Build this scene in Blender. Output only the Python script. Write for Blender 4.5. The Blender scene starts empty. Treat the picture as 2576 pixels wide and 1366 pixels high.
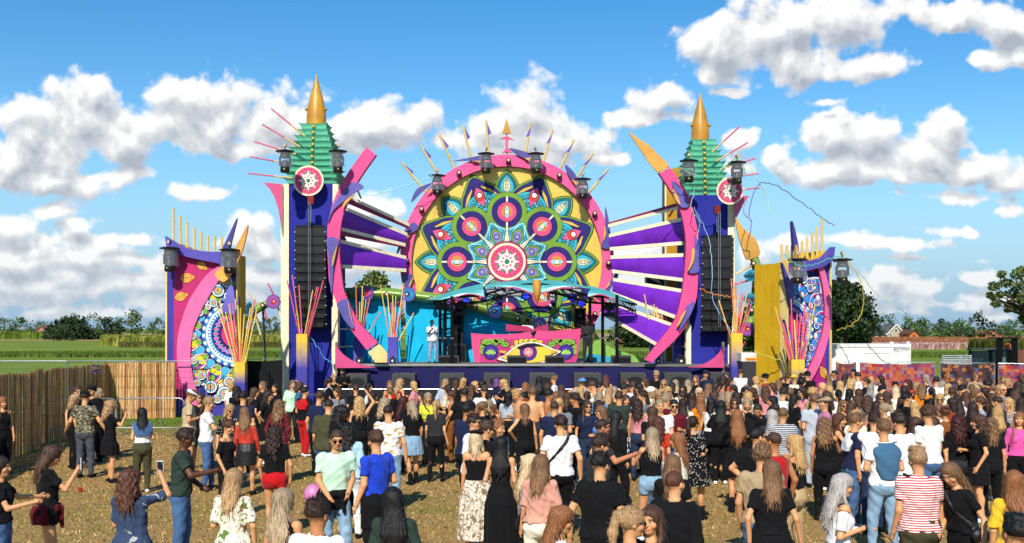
import bpy, math, random
import numpy as np
from mathutils import Vector, Matrix
R = math.radians
# ---------------------------------------------------------------- camera
F, H0, U0, HC = 2762.0, 828.0, 1288.0, 3.15          # focal length and horizon in picture units, eye height in metres
sc = bpy.context.scene
cam_d = bpy.data.cameras.new('camera'); cam = bpy.data.objects.new('camera', cam_d); sc.collection.objects.link(cam)
cam.location = (0, 0, HC); cam.rotation_euler = (R(90), 0, 0)
cam_d.sensor_width = 36; cam_d.lens = 36 * F / 2576; cam_d.shift_y = (H0 - 683) / 2576
cam_d.clip_start = .1; cam_d.clip_end = 20000
sc.camera = cam
sc.view_settings.view_transform = 'Standard'; sc.view_settings.look = 'None'; sc.view_settings.gamma = 1
sc.view_settings.use_curve_mapping = False
sc.view_settings.exposure = 0.3
# ---------------------------------------------------------------- sun
SUN_EL, SUN_AZ = 40, 9       # elevation; light travels away from the camera and a little to the right
ld = bpy.data.lights.new('sun', 'SUN'); ld.energy = 4.6; ld.angle = R(.55); ld.color = (1, .94, .84)
sun = bpy.data.objects.new('sun', ld); sc.collection.objects.link(sun)
sun.rotation_euler = Vector((math.sin(R(SUN_AZ)) * math.cos(R(SUN_EL)), math.cos(R(SUN_AZ)) * math.cos(R(SUN_EL)), -math.sin(R(SUN_EL)))).to_track_quat('-Z', 'Y').to_euler()
# ---------------------------------------------------------------- sky and clouds
w = bpy.data.worlds.new('World'); sc.world = w; w.use_nodes = True
def build_world():
    nt = w.node_tree; nt.nodes.clear(); N = nt.nodes; L = nt.links
    out = N.new('ShaderNodeOutputWorld'); bg = N.new('ShaderNodeBackground'); L.new(bg.outputs[0], out.inputs[0])
    sky = N.new('ShaderNodeTexSky'); sky.sky_type = 'NISHITA'; sky.sun_disc = False
    sky.sun_elevation = R(SUN_EL); sky.sun_rotation = R(180 + SUN_AZ); sky.air_density = 1.0; sky.dust_density = .25; sky.ozone_density = 2.2
    hs = N.new('ShaderNodeHueSaturation'); hs.inputs['Saturation'].default_value = 1.42; hs.inputs['Hue'].default_value = .5; hs.inputs['Value'].default_value = 1.0
    L.new(sky.outputs[0], hs.inputs['Color'])
    sk = N.new('ShaderNodeVectorMath'); sk.operation = 'MULTIPLY'; sk.inputs[1].default_value = (.112, .116, .116); L.new(hs.outputs[0], sk.inputs[0])
    # cloud groups: centre u, v and half sizes in units of the view at the horizon (tangent of the direction angles)
    blobs = [(90,600,170,26),(300,600,150,22),(120,680,240,30),(360,700,220,24),(520,730,200,24),(60,745,200,24),(260,790,260,18),(560,790,160,16),(980,720,90,20),(1620,700,90,24),(2150,780,200,16),(2480,740,140,18),(60,330,150,95),(190,300,150,120),(320,330,120,80),(250,215,70,70),(470,230,110,65),(540,290,220,110),(700,300,150,100),(640,370,170,35),
             (930,300,130,85),(1040,300,100,65),(1110,340,70,40),(120,440,200,60),(60,380,140,80),(290,430,90,30),
             (1320,270,100,80),(1300,330,130,75),(1430,350,110,60),(1240,320,70,40),(1340,390,180,32),(1500,395,60,22),
             (1670,235,110,38),(1560,270,80,26),(1610,290,120,26),
             (1820,110,115,100),(1900,60,100,90),(2000,130,130,90),(1980,50,130,80),(2080,170,120,40),(2200,150,90,36),(2110,40,120,90),(2250,20,150,46),(2420,30,150,50),(2540,60,110,60),(2550,130,80,40),(2470,130,50,30),
             (2080,252,45,16),(1840,225,50,18),(1880,350,50,34),(1890,420,90,36),
             (2130,340,120,75),(2100,420,150,60),(2220,330,90,60),(2320,370,160,80),(2390,330,80,70),(2460,400,120,60),(2230,430,200,36),(2540,440,90,50),
             (2430,490,150,26),(2530,520,80,20),(2450,350,50,30),(1980,410,90,50),
             (500,480,95,26),(150,520,75,36),(200,560,60,22),(20,560,90,50),(60,640,150,60),(590,580,95,55),(660,620,90,50),(180,630,170,36),(330,650,150,40),(60,700,180,50),(240,720,200,44),(640,690,90,40),(380,760,170,26),(120,780,200,22),
             (930,520,60,50),(975,530,40,30),(930,610,90,50),(900,660,90,50),(980,660,60,40),
             (2100,600,120,24),(2250,610,160,20),(2330,650,100,10),(1700,600,90,60),(1960,610,90,30),(2230,700,85,40),(2330,720,80,42),(2180,730,110,40),(2380,760,130,26),(2240,790,160,16),(2450,690,60,20),(2520,790,80,20),(2400,580,90,14),(1580,620,60,30),(1900,640,60,60)]
    g = bpy.data.node_groups.new('cloud_density', 'ShaderNodeTree')
    g.interface.new_socket('P', in_out='INPUT', socket_type='NodeSocketVector'); g.interface.new_socket('D', in_out='OUTPUT', socket_type='NodeSocketFloat')
    GN, GL = g.nodes, g.links; gi = GN.new('NodeGroupInput'); go = GN.new('NodeGroupOutput')
    def m(op, a, b=None, c=None, nodes=GN, links=GL):
        n = nodes.new('ShaderNodeMath'); n.operation = op
        for i, x in enumerate((a, b, c)):
            if x is None: continue
            if isinstance(x, (int, float)): n.inputs[i].default_value = x
            else: links.new(x, n.inputs[i])
        return n.outputs[0]
    wn = GN.new('ShaderNodeTexNoise'); wn.noise_dimensions = '2D'; wn.inputs['Scale'].default_value = 9; wn.inputs['Detail'].default_value = 2; GL.new(gi.outputs[0], wn.inputs['Vector'])
    ws = GN.new('ShaderNodeVectorMath'); ws.operation = 'MULTIPLY_ADD'; GL.new(wn.outputs['Color'], ws.inputs[0]); ws.inputs[1].default_value = (.036, .022, 0); GL.new(gi.outputs[0], ws.inputs[2])
    wo = GN.new('ShaderNodeVectorMath'); wo.operation = 'SUBTRACT'; GL.new(ws.outputs[0], wo.inputs[0]); wo.inputs[1].default_value = (.018, .011, 0)
    acc = None
    for (u, v, ru, rv) in blobs:
        ru, rv = ru*1.12, rv*1.18
        s = GN.new('ShaderNodeVectorMath'); s.operation = 'SUBTRACT'; src = wo.outputs[0]
        if acc is not None:      # keeps the node evaluation in sequence
            sq = GN.new('ShaderNodeVectorMath'); sq.operation = 'MULTIPLY_ADD'; GL.new(acc, sq.inputs[0]); sq.inputs[1].default_value = (1e-7, 1e-7, 1e-7); GL.new(wo.outputs[0], sq.inputs[2]); src = sq.outputs[0]
        GL.new(src, s.inputs[0]); s.inputs[1].default_value = ((u - U0) / F, (H0 - v) / F - rv * .22 / F, 0)
        k = GN.new('ShaderNodeVectorMath'); k.operation = 'MULTIPLY'; GL.new(s.outputs[0], k.inputs[0]); k.inputs[1].default_value = (F / ru, F / rv, 0)
        xy = GN.new('ShaderNodeSeparateXYZ'); GL.new(k.outputs[0], xy.inputs[0])
        yy = m('MAXIMUM', xy.outputs[1], m('MULTIPLY', xy.outputs[1], -1.35))
        q = m('SQRT', m('MULTIPLY_ADD', xy.outputs[0], xy.outputs[0], m('MULTIPLY', yy, yy)))
        d = m('MULTIPLY', m('SUBTRACT', 1.0, q), min(1, (rv / 60) ** .5))
        acc = d if acc is None else m('SMOOTH_MAX', acc, d, .28)
    nz = GN.new('ShaderNodeTexNoise'); nz.noise_dimensions = '2D'; nz.inputs['Scale'].default_value = 24; nz.inputs['Detail'].default_value = 9; nz.inputs['Roughness'].default_value = .46
    GL.new(gi.outputs[0], nz.inputs['Vector'])
    vo = GN.new('ShaderNodeTexVoronoi'); vo.voronoi_dimensions = '2D'; vo.feature = 'SMOOTH_F1'; vo.inputs['Scale'].default_value = 34; vo.inputs['Smoothness'].default_value = .5; vo.inputs['Detail'].default_value = 3; vo.inputs['Roughness'].default_value = .5
    GL.new(wo.outputs[0], vo.inputs['Vector'])
    n1 = m('MULTIPLY', m('SUBTRACT', nz.outputs['Fac'], .5), 1.0)
    n2 = m('MULTIPLY', m('SUBTRACT', .45, vo.outputs['Distance']), .62)
    GL.new(m('ADD', m('ADD', acc, n1), n2), go.inputs[0])
    geo = N.new('ShaderNodeTexCoord'); se = N.new('ShaderNodeSeparateXYZ'); L.new(geo.outputs['Generated'], se.inputs[0])
    def M(op, a, b=None, c=None): return m(op, a, b, c, N, L)
    ay = M('MAXIMUM', M('ABSOLUTE', se.outputs[1]), .12)
    cx = N.new('ShaderNodeCombineXYZ'); L.new(M('DIVIDE', se.outputs[0], ay), cx.inputs[0]); L.new(M('DIVIDE', se.outputs[2], ay), cx.inputs[1])
    def dens(off):
        n = N.new('ShaderNodeGroup'); n.node_tree = g
        if off:
            a = N.new('ShaderNodeVectorMath'); a.operation = 'ADD'; L.new(cx.outputs[0], a.inputs[0]); a.inputs[1].default_value = off; L.new(a.outputs[0], n.inputs[0])
        else: L.new(cx.outputs[0], n.inputs[0])
        return n.outputs[0]
    d0 = dens(None); d1 = dens((-.005, .013, 0))
    def mr(x, a, b, c, d, t='SMOOTHSTEP'):
        n = N.new('ShaderNodeMapRange'); n.interpolation_type = t; L.new(x, n.inputs[0])
        for i, y in enumerate((a, b, c, d)): n.inputs[i + 1].default_value = y
        return n.outputs[0]
    al = mr(d0, -.18, .20, 0, .98)
    rel = M('SUBTRACT', d0, d1)                     # > 0 on the sunlit upper sides of the billows
    lit = mr(M('SUBTRACT', rel, M('MULTIPLY', d0, .26)), -.54, .26, 0, 1, 'LINEAR')
    edge = mr(d0, -.1, .3, 1, 0)
    lit2 = M('MINIMUM', M('ADD', lit, M('MULTIPLY', edge, .18)), 1.0)
    cr = N.new('ShaderNodeValToRGB'); e = cr.color_ramp.elements; e[0].position = 0; e[0].color = (.36, .39, .45, 1); e[1].position = 1; e[1].color = (.86, .85, .83, 1)
    x = cr.color_ramp.elements.new(.36); x.color = (.50, .53, .575, 1); x = cr.color_ramp.elements.new(.66); x.color = (.64, .65, .665, 1)
    L.new(lit2, cr.inputs[0])
    # clouds pale out towards the horizon, as does the sky
    el = cx.outputs[0]; se2 = N.new('ShaderNodeSeparateXYZ'); L.new(el, se2.inputs[0])
    low = mr(se2.outputs[1], .0, .11, 1, 0)
    lo2 = mr(se2.outputs[1], -.01, .2, .9, 0)
    cm = N.new('ShaderNodeMix'); cm.data_type = 'RGBA'; L.new(M('MULTIPLY', low, .5), cm.inputs['Factor']); L.new(cr.outputs[0], cm.inputs['A']); cm.inputs['B'].default_value = (.46, .54, .63, 1)
    sm_ = N.new('ShaderNodeMix'); sm_.data_type = 'RGBA'; L.new(lo2, sm_.inputs['Factor']); L.new(sk.outputs[0], sm_.inputs['A']); sm_.inputs['B'].default_value = (.19, .36, .58, 1)
    mx = N.new('ShaderNodeMix'); mx.data_type = 'RGBA'; L.new(al, mx.inputs['Factor']); L.new(sm_.outputs['Result'], mx.inputs['A']); L.new(cm.outputs['Result'], mx.inputs['B'])
    L.new(mx.outputs['Result'], bg.inputs[0]); bg.inputs[1].default_value = 1.0
    # the part of the sky without clouds uses its own plain background
    bp = N.new('ShaderNodeBackground'); L.new(sm_.outputs['Result'], bp.inputs[0])
    mk = M('MULTIPLY', M('MULTIPLY', M('GREATER_THAN', se.outputs[1], .7), M('GREATER_THAN', se2.outputs[1], -.002)), M('MULTIPLY', M('LESS_THAN', se2.outputs[1], .36), M('LESS_THAN', M('ABSOLUTE', se2.outputs[0]), .53)))
    ms = N.new('ShaderNodeMixShader'); L.new(mk, ms.inputs[0]); L.new(bp.outputs[0], ms.inputs[1]); L.new(bg.outputs[0], ms.inputs[2]); L.new(ms.outputs[0], out.inputs[0])
build_world()
w.cycles.sampling_method = 'MANUAL'; w.cycles.sample_map_resolution = 256
sc.cycles.use_adaptive_sampling = True; sc.cycles.max_bounces = 6; sc.cycles.diffuse_bounces = 2; sc.cycles.glossy_bounces = 2; sc.cycles.transparent_max_bounces = 10
# ---------------------------------------------------------------- helpers
def P(u, v, Y): return Vector(((u - U0) * Y / F, Y, HC - (v - H0) * Y / F))
def lin(c):
    if isinstance(c, str):
        c = c.lstrip('#'); c = [int(c[i:i+2], 16) / 255 for i in (0, 2, 4)]
        return tuple(x / 12.92 if x <= .04045 else ((x + .055) / 1.055) ** 2.4 for x in c)
    return tuple(c)
MATS = {}
def mat(kind):
    """Materials that take the object's own paint colour from its 'Col' attribute and add the surface character."""
    if kind in MATS: return MATS[kind]
    m = bpy.data.materials.new(kind); m.use_nodes = True; MATS[kind] = m
    nt = m.node_tree; N = nt.nodes; L = nt.links; b = N['Principled BSDF']
    at = N.new('ShaderNodeAttribute'); at.attribute_name = 'Col'
    tc = N.new('ShaderNodeTexCoord')
    rough, metal, spec, nscale, namp, bump, stretch = {
        'paint': (.62, 0, .3, 9, .16, .05, (1, 1, 1)), 'print': (.7, 0, .25, 14, .14, .03, (1, 1, 1)), 'metal': (.38, .75, .5, 6, .12, .0, (1, 1, 1)),
        'plastic': (.42, 0, .5, 5, .10, .0, (1, 1, 1)), 'fabric': (.85, 0, .2, 22, .20, .35, (1, 1, 1)), 'wood': (.75, 0, .25, 30, .28, .15, (6, 6, .6)),
        'reed': (.9, 0, .1, 40, .75, .6, (1, 1, .05)), 'leaf': (.6, 0, .3, 2.2, .45, .0, (1, 1, 1)), 'bark': (.9, 0, .1, 12, .4, .5, (1, 1, .3)), 'satin': (.42, 0, .5, 1.2, .25, .0, (1, 1, 1)),
        'rubber': (.55, 0, .4, 20, .25, .1, (1, 1, 1)), 'glitter': (.35, .15, .6, 60, .42, .1, (1, 1, 1)), 'roof': (.8, 0, .2, 5, .3, .2, (1, 1, 1)), 'crop': (.8, 0, .1, .6, .3, .0, (1, 1, 1)), 'lens': (.06, 0, .8, 1, 0, 0, (1, 1, 1))}[kind]
    mp = N.new('ShaderNodeMapping'); mp.inputs['Scale'].default_value = stretch; L.new(tc.outputs['Object'], mp.inputs[0])
    nz = N.new('ShaderNodeTexNoise'); nz.inputs['Scale'].default_value = nscale; nz.inputs['Detail'].default_value = 6; nz.inputs['Roughness'].default_value = .62; L.new(mp.outputs[0], nz.inputs['Vector'])
    r = N.new('ShaderNodeMapRange'); L.new(nz.outputs['Fac'], r.inputs[0]); r.inputs[1].default_value = .3; r.inputs[2].default_value = .7; r.inputs[3].default_value = 1 - namp; r.inputs[4].default_value = 1 + namp * .6
    mu = N.new('ShaderNodeVectorMath'); mu.operation = 'SCALE'; L.new(at.outputs['Color'], mu.inputs[0]); L.new(r.outputs[0], mu.inputs['Scale'])
    L.new(mu.outputs[0], b.inputs['Base Color'])
    if kind in ('paint', 'print', 'fabric', 'glitter', 'satin', 'wood'):      # weathering: broad fading and rain streaks
        g1 = N.new('ShaderNodeTexNoise'); g1.inputs['Scale'].default_value = 1.1; g1.inputs['Detail'].default_value = 5; L.new(tc.outputs['Object'], g1.inputs['Vector'])
        mq = N.new('ShaderNodeMapping'); mq.inputs['Scale'].default_value = (1, 1, .12); L.new(tc.outputs['Object'], mq.inputs[0])
        g2 = N.new('ShaderNodeTexNoise'); g2.inputs['Scale'].default_value = 7; g2.inputs['Detail'].default_value = 6; L.new(mq.outputs[0], g2.inputs['Vector'])
        r1 = N.new('ShaderNodeMapRange'); L.new(g1.outputs['Fac'], r1.inputs[0]); r1.inputs[1].default_value = .3; r1.inputs[2].default_value = .7; r1.inputs[3].default_value = .86; r1.inputs[4].default_value = 1.06
        r2 = N.new('ShaderNodeMapRange'); L.new(g2.outputs['Fac'], r2.inputs[0]); r2.inputs[1].default_value = .5; r2.inputs[2].default_value = .75; r2.inputs[3].default_value = 1.0; r2.inputs[4].default_value = .84
        mm = N.new('ShaderNodeMath'); mm.operation = 'MULTIPLY'; L.new(r1.outputs[0], mm.inputs[0]); L.new(r2.outputs[0], mm.inputs[1])
        mv = N.new('ShaderNodeVectorMath'); mv.operation = 'SCALE'; L.new(mu.outputs[0], mv.inputs[0]); L.new(mm.outputs[0], mv.inputs['Scale']); L.new(mv.outputs[0], b.inputs['Base Color'])
    b.inputs['Roughness'].default_value = rough; b.inputs['Metallic'].default_value = metal; b.inputs['Specular IOR Level'].default_value = spec
    if bump:
        bu = N.new('ShaderNodeBump'); bu.inputs['Strength'].default_value = bump; bu.inputs['Distance'].default_value = .02; L.new(nz.outputs['Fac'], bu.inputs['Height']); L.new(bu.outputs[0], b.inputs['Normal'])
    if kind in ('leaf', 'crop'):
        b.inputs['Subsurface Weight'].default_value = 0
        gz = N.new('ShaderNodeNewGeometry'); rr = N.new('ShaderNodeMapRange'); L.new(gz.outputs['Random Per Island'], rr.inputs[0]); rr.inputs[3].default_value = .55 if kind == 'leaf' else .86; rr.inputs[4].default_value = 1.5 if kind == 'leaf' else 1.15
        m2 = N.new('ShaderNodeVectorMath'); m2.operation = 'SCALE'; L.new(mu.outputs[0], m2.inputs[0]); L.new(rr.outputs[0], m2.inputs['Scale']); L.new(m2.outputs[0], b.inputs['Base Color'])
    return m
def mkmesh(name, V, faces, cols=None, smooth=False):
    """cols: one RGB per face, stored on corners."""
    me = bpy.data.meshes.new(name)
    V = np.asarray(V, np.float32)
    if isinstance(faces, np.ndarray): n = faces.shape[1]; flat = faces.ravel(); tot = np.full(len(faces), n, np.int32)
    else: tot = np.array([len(f) for f in faces], np.int32); flat = np.array([i for f in faces for i in f], np.int32)
    me.vertices.add(len(V)); me.vertices.foreach_set('co', V.ravel())
    me.loops.add(len(flat)); me.loops.foreach_set('vertex_index', flat.astype(np.int32))
    me.polygons.add(len(tot)); st = np.concatenate(([0], np.cumsum(tot)[:-1])).astype(np.int32)
    me.polygons.foreach_set('loop_start', st); me.polygons.foreach_set('loop_total', tot)
    me.polygons.foreach_set('use_smooth', np.full(len(tot), bool(smooth)))
    if cols is not None:
        c = np.asarray(cols, np.float32); a = me.color_attributes.new('Col', 'FLOAT_COLOR', 'CORNER')
        cc = np.ones((len(flat), 4), np.float32); cc[:, :3] = np.repeat(c, tot, axis=0); a.data.foreach_set('color', cc.ravel())
    me.update(calc_edges=True); me.validate()
    return me
def link(o, parent=None):
    sc.collection.objects.link(o)
    if parent is not None: o.parent = parent
    return o
def tag(o, label=None, cat=None, group=None, kind=None):
    if label: o['label'] = label
    if cat: o['category'] = cat
    if group: o['group'] = group
    if kind: o['kind'] = kind
    return o
def empty(name, loc, label, cat, group=None, rz=0):
    o = bpy.data.objects.new(name, None); o.location = loc; o.rotation_euler = (0, 0, rz); o.empty_display_size = .2
    link(o); return tag(o, label, cat, group)
def copy_tree(o, parent=None):
    c = o.copy(); sc.collection.objects.link(c); c.parent = parent
    for ch in o.children: copy_tree(ch, c)
    return c
def catmull(pts, n=6, closed=False):
    pts = [Vector(p) for p in pts]; out = []; k = len(pts)
    rng = range(k) if closed else range(k - 1)
    for i in rng:
        if closed: a, b, c, d = pts[(i-1) % k], pts[i], pts[(i+1) % k], pts[(i+2) % k]
        else: a, b, c, d = pts[max(i-1, 0)], pts[i], pts[i+1], pts[min(i+2, k-1)]
        for j in range(n):
            t = j / n; out.append(.5 * ((2*b) + (c-a)*t + (2*a-5*b+4*c-d)*t*t + (3*b-a-3*c+d)*t*t*t))
    if not closed: out.append(pts[-1])
    return out
class MB:
    """Collects shapes and links them as one mesh object; colours are the paint of each face."""
    def __init__(s, org=(0, 0, 0)): s.v = []; s.f = []; s.c = []; s.o = Vector(org)
    def face(s, pts, col):
        i = len(s.v); s.v.extend([tuple(Vector(p) - s.o) for p in pts]); s.f.append(tuple(range(i, i + len(pts)))); s.c.append(lin(col))
    def grid(s, rows, col, closed=False):
        """rows: list of equally long point lists; welded."""
        i = len(s.v); n = len(rows[0]); c = lin(col) if not callable(col) else None
        for r in rows: s.v.extend([tuple(Vector(p) - s.o) for p in r])
        for a in range(len(rows) - 1):
            for b in range(n if closed else n - 1):
                b2 = (b + 1) % n
                s.f.append((i+a*n+b, i+a*n+b2, i+(a+1)*n+b2, i+(a+1)*n+b)); s.c.append(c if c else lin(col(a / max(1, len(rows) - 2), b / n)))
    def box(s, x0, x1, y0, y1, z0, z1, col, rot=0, about=None):
        c = [Vector((x, y, z)) for z in (z0, z1) for y in (y0, y1) for x in (x0, x1)]
        if rot:
            ab = Vector(about) if about is not None else Vector(((x0+x1)/2, (y0+y1)/2, 0)); m = Matrix.Rotation(rot, 3, 'Z'); c = [m @ (p - ab) + ab for p in c]
        s.hexa(c, col)
    def hexa(s, c, col):
        i = len(s.v); s.v.extend([tuple(p - s.o) for p in c])
        for q in ((0,2,3,1),(4,5,7,6),(0,1,5,4),(2,6,7,3),(1,3,7,5),(0,4,6,2)): s.f.append(tuple(i + k for k in q)); s.c.append(lin(col))
    def prism(s, pts, ext, col, side=None):
        """outline of 3-D points (planar), extruded by the vector ext."""
        pts = [Vector(p) for p in pts]; ext = Vector(ext); q = [p + ext for p in pts]; side = side or col
        s.face(pts, col); s.face(q[::-1], side)
        for i in range(len(pts)):
            j = (i + 1) % len(pts); s.face([pts[i], q[i], q[j], pts[j]], side)
    def tube(s, p, q, r0, r1=None, n=8, col='#ffffff', caps=True, col2=None, split=.5):
        p, q = Vector(p), Vector(q); r1 = r0 if r1 is None else r1; d = q - p
        if col2:
            m_ = p + d * split; rm = r0 + (r1 - r0) * split; s.tube(p, m_, r0, rm, n, col, caps); s.tube(m_, q, rm, r1, n, col2, caps); return
        a = d.orthogonal().normalized(); b = d.normalized().cross(a)
        ring = lambda c, r: [c + (a * math.cos(2*math.pi*k/n) + b * math.sin(2*math.pi*k/n)) * r for k in range(n)]
        A, B = ring(p, r0), ring(q, r1); s.grid([A, B], col, True)
        if caps: s.face(A[::-1], col); s.face(B, col)
    def path(s, pts, r, n=6, col='#ffffff'):
        pts = [Vector(p) for p in pts]; rows = []; up = None
        for i, p in enumerate(pts):
            d = (pts[min(i+1, len(pts)-1)] - pts[max(i-1, 0)]).normalized()
            if up is None: up = d.orthogonal().normalized()
            up = (up - d * up.dot(d)).normalized(); b = d.cross(up); rr = r[i] if isinstance(r, (list, tuple)) else r
            rows.append([p + (up * math.cos(2*math.pi*k/n) + b * math.sin(2*math.pi*k/n)) * rr for k in range(n)])
        s.grid(rows, col, True); s.face(rows[0][::-1], col); s.face(rows[-1], col)
    def lathe(s, c, prof, n=20, col='#ffffff', rot=0, sx=1, sy=1, axis='Z'):
        """prof: list of (radius, height); c the centre."""
        c = Vector(c); rows = []
        for (r, z) in prof:
            row = []
            for k in range(n):
                a = 2*math.pi*k/n + rot; p = Vector((r*math.cos(a)*sx, r*math.sin(a)*sy, z))
                if axis == 'Y': p = Vector((p.x, -p.z, p.y))
                row.append(c + p)
            rows.append(row)
        s.grid(rows, col, True); s.face(rows[0][::-1], col); s.face(rows[-1], col)
    def ball(s, c, r, col, n=10, m=7, sc_=(1, 1, 1)):
        c = Vector(c); rows = []
        for i in range(m + 1):
            t = math.pi * (i + .02) / (m + .04); rows.append([c + Vector((math.sin(t)*math.cos(2*math.pi*k/n)*r*sc_[0], math.sin(t)*math.sin(2*math.pi*k/n)*r*sc_[1], -math.cos(t)*r*sc_[2])) for k in range(n)])
        s.grid(rows, col, True)
    def build(s, name, kind='paint', parent=None, smooth=False, world=False):
        """points are absolute when world is False and the parent is at its own place: they are stored relative to s.o"""
        me = mkmesh(name, s.v, s.f, s.c, smooth); o = bpy.data.objects.new(name, me); me.materials.append(mat(kind))
        if smooth == 'auto': pass
        link(o, parent)
        if parent is None: o.location = s.o
        return o
def autosmooth(o, ang=35):
    me = o.data
    me.polygons.foreach_set('use_smooth', np.ones(len(me.polygons), bool)); me.set_sharp_from_angle(angle=R(ang)); return o
class Art:
    """Flat painting on a plane: each shape is a thin coat 3 mm in front of the last. o centre, X right, Z up, N towards the viewer."""
    def __init__(s, mb, o, X, Z, N, unit, step=.003): s.mb = mb; s.o = Vector(o); s.X = Vector(X)*unit; s.Z = Vector(Z)*unit; s.N = Vector(N); s.k = 1; s.step = step
    def pt(s, x, y): return s.o + s.X*x + s.Z*y + s.N*(s.k*s.step)
    def up(s, n=1): s.k += n
    def poly(s, pts, col): s.mb.face([s.pt(*p) for p in pts], col)
    def disc(s, x, y, r, col, n=36, ry=None): s.poly([(x + r*math.cos(2*math.pi*k/n), y + (ry or r)*math.sin(2*math.pi*k/n)) for k in range(n)], col)
    def ring(s, x, y, r0, r1, col, n=36, a0=0, a1=2*math.pi):
        A = [a0 + (a1-a0)*k/n for k in range(n + 1)]
        for a, b in zip(A, A[1:]): s.poly([(x+r0*math.cos(a), y+r0*math.sin(a)), (x+r1*math.cos(a), y+r1*math.sin(a)), (x+r1*math.cos(b), y+r1*math.sin(b)), (x+r0*math.cos(b), y+r0*math.sin(b))], col)
    def line(s, pts, wd, col, closed=False):
        pts = [Vector((p[0], p[1])) for p in pts]; n = len(pts)
        for i in range(n if closed else n - 1):
            a, b = pts[i], pts[(i+1) % n]; d = b - a
            if d.length < 1e-6: continue
            q = Vector((-d.y, d.x)).normalized()*wd/2; e = d.normalized()*0
            s.poly([a-q-e, b-q+e, b+q+e, a+q-e], col)
def rot2(pts, a, c=(0, 0)): ca, sa = math.cos(a), math.sin(a); return [(c[0] + x*ca - y*sa, c[1] + x*sa + y*ca) for x, y in pts]
def leafpts(r0, r1, wd, bulge=.5, n=10, tip=1.0):
    """leaf along +x from r0 to r1, greatest half width wd at the fraction bulge"""
    up = []
    for k in range(n + 1):
        t = k / n; x = r0 + (r1 - r0)*t
        y = wd * (math.sin(math.pi * (t ** (math.log(.5)/math.log(bulge)))) ** tip if 0 < t < 1 else 0); up.append((x, y))
    return up + [(x, -y) for x, y in up[-2:0:-1]]
random.seed(4); np.random.seed(4)
# ================================================================ land
def ground_material():
    m = bpy.data.materials.new('ground'); m.use_nodes = True; nt = m.node_tree; N = nt.nodes; L = nt.links; b = N['Principled BSDF']
    geo = N.new('ShaderNodeNewGeometry'); sp = N.new('ShaderNodeSeparateXYZ'); L.new(geo.outputs['Position'], sp.inputs[0])
    def noise(scale, det=6, rough=.6, stretch=None):
        n = N.new('ShaderNodeTexNoise'); n.inputs['Scale'].default_value = scale; n.inputs['Detail'].default_value = det; n.inputs['Roughness'].default_value = rough
        if stretch:
            mp = N.new('ShaderNodeMapping'); mp.inputs['Scale'].default_value = stretch; L.new(geo.outputs['Position'], mp.inputs[0]); L.new(mp.outputs[0], n.inputs['Vector'])
        else: L.new(geo.outputs['Position'], n.inputs['Vector'])
        return n.outputs['Fac']
    def ramp(x, st):
        c = N.new('ShaderNodeValToRGB'); e = c.color_ramp.elements
        while len(e) < len(st): e.new(.5)
        for k, (p, col) in enumerate(st): e[k].position = p; e[k].color = (*lin(col), 1)
        L.new(x, c.inputs[0]); return c.outputs[0]
    def mr(x, a, b_, c, d):
        n = N.new('ShaderNodeMapRange'); n.interpolation_type = 'SMOOTHSTEP'; L.new(x, n.inputs[0])
        for i, y in enumerate((a, b_, c, d)): n.inputs[i+1].default_value = y
        return n.outputs[0]
    def mix(f, A, B):
        n = N.new('ShaderNodeMix'); n.data_type = 'RGBA'; L.new(f, n.inputs['Factor']); L.new(A, n.inputs['A']); L.new(B, n.inputs['B']); return n.outputs['Result']
    def math_(op, a, c):
        n = N.new('ShaderNodeMath'); n.operation = op
        for i, x in enumerate((a, c)):
            if isinstance(x, (int, float)): n.inputs[i].default_value = x
            else: L.new(x, n.inputs[i])
        return n.outputs[0]
    dry = ramp(noise(26, 8, .75), [(.22, '#62502a'), (.42, '#907444'), (.58, '#ae915c'), (.78, '#c9b07e')])
    grn = ramp(noise(20, 8, .7), [(.3, '#3f5a16'), (.55, '#5f7c24'), (.8, '#86973f')])
    patch = mr(noise(.35, 5, .65), .50, .66, 0, .38)
    near = mix(patch, dry, grn)
    # greener along the fences and far meadow
    edge = mr(sp.outputs[1], 33, 37.5, 0, 1)
    leftm = mr(sp.outputs[0], -9.5, -7, 1, .0)
    e2 = math_('MULTIPLY', edge, leftm)
    near2 = mix(e2, near, grn)
    mead = ramp(noise(.25, 7, .7, (.25, 1, 1)), [(.3, '#52681f'), (.5, '#6c7f2e'), (.7, '#8a9640')])
    far = mr(sp.outputs[1], 41, 43, 0, 1)
    c1 = mix(far, near2, mead)
    L.new(c1, b.inputs['Base Color']); b.inputs['Roughness'].default_value = .95; b.inputs['Specular IOR Level'].default_value = .1
    bu = N.new('ShaderNodeBump'); bu.inputs['Strength'].default_value = .5; bu.inputs['Distance'].default_value = .05; L.new(noise(30, 6, .75), bu.inputs['Height']); L.new(bu.outputs[0], b.inputs['Normal'])
    return m
def ground():
    me = mkmesh('ground', [(-7000, -40, 0), (7000, -40, 0), (7000, 12000, 0), (-7000, 12000, 0)], [(0, 1, 2, 3)]); o = bpy.data.objects.new('ground', me); me.materials.append(ground_material()); link(o); tag(o, kind='structure')
ground()
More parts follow.
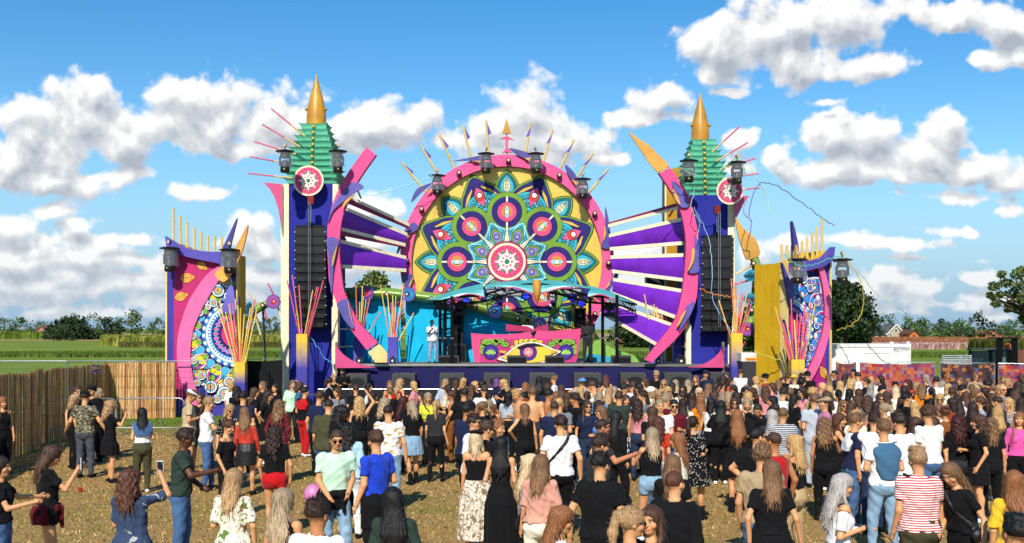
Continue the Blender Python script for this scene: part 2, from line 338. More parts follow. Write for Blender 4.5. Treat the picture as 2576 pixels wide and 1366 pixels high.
def field(name, u0, u1, Y0, Y1, hgt, cols, seed, n=9000, label=None):
    """a standing crop: a low ragged sheet of stalks over soil"""
    rs = np.random.RandomState(seed)
    n = int(n*3.4); x0, x1 = (u0 - U0)/F, (u1 - U0)/F
    Y = Y0 + (Y1 - Y0) * rs.rand(n) ** 1.6; X = (x0 + (x1 - x0)*rs.rand(n)) * Y
    s = hgt * (.6 + .7*rs.rand(n)); n_ = n; wd = s * (.10 + .16*rs.rand(n)) * (Y / Y0) ** .5; a = rs.rand(n)*3.14 * .3
    V = np.zeros((n, 4, 3)); dx = np.cos(a)*wd; dy = np.sin(a)*wd
    V[:, 0] = np.stack([X-dx, Y-dy, 0*X], 1); V[:, 1] = np.stack([X+dx, Y+dy, 0*X], 1); V[:, 2] = np.stack([X+dx*.5, Y+dy, s], 1); V[:, 3] = np.stack([X-dx*.6, Y-dy, s*.93], 1)
    c = np.array([lin(k) for k in cols])[rs.randint(0, len(cols), n)]
    me = mkmesh(name, V.reshape(-1, 3), np.arange(n*4).reshape(-1, 4), c); o = bpy.data.objects.new(name, me); me.materials.append(mat('crop')); link(o); tag(o, label, kind='stuff'); return o
def strip(name, u0, u1, Y0, Y1, col, z=.02):
    me = mkmesh(name, [((u0-U0)/F*Y0, Y0, z), ((u1-U0)/F*Y0, Y0, z), ((u1-U0)/F*Y1, Y1, z), ((u0-U0)/F*Y1, Y1, z)], [(0, 1, 2, 3)], [lin(col)]); o = bpy.data.objects.new(name, me); me.materials.append(mat('roof')); link(o); tag(o, kind='structure')
strip('stubble_field', -60, 1700, 300, 420, '#a9875a'); 
field('corn_field', 255, 1300, 205, 290, 1.45, ['#8d8f3c', '#7a8233', '#6d7a2c', '#a59a4c'], 3, 9000, 'tall green corn field far behind the wicker fence')
field('corn_field', -60, 205, 330, 420, 1.8, ['#5d7428', '#6d7f30', '#4a6323'], 4, 4000, 'dark green corn strip below the distant trees')
strip('stubble_field', -200, 1700, 425, 800, '#b09468', .03)
field('ditch_weeds', -60, 2600, 122, 138, .38, ['#4d6a24', '#3c5a1e', '#62762c', '#6a6a34'], 5, 9000, 'weedy ditch bank crossing the meadow')
field('flower_field', 1560, 2640, 215, 330, .8, ['#a4674a', '#8f5a3e', '#b97b57', '#7d5a3a'], 6, 12000, 'rust brown flower field beyond the white container')
field('pink_flowers', 2150, 2470, 172, 184, .8, ['#c79aa0', '#b98a90', '#8a7a50', '#d7b4b0'], 7, 3000, 'pink flowering rows in the field')
field('hedge_row', 2440, 2640, 165, 180, 1.3, ['#4b5526', '#3c4a20', '#5b5a2c'], 8, 3500, 'dark low hedge row in the field')
field('reed_bank', 300, 760, 188, 204, .7, ['#5b5a2a', '#6e6a36', '#4a5224'], 9, 3000, 'brownish bank along the corn field')
def dry_grass():
    rs = np.random.RandomState(11); n = 210000
    Y = 8.5 + 33 * rs.rand(n) ** .9; X = (rs.rand(n) - .5) * 1.02 * Y
    s = .02 + .045*rs.rand(n); a = rs.rand(n)*6.28; lx, ly = (rs.rand(n)-.5)*.12, (rs.rand(n)-.5)*.12; wd = (.004 + .007*rs.rand(n))*(.6 + Y/30)
    V = np.zeros((n, 3, 3)); V[:, 0] = np.stack([X-np.cos(a)*wd, Y-np.sin(a)*wd, 0*X], 1); V[:, 1] = np.stack([X+np.cos(a)*wd, Y+np.sin(a)*wd, 0*X], 1); V[:, 2] = np.stack([X+lx, Y+ly, s*(.3+.7*rs.rand(n))], 1)
    pal = np.array([lin(k) for k in ('#b08c54', '#cfac70', '#7c5a2c', '#9c763e', '#747c36', '#5c6c28')])
    c = pal[rs.choice(6, n, p=[.29, .21, .22, .19, .05, .04])]
    g = (Y > 33) & (X < -8); c[g] = pal[rs.choice([4, 5], g.sum())]
    me = mkmesh('dry_grass', V.reshape(-1, 3), np.arange(n*3).reshape(-1, 3), c); o = bpy.data.objects.new('dry_grass', me); me.materials.append(mat('leaf')); link(o); tag(o, 'short trampled dry grass on the festival field', kind='stuff')
dry_grass()
# ---------------------------------------------------------------- trees
def leaves(cs, rad, per, size, rs, col0, flat=.8):
    """clumps of leaf faces round the centres cs; returns V, F, C"""
    n = len(cs)*per; c = np.repeat(np.array(cs), per, 0); r = np.repeat(np.array(rad), per)
    d = rs.randn(n, 3); d /= np.linalg.norm(d, axis=1, keepdims=True); rr = r * rs.rand(n) ** .4
    p = c + d*rr[:, None]*np.array([1, 1, flat]); s = size*(.6 + .8*rs.rand(n))
    a = rs.randn(n, 3); a /= np.linalg.norm(a, axis=1, keepdims=True); b = np.cross(a, rs.randn(n, 3)); b /= np.linalg.norm(b, axis=1, keepdims=True)
    V = np.stack([p - a*s[:, None], p - b*s[:, None]*.6, p + a*s[:, None], p + b*s[:, None]*.6], 1).reshape(-1, 3)
    pal = np.array([lin(k) for k in col0]); C = pal[rs.randint(0, len(pal), n)]
    return V, np.arange(n*4).reshape(-1, 4), C
def tree(x, Y, hgt, wd, cols, label, seed, trunk=.25, n=26, per=60, size=None, low=.12, name='tree', group=None, shape='round', cat='tree'):
    rs = np.random.RandomState(seed); root = empty(name, (x, Y, 0), label, cat, group)
    size = size or wd*.045; cs = []; rad = []
    lim = MB((x, Y, 0)); base = Vector((x, Y, 0)); fork = base + Vector((0, 0, hgt*max(trunk, .12)))
    lim.path([base, base + Vector((0, 0, hgt*trunk*.5)), fork, base + Vector((hgt*.02, 0, hgt*.62))], [hgt*.022, hgt*.018, hgt*.016, hgt*.006], 7, '#4a3c2c')
    for k in range(n):
        t = rs.rand(); z = low + (1 - low) * (k + .5)/n
        prof = {'round': math.sin(math.pi * min(1, max(.06, (z - low + .1) / (1.08 - low)))) ** .6, 'cone': (1.08 - z) ** .7, 'bush': (1.05 - z**2) ** .5}[shape]
        a = rs.rand()*6.28; q = wd*.5*prof*(.35 + .6*rs.rand() ** .5); r = wd*(.13 + .11*rs.rand())
        c = np.array([math.cos(a)*q, math.sin(a)*q, z*hgt*.93]); cs.append(c); rad.append(r)
        if k % 2 == 0: lim.path([fork - Vector((0, 0, hgt*.03)), base + Vector(c)*.6 + Vector((0, 0, hgt*.12)), base + Vector(c)], [hgt*.010, hgt*.006, hgt*.002], 5, '#4a3c2c')
    V, Fc, C = leaves(cs, rad, per, size, rs, cols)
    me = mkmesh('crown', V, Fc, C); o = bpy.data.objects.new('crown', me); me.materials.append(mat('leaf')); link(o, root)
    lim.build('trunk', 'bark', root, True); return root
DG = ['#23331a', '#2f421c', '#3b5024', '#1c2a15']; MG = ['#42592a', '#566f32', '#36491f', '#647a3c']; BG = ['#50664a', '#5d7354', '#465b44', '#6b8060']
def far_tree(u, vt, wpx, Y, cols, label, seed, **k):
    s = F/Y; h = HC + (H0 - vt)/s; tree((u-U0)/s, Y, h, wpx/s*1.1, cols, label, seed, **k)

def near_thing(u):
    return ('beyond the reed fence' if u < 440 else 'seen between decorated panel and tower' if u < 860 else 'behind the blue backdrop' if u < 1500 else 'behind the purple cloth wing' if u < 1900 else 'beyond the white container' if u < 2300 else 'near the forklift side of the field')
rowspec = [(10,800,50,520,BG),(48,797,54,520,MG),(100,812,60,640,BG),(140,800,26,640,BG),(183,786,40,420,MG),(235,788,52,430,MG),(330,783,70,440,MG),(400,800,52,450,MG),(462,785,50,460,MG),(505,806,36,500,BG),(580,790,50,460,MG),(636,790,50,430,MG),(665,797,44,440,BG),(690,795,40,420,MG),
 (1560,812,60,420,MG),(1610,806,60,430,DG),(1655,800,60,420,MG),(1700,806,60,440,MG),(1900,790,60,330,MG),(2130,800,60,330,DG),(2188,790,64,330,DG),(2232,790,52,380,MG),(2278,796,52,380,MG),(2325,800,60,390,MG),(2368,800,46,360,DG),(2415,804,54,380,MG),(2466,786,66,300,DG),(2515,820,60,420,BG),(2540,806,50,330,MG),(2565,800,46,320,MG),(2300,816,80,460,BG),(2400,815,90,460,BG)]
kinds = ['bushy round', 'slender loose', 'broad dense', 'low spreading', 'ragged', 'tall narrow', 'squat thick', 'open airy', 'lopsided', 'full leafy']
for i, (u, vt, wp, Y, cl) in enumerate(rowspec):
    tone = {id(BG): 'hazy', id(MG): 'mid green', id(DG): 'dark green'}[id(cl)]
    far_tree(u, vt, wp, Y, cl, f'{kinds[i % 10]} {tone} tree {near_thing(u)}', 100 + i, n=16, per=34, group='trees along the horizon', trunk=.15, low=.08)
far_tree(180, 806, 110, 330, DG, 'very dark wide thicket in front of the distant trees beyond the reed fence', 60, n=26, per=60, low=.02, trunk=.1, shape='bush')
far_tree(150, 822, 60, 300, DG, 'small dark bush beside the wide thicket in the meadow', 61, n=14, per=50, low=.02, trunk=.1, shape='bush', name='bush', cat='bush')
far_tree(278, 800, 70, 340, DG, 'dark leafy tree between thicket and corn field', 62, n=18, per=50, low=.04, trunk=.12)
far_tree(945, 685, 118, 150, ['#5a6a2e', '#6d7a3a', '#47562a', '#7c8446'], 'olive green tree rising above the blue backdrop behind the pink arc', 63, n=60, per=110, low=.2, size=.30)
far_tree(905, 710, 70, 150, ['#5a6a2e', '#6d7a3a', '#47562a', '#7c8446'], 'smaller olive tree standing beside the taller one above the backdrop', 64, n=30, per=80, low=.2, size=.30)
far_tree(2112, 702, 150, 120, DG, 'large dark rounded tree right behind the tall decorated panel and container', 65, n=70, per=120, low=.08, size=.26, trunk=.12)
far_tree(1905, 765, 100, 140, DG, 'dark tree behind the green arch of leaves', 66, n=40, per=80, low=.05, size=.3, trunk=.12)
far_tree(1630, 808, 150, 190, DG, 'dark tree mass behind the lower purple cloth strips', 67, n=50, per=80, low=.03, size=.4, trunk=.1)
# near oak reaching in over the edge of the picture
def oak():
    Y = 60; s = F/Y; x = (2640-U0)/s; root = empty('tree', (x, Y, 0), 'gnarled oak with spreading branches reaching over the container field', 'tree')
    rs = np.random.RandomState(5); lim = MB((x, Y, 0)); B = Vector((x, Y, 0)); zc = HC + (H0-735)/s
    lim.path([B, B+Vector((.1, 0, 2)), B+Vector((-.1, 0, 4))], [.35, .28, .22], 9, '#54452f'); cs = []; rad = []
    for (u, v, r) in [(2500,720,16),(2490,742,11),(2505,765,12),(2520,690,13),(2530,712,16),(2545,740,18),(2540,765,14),(2535,780,8),(2560,690,18),(2565,720,20),(2575,750,18),(2570,678,12),(2590,700,26),(2600,740,26),(2630,700,30),(2640,660,30),(2680,700,34),(2700,740,30),(2570,800,9),(2580,812,7),(2610,650,20),(2660,640,24),(2498,750,8),(2515,742,10),(2555,775,9)]:
        p = P(u, v, Y + rs.uniform(-1.5, 1.5)); cs.append(np.array(p - B)); rad.append(r/s)
        lim.path(catmull([B+Vector((-.05, 0, 3.6)), (B+Vector((0, 0, 4)))*.45 + p*.55 + Vector((0, 0, -.25)), p], 4), [.12, .11, .1, .08, .07, .05, .04, .025, .01], 5, '#54452f')
    V, Fc, C = leaves(cs, rad, 170, .085, rs, ['#4b5a26', '#5b6b30', '#38461e', '#6d7838'])
    me = mkmesh('crown', V, Fc, C); o = bpy.data.objects.new('crown', me); me.materials.append(mat('leaf')); link(o, root); lim.build('trunk', 'bark', root, True)
oak()
# ---------------------------------------------------------------- houses
def house():
    Y = 330; s = F/Y; b = P(2197, 845, Y); b.z = 0; root = empty('house', b, 'farmhouse with dark slate roof and white trimmed gable among the trees', 'house')
    def q(u, v, dy=0): p = P(u, v, Y); p.y += dy; return p
    m = MB(b); g0, g1, g2 = q(2243, 843), q(2272, 843), q(2258, 817); z0 = 0
    g0 = q(2242, 843); m.box(q(2201, 0).x, q(2272, 0).x, Y+.4, Y+9, 0, q(0, 841).z, '#b9ad98'); 
    m.prism([Vector((q(2229, 0).x, Y, 0)), Vector((q(2277, 0).x, Y, 0)), Vector((q(2277, 0).x, Y, q(0, 842).z)), q(2254, 817), Vector((q(2229, 0).x, Y, q(0, 842).z))], (0, 8, 0), '#b3a68e')
    m.build('wall', 'roof', root)
    r = MB(b); r.face([q(2197, 842), q(2232, 842, -.1), q(2254, 816, 2), q(2215, 820, 4)], '#4d5054'); r.face([q(2197, 842, 9), q(2232, 842, 9), q(2254, 816, 6), q(2215, 820, 5)], '#4d5054')
    r.prism([q(2226, 843, -.5), q(2254, 814, -.5), q(2280, 843, -.5), q(2276, 843, -.5), q(2254, 818, -.5), q(2230, 843, -.5)], (0, 9.4, 0), '#e7e2d6', '#54575a'); r.build('roof', 'roof', root)
    for (u0, u1, v0, v1) in ((2250, 2257, 826, 834), (2237, 2243, 838, 844)):
        a = MB(b); a.box(q(u0, 0).x, q(u1, 0).x, Y-.15, Y, q(0, v1).z, q(0, v0).z, '#e9e6dd'); f = a.build('window', 'paint', root)
        a = MB(b); a.box(q(u0+1.2, 0).x, q(u1-1.2, 0).x, Y-.25, Y-.16, q(0, v1-1).z, q(0, v0+1).z, '#2e3338'); a.build('pane', 'lens', f)
house()
def shed(u0, u1, vt, ve, Y, wc, rc, label):
    b = P((u0+u1)/2, 845, Y); b.z = 0; root = empty('shed', b, label, 'shed'); q = lambda u, v: P(u, v, Y)
    m = MB(b); A = [Vector((q(u0, 0).x, Y, 0)), Vector((q(u1, 0).x, Y, 0)), q(u1, ve), q((u0+u1)/2, vt), q(u0, ve)]
    m.prism(A, (0, 8, 0), wc); m.build('wall', 'paint', root)
    r = MB(b); h = (q(0, vt) - q(0, vt+1.6)).z; uo = (u1-u0)*.07
    for a, c in ((u0-uo, 1), (u1+uo, -1)):
        r.prism([q(a, ve+1) + Vector((0, -.5, 0)), q((u0+u1)/2, vt) + Vector((0, -.5, .05)), q((u0+u1)/2, vt) + Vector((0, -.5, h+.05)), q(a, ve+1) + Vector((0, -.5, h))], (0, 9, 0), rc)
    r.build('roof', 'roof', root); d = MB(b); d.box(q(u0+(u1-u0)*.4, 0).x, q(u0+(u1-u0)*.6, 0).x, Y-.12, Y-.02, 0, q(0, ve).z*.9, '#4a3828'); d.build('door', 'wood', root)
shed(2287, 2311, 831, 841, 320, '#c97038', '#6a4a38', 'small orange wooden shed beside the farmhouse')
shed(86, 122, 822, 838, 520, '#a07868', '#8d5a4c', 'red roofed barn beside the trees beyond the reed fence')
shed(2480, 2520, 832, 840, 420, '#b06a50', '#9a5540', 'low brick red building behind the field hedge')
shed(2150, 2200, 834, 842, 340, '#8f7466', '#5b5048', 'low brown outbuilding beside the big dark tree')
# ================================================================ stage
PK, PK2, GOLD, NAVY, PUR, CRM, TEAL, GRN, YEL, VIO, MAR = '#e8467f', '#d94a80', '#cf9a2c', '#2a2f92', '#7424b8', '#f0e2ba', '#4aa883', '#7da03a', '#e0b840', '#6a5cb0', '#8c1f50'
BLK, BLU = '#17171a', '#18b2dc'
def outline(pts, Y, n=0, closed=True):
    q = [P(u, v, Y) for u, v in pts]; return catmull(q, n, closed) if n else q
def vin(c1, c2, pts, key):
    return None
def deck():
    z = HC - (916-H0)*44.5/F; x0, x1 = (846-U0)*44.5/F, (1836-U0)*44.5/F
    root = empty('stage_platform', (0, 44.5, 0), 'raised stage platform with navy skirt carrying the booth and posts', 'stage')
    m = MB((0, 44.5, 0)); m.box(x0, x1, 44.46, 53.4, z-.10, z, '#6d6a66'); m.build('deck', 'wood', root)
    m = MB((0, 44.5, 0)); N = 60
    rows = [[Vector((x0 + (x1-x0)*k/N, 44.5 + .025*math.sin(k*1.9) + .015*math.sin(k*.7), zz)) for k in range(N+1)] for zz in (0, z*.5, z-.105)]
    m.grid(rows, '#211f52'); o = m.build('skirt', 'fabric', root, True)
    m = MB((0, 44.5, 0))
    for k in range(9): m.box(x0 + (x1-x0)*k/8 - .05, x0 + (x1-x0)*k/8 + .05, 45, 53, 0, z-.12, '#3a3a3c')
    m.build('support_frame', 'metal', root)
    m = MB((0, 44.5, 0)); m.box((850-U0)*44.5/F, (1560-U0)*44.5/F, 44.42, 44.455, z-.07, z+.015, '#b9b4a8'); m.build('edge_rail', 'metal', root)
    return z
ZD = deck()
def frange(a, b, n): return [a + (b-a)*k/n for k in range(n+1)]
# ---------------------------------------------------------------- round star medallion (a part of each tower)
def star_art(a, x, y, R_, pink='#df4c77'):
    a.disc(x, y, R_, CRM, 40); a.up(); a.disc(x, y, R_*.88, pink, 40); a.up()
    for k in range(24):
        t = 2*math.pi*k/24; c, s_ = math.cos(t), math.sin(t); r1, r2, h = R_*.68, R_*.78, R_*.05
        a.poly([(x+r1*c, y+r1*s_), (x+r2*c-h*s_, y+r2*s_+h*c), (x+r2*c+h*s_, y+r2*s_-h*c)], '#8e2f55')
    for k in range(8):
        t = 2*math.pi*(k+.5)/8; a.poly(rot2([(R_*.45, -R_*.1), (R_*.68, 0), (R_*.45, R_*.1)], t, (x, y)), '#3f8f68')
    st = lambda f, g_: [(x + R_*(f if q % 2 == 0 else g_)*math.cos(math.pi*q/8), y + R_*(f if q % 2 == 0 else g_)*math.sin(math.pi*q/8)) for q in range(16)]
    a.up(); a.poly(st(.70, .30), '#fbf5e2'); a.up(); a.poly(st(.44, .19), pink); a.up(); a.ring(x, y, R_*.36, R_*.44, '#fbf5e2', 32); a.up(); a.disc(x, y, R_*.22, '#fbf5e2', 20); a.up()
    a.disc(x, y, R_*.14, '#2f7d5a', 16); a.up()
# ---------------------------------------------------------------- towers
def tower(xl, xr, vt, name_lab, cols, tiers, spire, med, fin, rods, posts, Yf=45.0, dep=2.0):
    s = F/Yf; X = lambda u: (u-U0)/s; Z = lambda v: HC-(v-H0)/s
    cx = X((xl+xr)/2); root = empty('stage_tower', (cx, Yf, 0), name_lab, 'tower', 'towers flanking the stage'); O = (cx, Yf, 0)
    m = MB(O); m.box(X(xl), X(xr), Yf, Yf+dep, 0, Z(vt), NAVY)
    m.build('blue_facade', 'fabric', root)
    m = MB(O)
    for (a, b) in posts: m.box(X(a), X(b), Yf-.12, Yf+.3, 0, Z(vt)-.01, '#f0e2bc')
    m.build('cream_post', 'paint', root)
    # tiers: flared square collars, upper edge curling out to pointed corners
    tc, v0, dv, wt = tiers
    for k in range(len(wt)):
        hw = wt[k]/2/s; hb = hw*.78; zt, zb = Z(v0+dv*k), Z(v0+dv*(k+1))+.005; cz = zt-zb; yc = Yf + dep/2; m = MB(O); c0 = X(tc)
        n = 8; rows = []
        for (t, r, lift) in ((0, hb*.95, 0), (.25, hb*1.02, 0), (.55, hb*1.04, 0), (.85, hb*1.10, 0), (1, hb*1.17, 1)):
            row = []
            for side in range(4):
                for j in range(n):
                    q = -1 + 2*j/n; cr = abs(q)**4; rr = r*(1 + (.13*cr if lift else .04*cr*t)); x, y = q*rr, -r*(1 + (.0 if cr < .9 else .02)); a = side*math.pi/2
                    row.append(Vector((c0 + x*math.cos(a)-y*math.sin(a), yc + (x*math.sin(a)+y*math.cos(a))*.86, zb + cz*t + (cz*.12*cr if lift else 0))))
            rows.append(row)
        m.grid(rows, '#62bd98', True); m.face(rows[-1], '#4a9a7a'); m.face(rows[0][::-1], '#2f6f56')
        o = m.build('green_tier', 'paint', root)
        b = MB(O); b.ball((c0, yc-hb*.86*1.03-.03, (zt+zb)/2), .075, '#d9b04e', 12, 8); b.build('gold_button', 'metal', root, True)
    u, va, vw, vb, hw = spire; m = MB(O); yc = Yf + dep/2; zs = [(0, Z(va)), (.16, Z(va+(vw-va)*.18)), (.32, Z(va+(vw-va)*.34)), (.64, Z(va+(vw-va)*.66)), (.91, Z(vw)), (1, Z(vw+(vb-vw)*.5)), (1, Z(vb))]
    prof = [(hw/s*r, z) for r, z in zs][::-1]
    m.lathe((X(u), yc, 0), [(r + .001, z) for r, z in prof], 20, '#c58d22', rot=0); o = m.build('gold_spire', 'satin', root, True)
    for sx in (-1, 1):
        k = MB(O); k.ball((X(u)+sx*hw/s*.98, yc-.1, Z(vw+2)), .07, '#c58d22'); k.build('spire_knob', 'metal', root, True)
    u, v, r, dy = med; rr = r/s; m = MB(O); yy = Yf-dy
    m.lathe((X(u), yy, Z(v)), [(rr*.98, 0), (rr, .03), (rr, .10)], 40, CRM, axis='Y')
    m.tube((X(u), yy, Z(v)), (X(u), yy+dy+.2, Z(v)+.1), .05, col=BLK)
    a = Art(m, (X(u), yy-.10, Z(v)), (1, 0, 0), (0, 0, 1), (0, -1, 0), 1.0); star_art(a, 0, 0, rr)
    m.build('star_medallion', 'paint', root)
    m = MB(O); pts = outline(fin, Yf-.3); m.prism(pts, (0, .12, 0), '#d9507f', CRM); m.build('pink_fin', 'glitter', root)
    for (p, q) in rods:
        m = MB(O); A, B = P(*p, Yf-.25), P(*q, Yf-.6); m.tube(A, B, .036, .030, 8, '#dfc07a', True, '#dc6a88', .42); m.build('rod', 'wood', root)
    m = MB(O)       # truss behind the scrim
    for k in range(12):
        z = .5 + k*(Z(vt)-1)/12; m.tube((X(xl)+.15, Yf+dep+.1, z), (X(xr)-.15, Yf+dep+.1, z+.5), .03, col='#77777a', n=6)
    m.build('truss', 'metal', root)
    return root
tower(709, 850, 463, 'blue tower whose star medallion is centred under its green tiers', None,
      (783, 305, 15.9, [78, 89, 101, 113, 128, 132, 136, 141, 150, 152]), (785, 170, 262, 305, 25), (782, 459, 38, .45),
      [(663, 459), (710, 463), (710, 594), (706, 560), (700, 525), (690, 495), (678, 475)],
      [((767,343),(682,273)), ((755,369),(660,313)), ((744,388),(639,356)), ((733,413),(629,394)), ((735,448),(624,436))], [(708, 728), (838, 852)])
tower(1722, 1846, 491, 'blue tower whose star medallion hangs off its outer corner', None,
      (1777, 345, 14.7, [68, 79, 91, 101, 114, 118, 121, 124, 128, 124]), (1772, 218, 303, 345, 23), (1823, 489, 33, 1.0),
      [(1885, 492), (1847, 496), (1847, 563), (1854, 545), (1862, 530), (1872, 510)],
      [((1791,382),(1861,318)), ((1802,405),(1882,358)), ((1811,426),(1901,398)), ((1818,450),(1909,436)), ((1855,477),(1911,473))], [(1830, 1847), (1722, 1733)])
# ---------------------------------------------------------------- line arrays
def line_array(u, w_, v0, v1, n, Yc, lab, lean=0):
    s = F/Yc; top = P(u, v0, Yc); root = empty('line_array', (top.x, Yc, 0), lab, 'line array speaker', 'line arrays hung on the towers'); O = (top.x, Yc, 0)
    h = (v1-v0)/s/n; hw = w_/2/s
    for k in range(n):
        zt = top.z - k*h; back = .0 + (k/n)**2*.35; tilt = .02 + .02*k; m = MB(O); y = Yc + back; zb = zt - h + .02
        c = []
        for z, yy in ((zb, tilt*.6), (zt, 0)):
            for dy in (0, .62):
                for dx in (-hw, hw): c.append(Vector((top.x + dx*(1 if dy == 0 else .82) + lean*(z-top.z)*.02, y + yy + dy, z)))
        m.hexa(c, '#1b1b1e')
        for dx in (-.62, .0, .62):      # grille panels and handles
            x = top.x + dx*hw; m.box(x-hw*.28, x+hw*.28, y+tilt*.3-.012, y+tilt*.3, zb+.04, zt-.04, '#101012')
        for sx in (-1, 1): m.box(top.x+sx*hw*.96-.03, top.x+sx*hw*.96+.03, y-.03, y+.0, zt-h*.5-.02, zt-h*.5+.02, '#9a9a9c')
        m.build('cabinet', 'rubber', root)
    m = MB(O); m.box(top.x-hw*.9, top.x+hw*.9, Yc-.02, Yc+.7, top.z+.02, top.z+.09, '#2b2b2e'); m.box(top.x-.1, top.x+.1, Yc-.15, Yc+.95, top.z+.1, top.z+.2, '#1d1d20'); m.build('rigging_frame', 'metal', root)
    m = MB(O); zc = top.z + 1.0
    m.tube((top.x, Yc+.2, top.z+.2), (top.x, Yc+.2, zc), .018, col='#8b8f94'); m.box(top.x-.12, top.x+.12, Yc+.08, Yc+.3, zc-.05, zc+.28, '#8b2f22'); m.build('chain_hoist', 'metal', root)
    m = MB(O)
    for dx in (-.02, .05): m.tube((top.x+dx, Yc-.25, zc), (top.x+dx, Yc-.22, top.z - h*n*.95), .014, col='#8d9096', n=5)
    m.build('chain', 'metal', root); return root
line_array(780, 78, 572, 826, 11, 43.9, 'black line array hanging straight before the centred star medallion tower')
line_array(1806, 80, 597, 836, 9, 43.9, 'black line array with streamers hung beside the offset star medallion tower')
# ---------------------------------------------------------------- moving head lamps in clear rain domes
def dome_mats():
    m = bpy.data.materials.new('clear_plastic'); m.use_nodes = True; b = m.node_tree.nodes['Principled BSDF']
    b.inputs['Base Color'].default_value = (.75, .8, .85, 1); b.inputs['Alpha'].default_value = .10; b.inputs['Roughness'].default_value = .12; MATS['clear'] = m
    m = bpy.data.materials.new('lit_or_glint_lens'); m.use_nodes = True; b = m.node_tree.nodes['Principled BSDF']
    at = m.node_tree.nodes.new('ShaderNodeAttribute'); at.attribute_name = 'Col'; m.node_tree.links.new(at.outputs['Color'], b.inputs['Emission Color']); m.node_tree.links.new(at.outputs['Color'], b.inputs['Base Color']); b.inputs['Emission Strength'].default_value = 1.1; MATS['lit'] = m
dome_mats()
def head_lamp():
    root = empty('moving_head_lamp', (0, 0, 0), 'x', 'stage lamp', 'moving head lamps in clear rain domes')
    m = MB(); m.lathe((0, 0, 0), [(.36, 0), (.37, .03), (.2, .07), (.05, .08)], 24, '#121214'); m.build('cover_plate', 'rubber', root)
    m = MB(); rows = [[Vector((math.cos(2*math.pi*k/24)*r, math.sin(2*math.pi*k/24)*r, z)) for k in range(24)] for r, z in ((.29, 0), (.31, -.25), (.34, -.62))]; m.grid(rows, '#ffffff', True); m.build('rain_dome', 'clear', root, True)
    m = MB(); m.box(-.15, .15, -.13, .13, -.22, -.01, '#202024'); m.lathe((0, 0, 0), [(.2, -.24), (.21, -.18), (.16, -.02)], 16, '#2a2a2e')
    for sx in (-1, 1): m.box(sx*.2-.03, sx*.2+.03, -.07, .07, -.55, -.2, '#26262a')
    m.build('yoke', 'rubber', root)
    m = MB(); m.lathe((0, 0, 0), [(.10, -.34), (.17, -.42), (.18, -.62), (.19, -.78), (.16, -.82)][::-1], 18, '#161618'); h = m.build('lamp_head', 'rubber', root, True)
    m = MB(); m.ball((.0, -.14, -.70), .075, '#c8c41e', 12, 8, (1, .6, 1)); m.build('lens', 'lit', h, True)  # yellow reflection on the lens, put in as a self-glowing ball
    m = MB(); m.tube((0, 0, .06), (0, 0, .2), .02, col='#333'[:1] + '333333'); m.ball((0, 0, .25), .075, '#17171a'); m.lathe((0, -.05, .25), [(.055, 0), (.06, .05)], 14, '#b8a888', axis='Y'); m.build('work_light', 'plastic', root, True)
    m = MB(); m.tube((0, .05, 0), (0, .9, .02), .035, col='#26262a'); m.build('bracket', 'metal', root)
    return root
lamp0 = head_lamp()
hl = [(717,382,43.2,'on the tiers beside the rods of the medallion centred tower'), (850,382,43.2,'between the green tiers and the tall plain pink arc'),
 (427,626,39.4,'on the outer edge of the panel beside the reed fence'), (577,630,39.4,'beside the golden horn of the panel near the reed fence'),
 (1100,443,47.4,'lowest on the circle rim, towards the plain pink arc'), (1223,388,47.4,'beside the flat purple horn near the rim top'), (1348,388,47.4,'beside the purple horn next to the golden arrow'), (1466,452,47.4,'lowest on the circle rim, facing the gold tipped arc'),
 (1733,406,43.2,'on the green tiers facing the gold tipped arc'), (1854,410,43.2,'above the offset star medallion'),
 (2007,655,38.8,'on the inner edge of the skull panel with mustard side'), (2119,655,39.2,'on the outer edge of the skull panel near the big tree')]
for i, (u, v, Y, t) in enumerate(hl):
    o = lamp0 if i == 0 else copy_tree(lamp0); o.location = P(u, v, Y); o.rotation_euler = (0, 0, .3*math.sin(i*2.3)); o['label'] = 'clear domed lamp ' + t
# ---------------------------------------------------------------- small spots
def spot():
    root = empty('spotlight', (0, 0, 0), 'x', 'spotlight', 'small round spotlights on the decor')
    m = MB(); m.lathe((0, -.12, 0), [(.075, -.16), (.10, -.05), (.105, .09)], 16, '#4a1220', axis='Y'); m.build('housing', 'plastic', root, True)
    m = MB(); m.lathe((0, -.215, 0), [(.055, 0), (.05, .012)], 14, '#e0cfa8', axis='Y'); m.build('lens', 'plastic', root)
    m = MB(); m.tube((-.1, -.1, 0), (-.1, 0, -.14), .014, col='#222222'); m.tube((.1, -.1, 0), (.1, 0, -.14), .014, col='#222222'); m.tube((-.1, 0, -.14), (.1, 0, -.14), .014, col='#222222'); m.build('bracket', 'metal', root)
    return root
sp0 = spot()
sps = [(1279,404,48.03,'at the very top of the pink rim'), (1155,435,48.03,'between the two upper lamps on the plain arc side'), (1061,526,48.03,'on the rim beside the white streamer threads'), (1024,655,48.03,'on the rim level with the circle centre, plain arc side'),
 (1407,441,48.03,'on the rim between two domed lamps, gold horn side'), (1496,537,48.03,'on the rim beside the upright purple horn'), (1530,661,48.03,'on the rim level with the circle centre, gold horn side'), (1496,789,48.03,'low on the rim behind the canopy pole'),
 (873,739,47.13,'at the start of the green band by the pink arc'), (974,740,47.13,'on the green band between two eye medallions'), (1086,751,47.13,'on the green band at the canopy tip'), (1196,770,47.13,'on the green band under the canopy'), (1302,800,47.13,'on the descending green band above the artist in white'),
 (663,768,46.5,'on the striped leafy branch near the tower'), (2133-240,663,44.3,'uppermost on the green leaf arch'), (1898,722,44.3,'in the middle of the green leaf arch'), (1888,780,44.3,'lowest on the green leaf arch')]
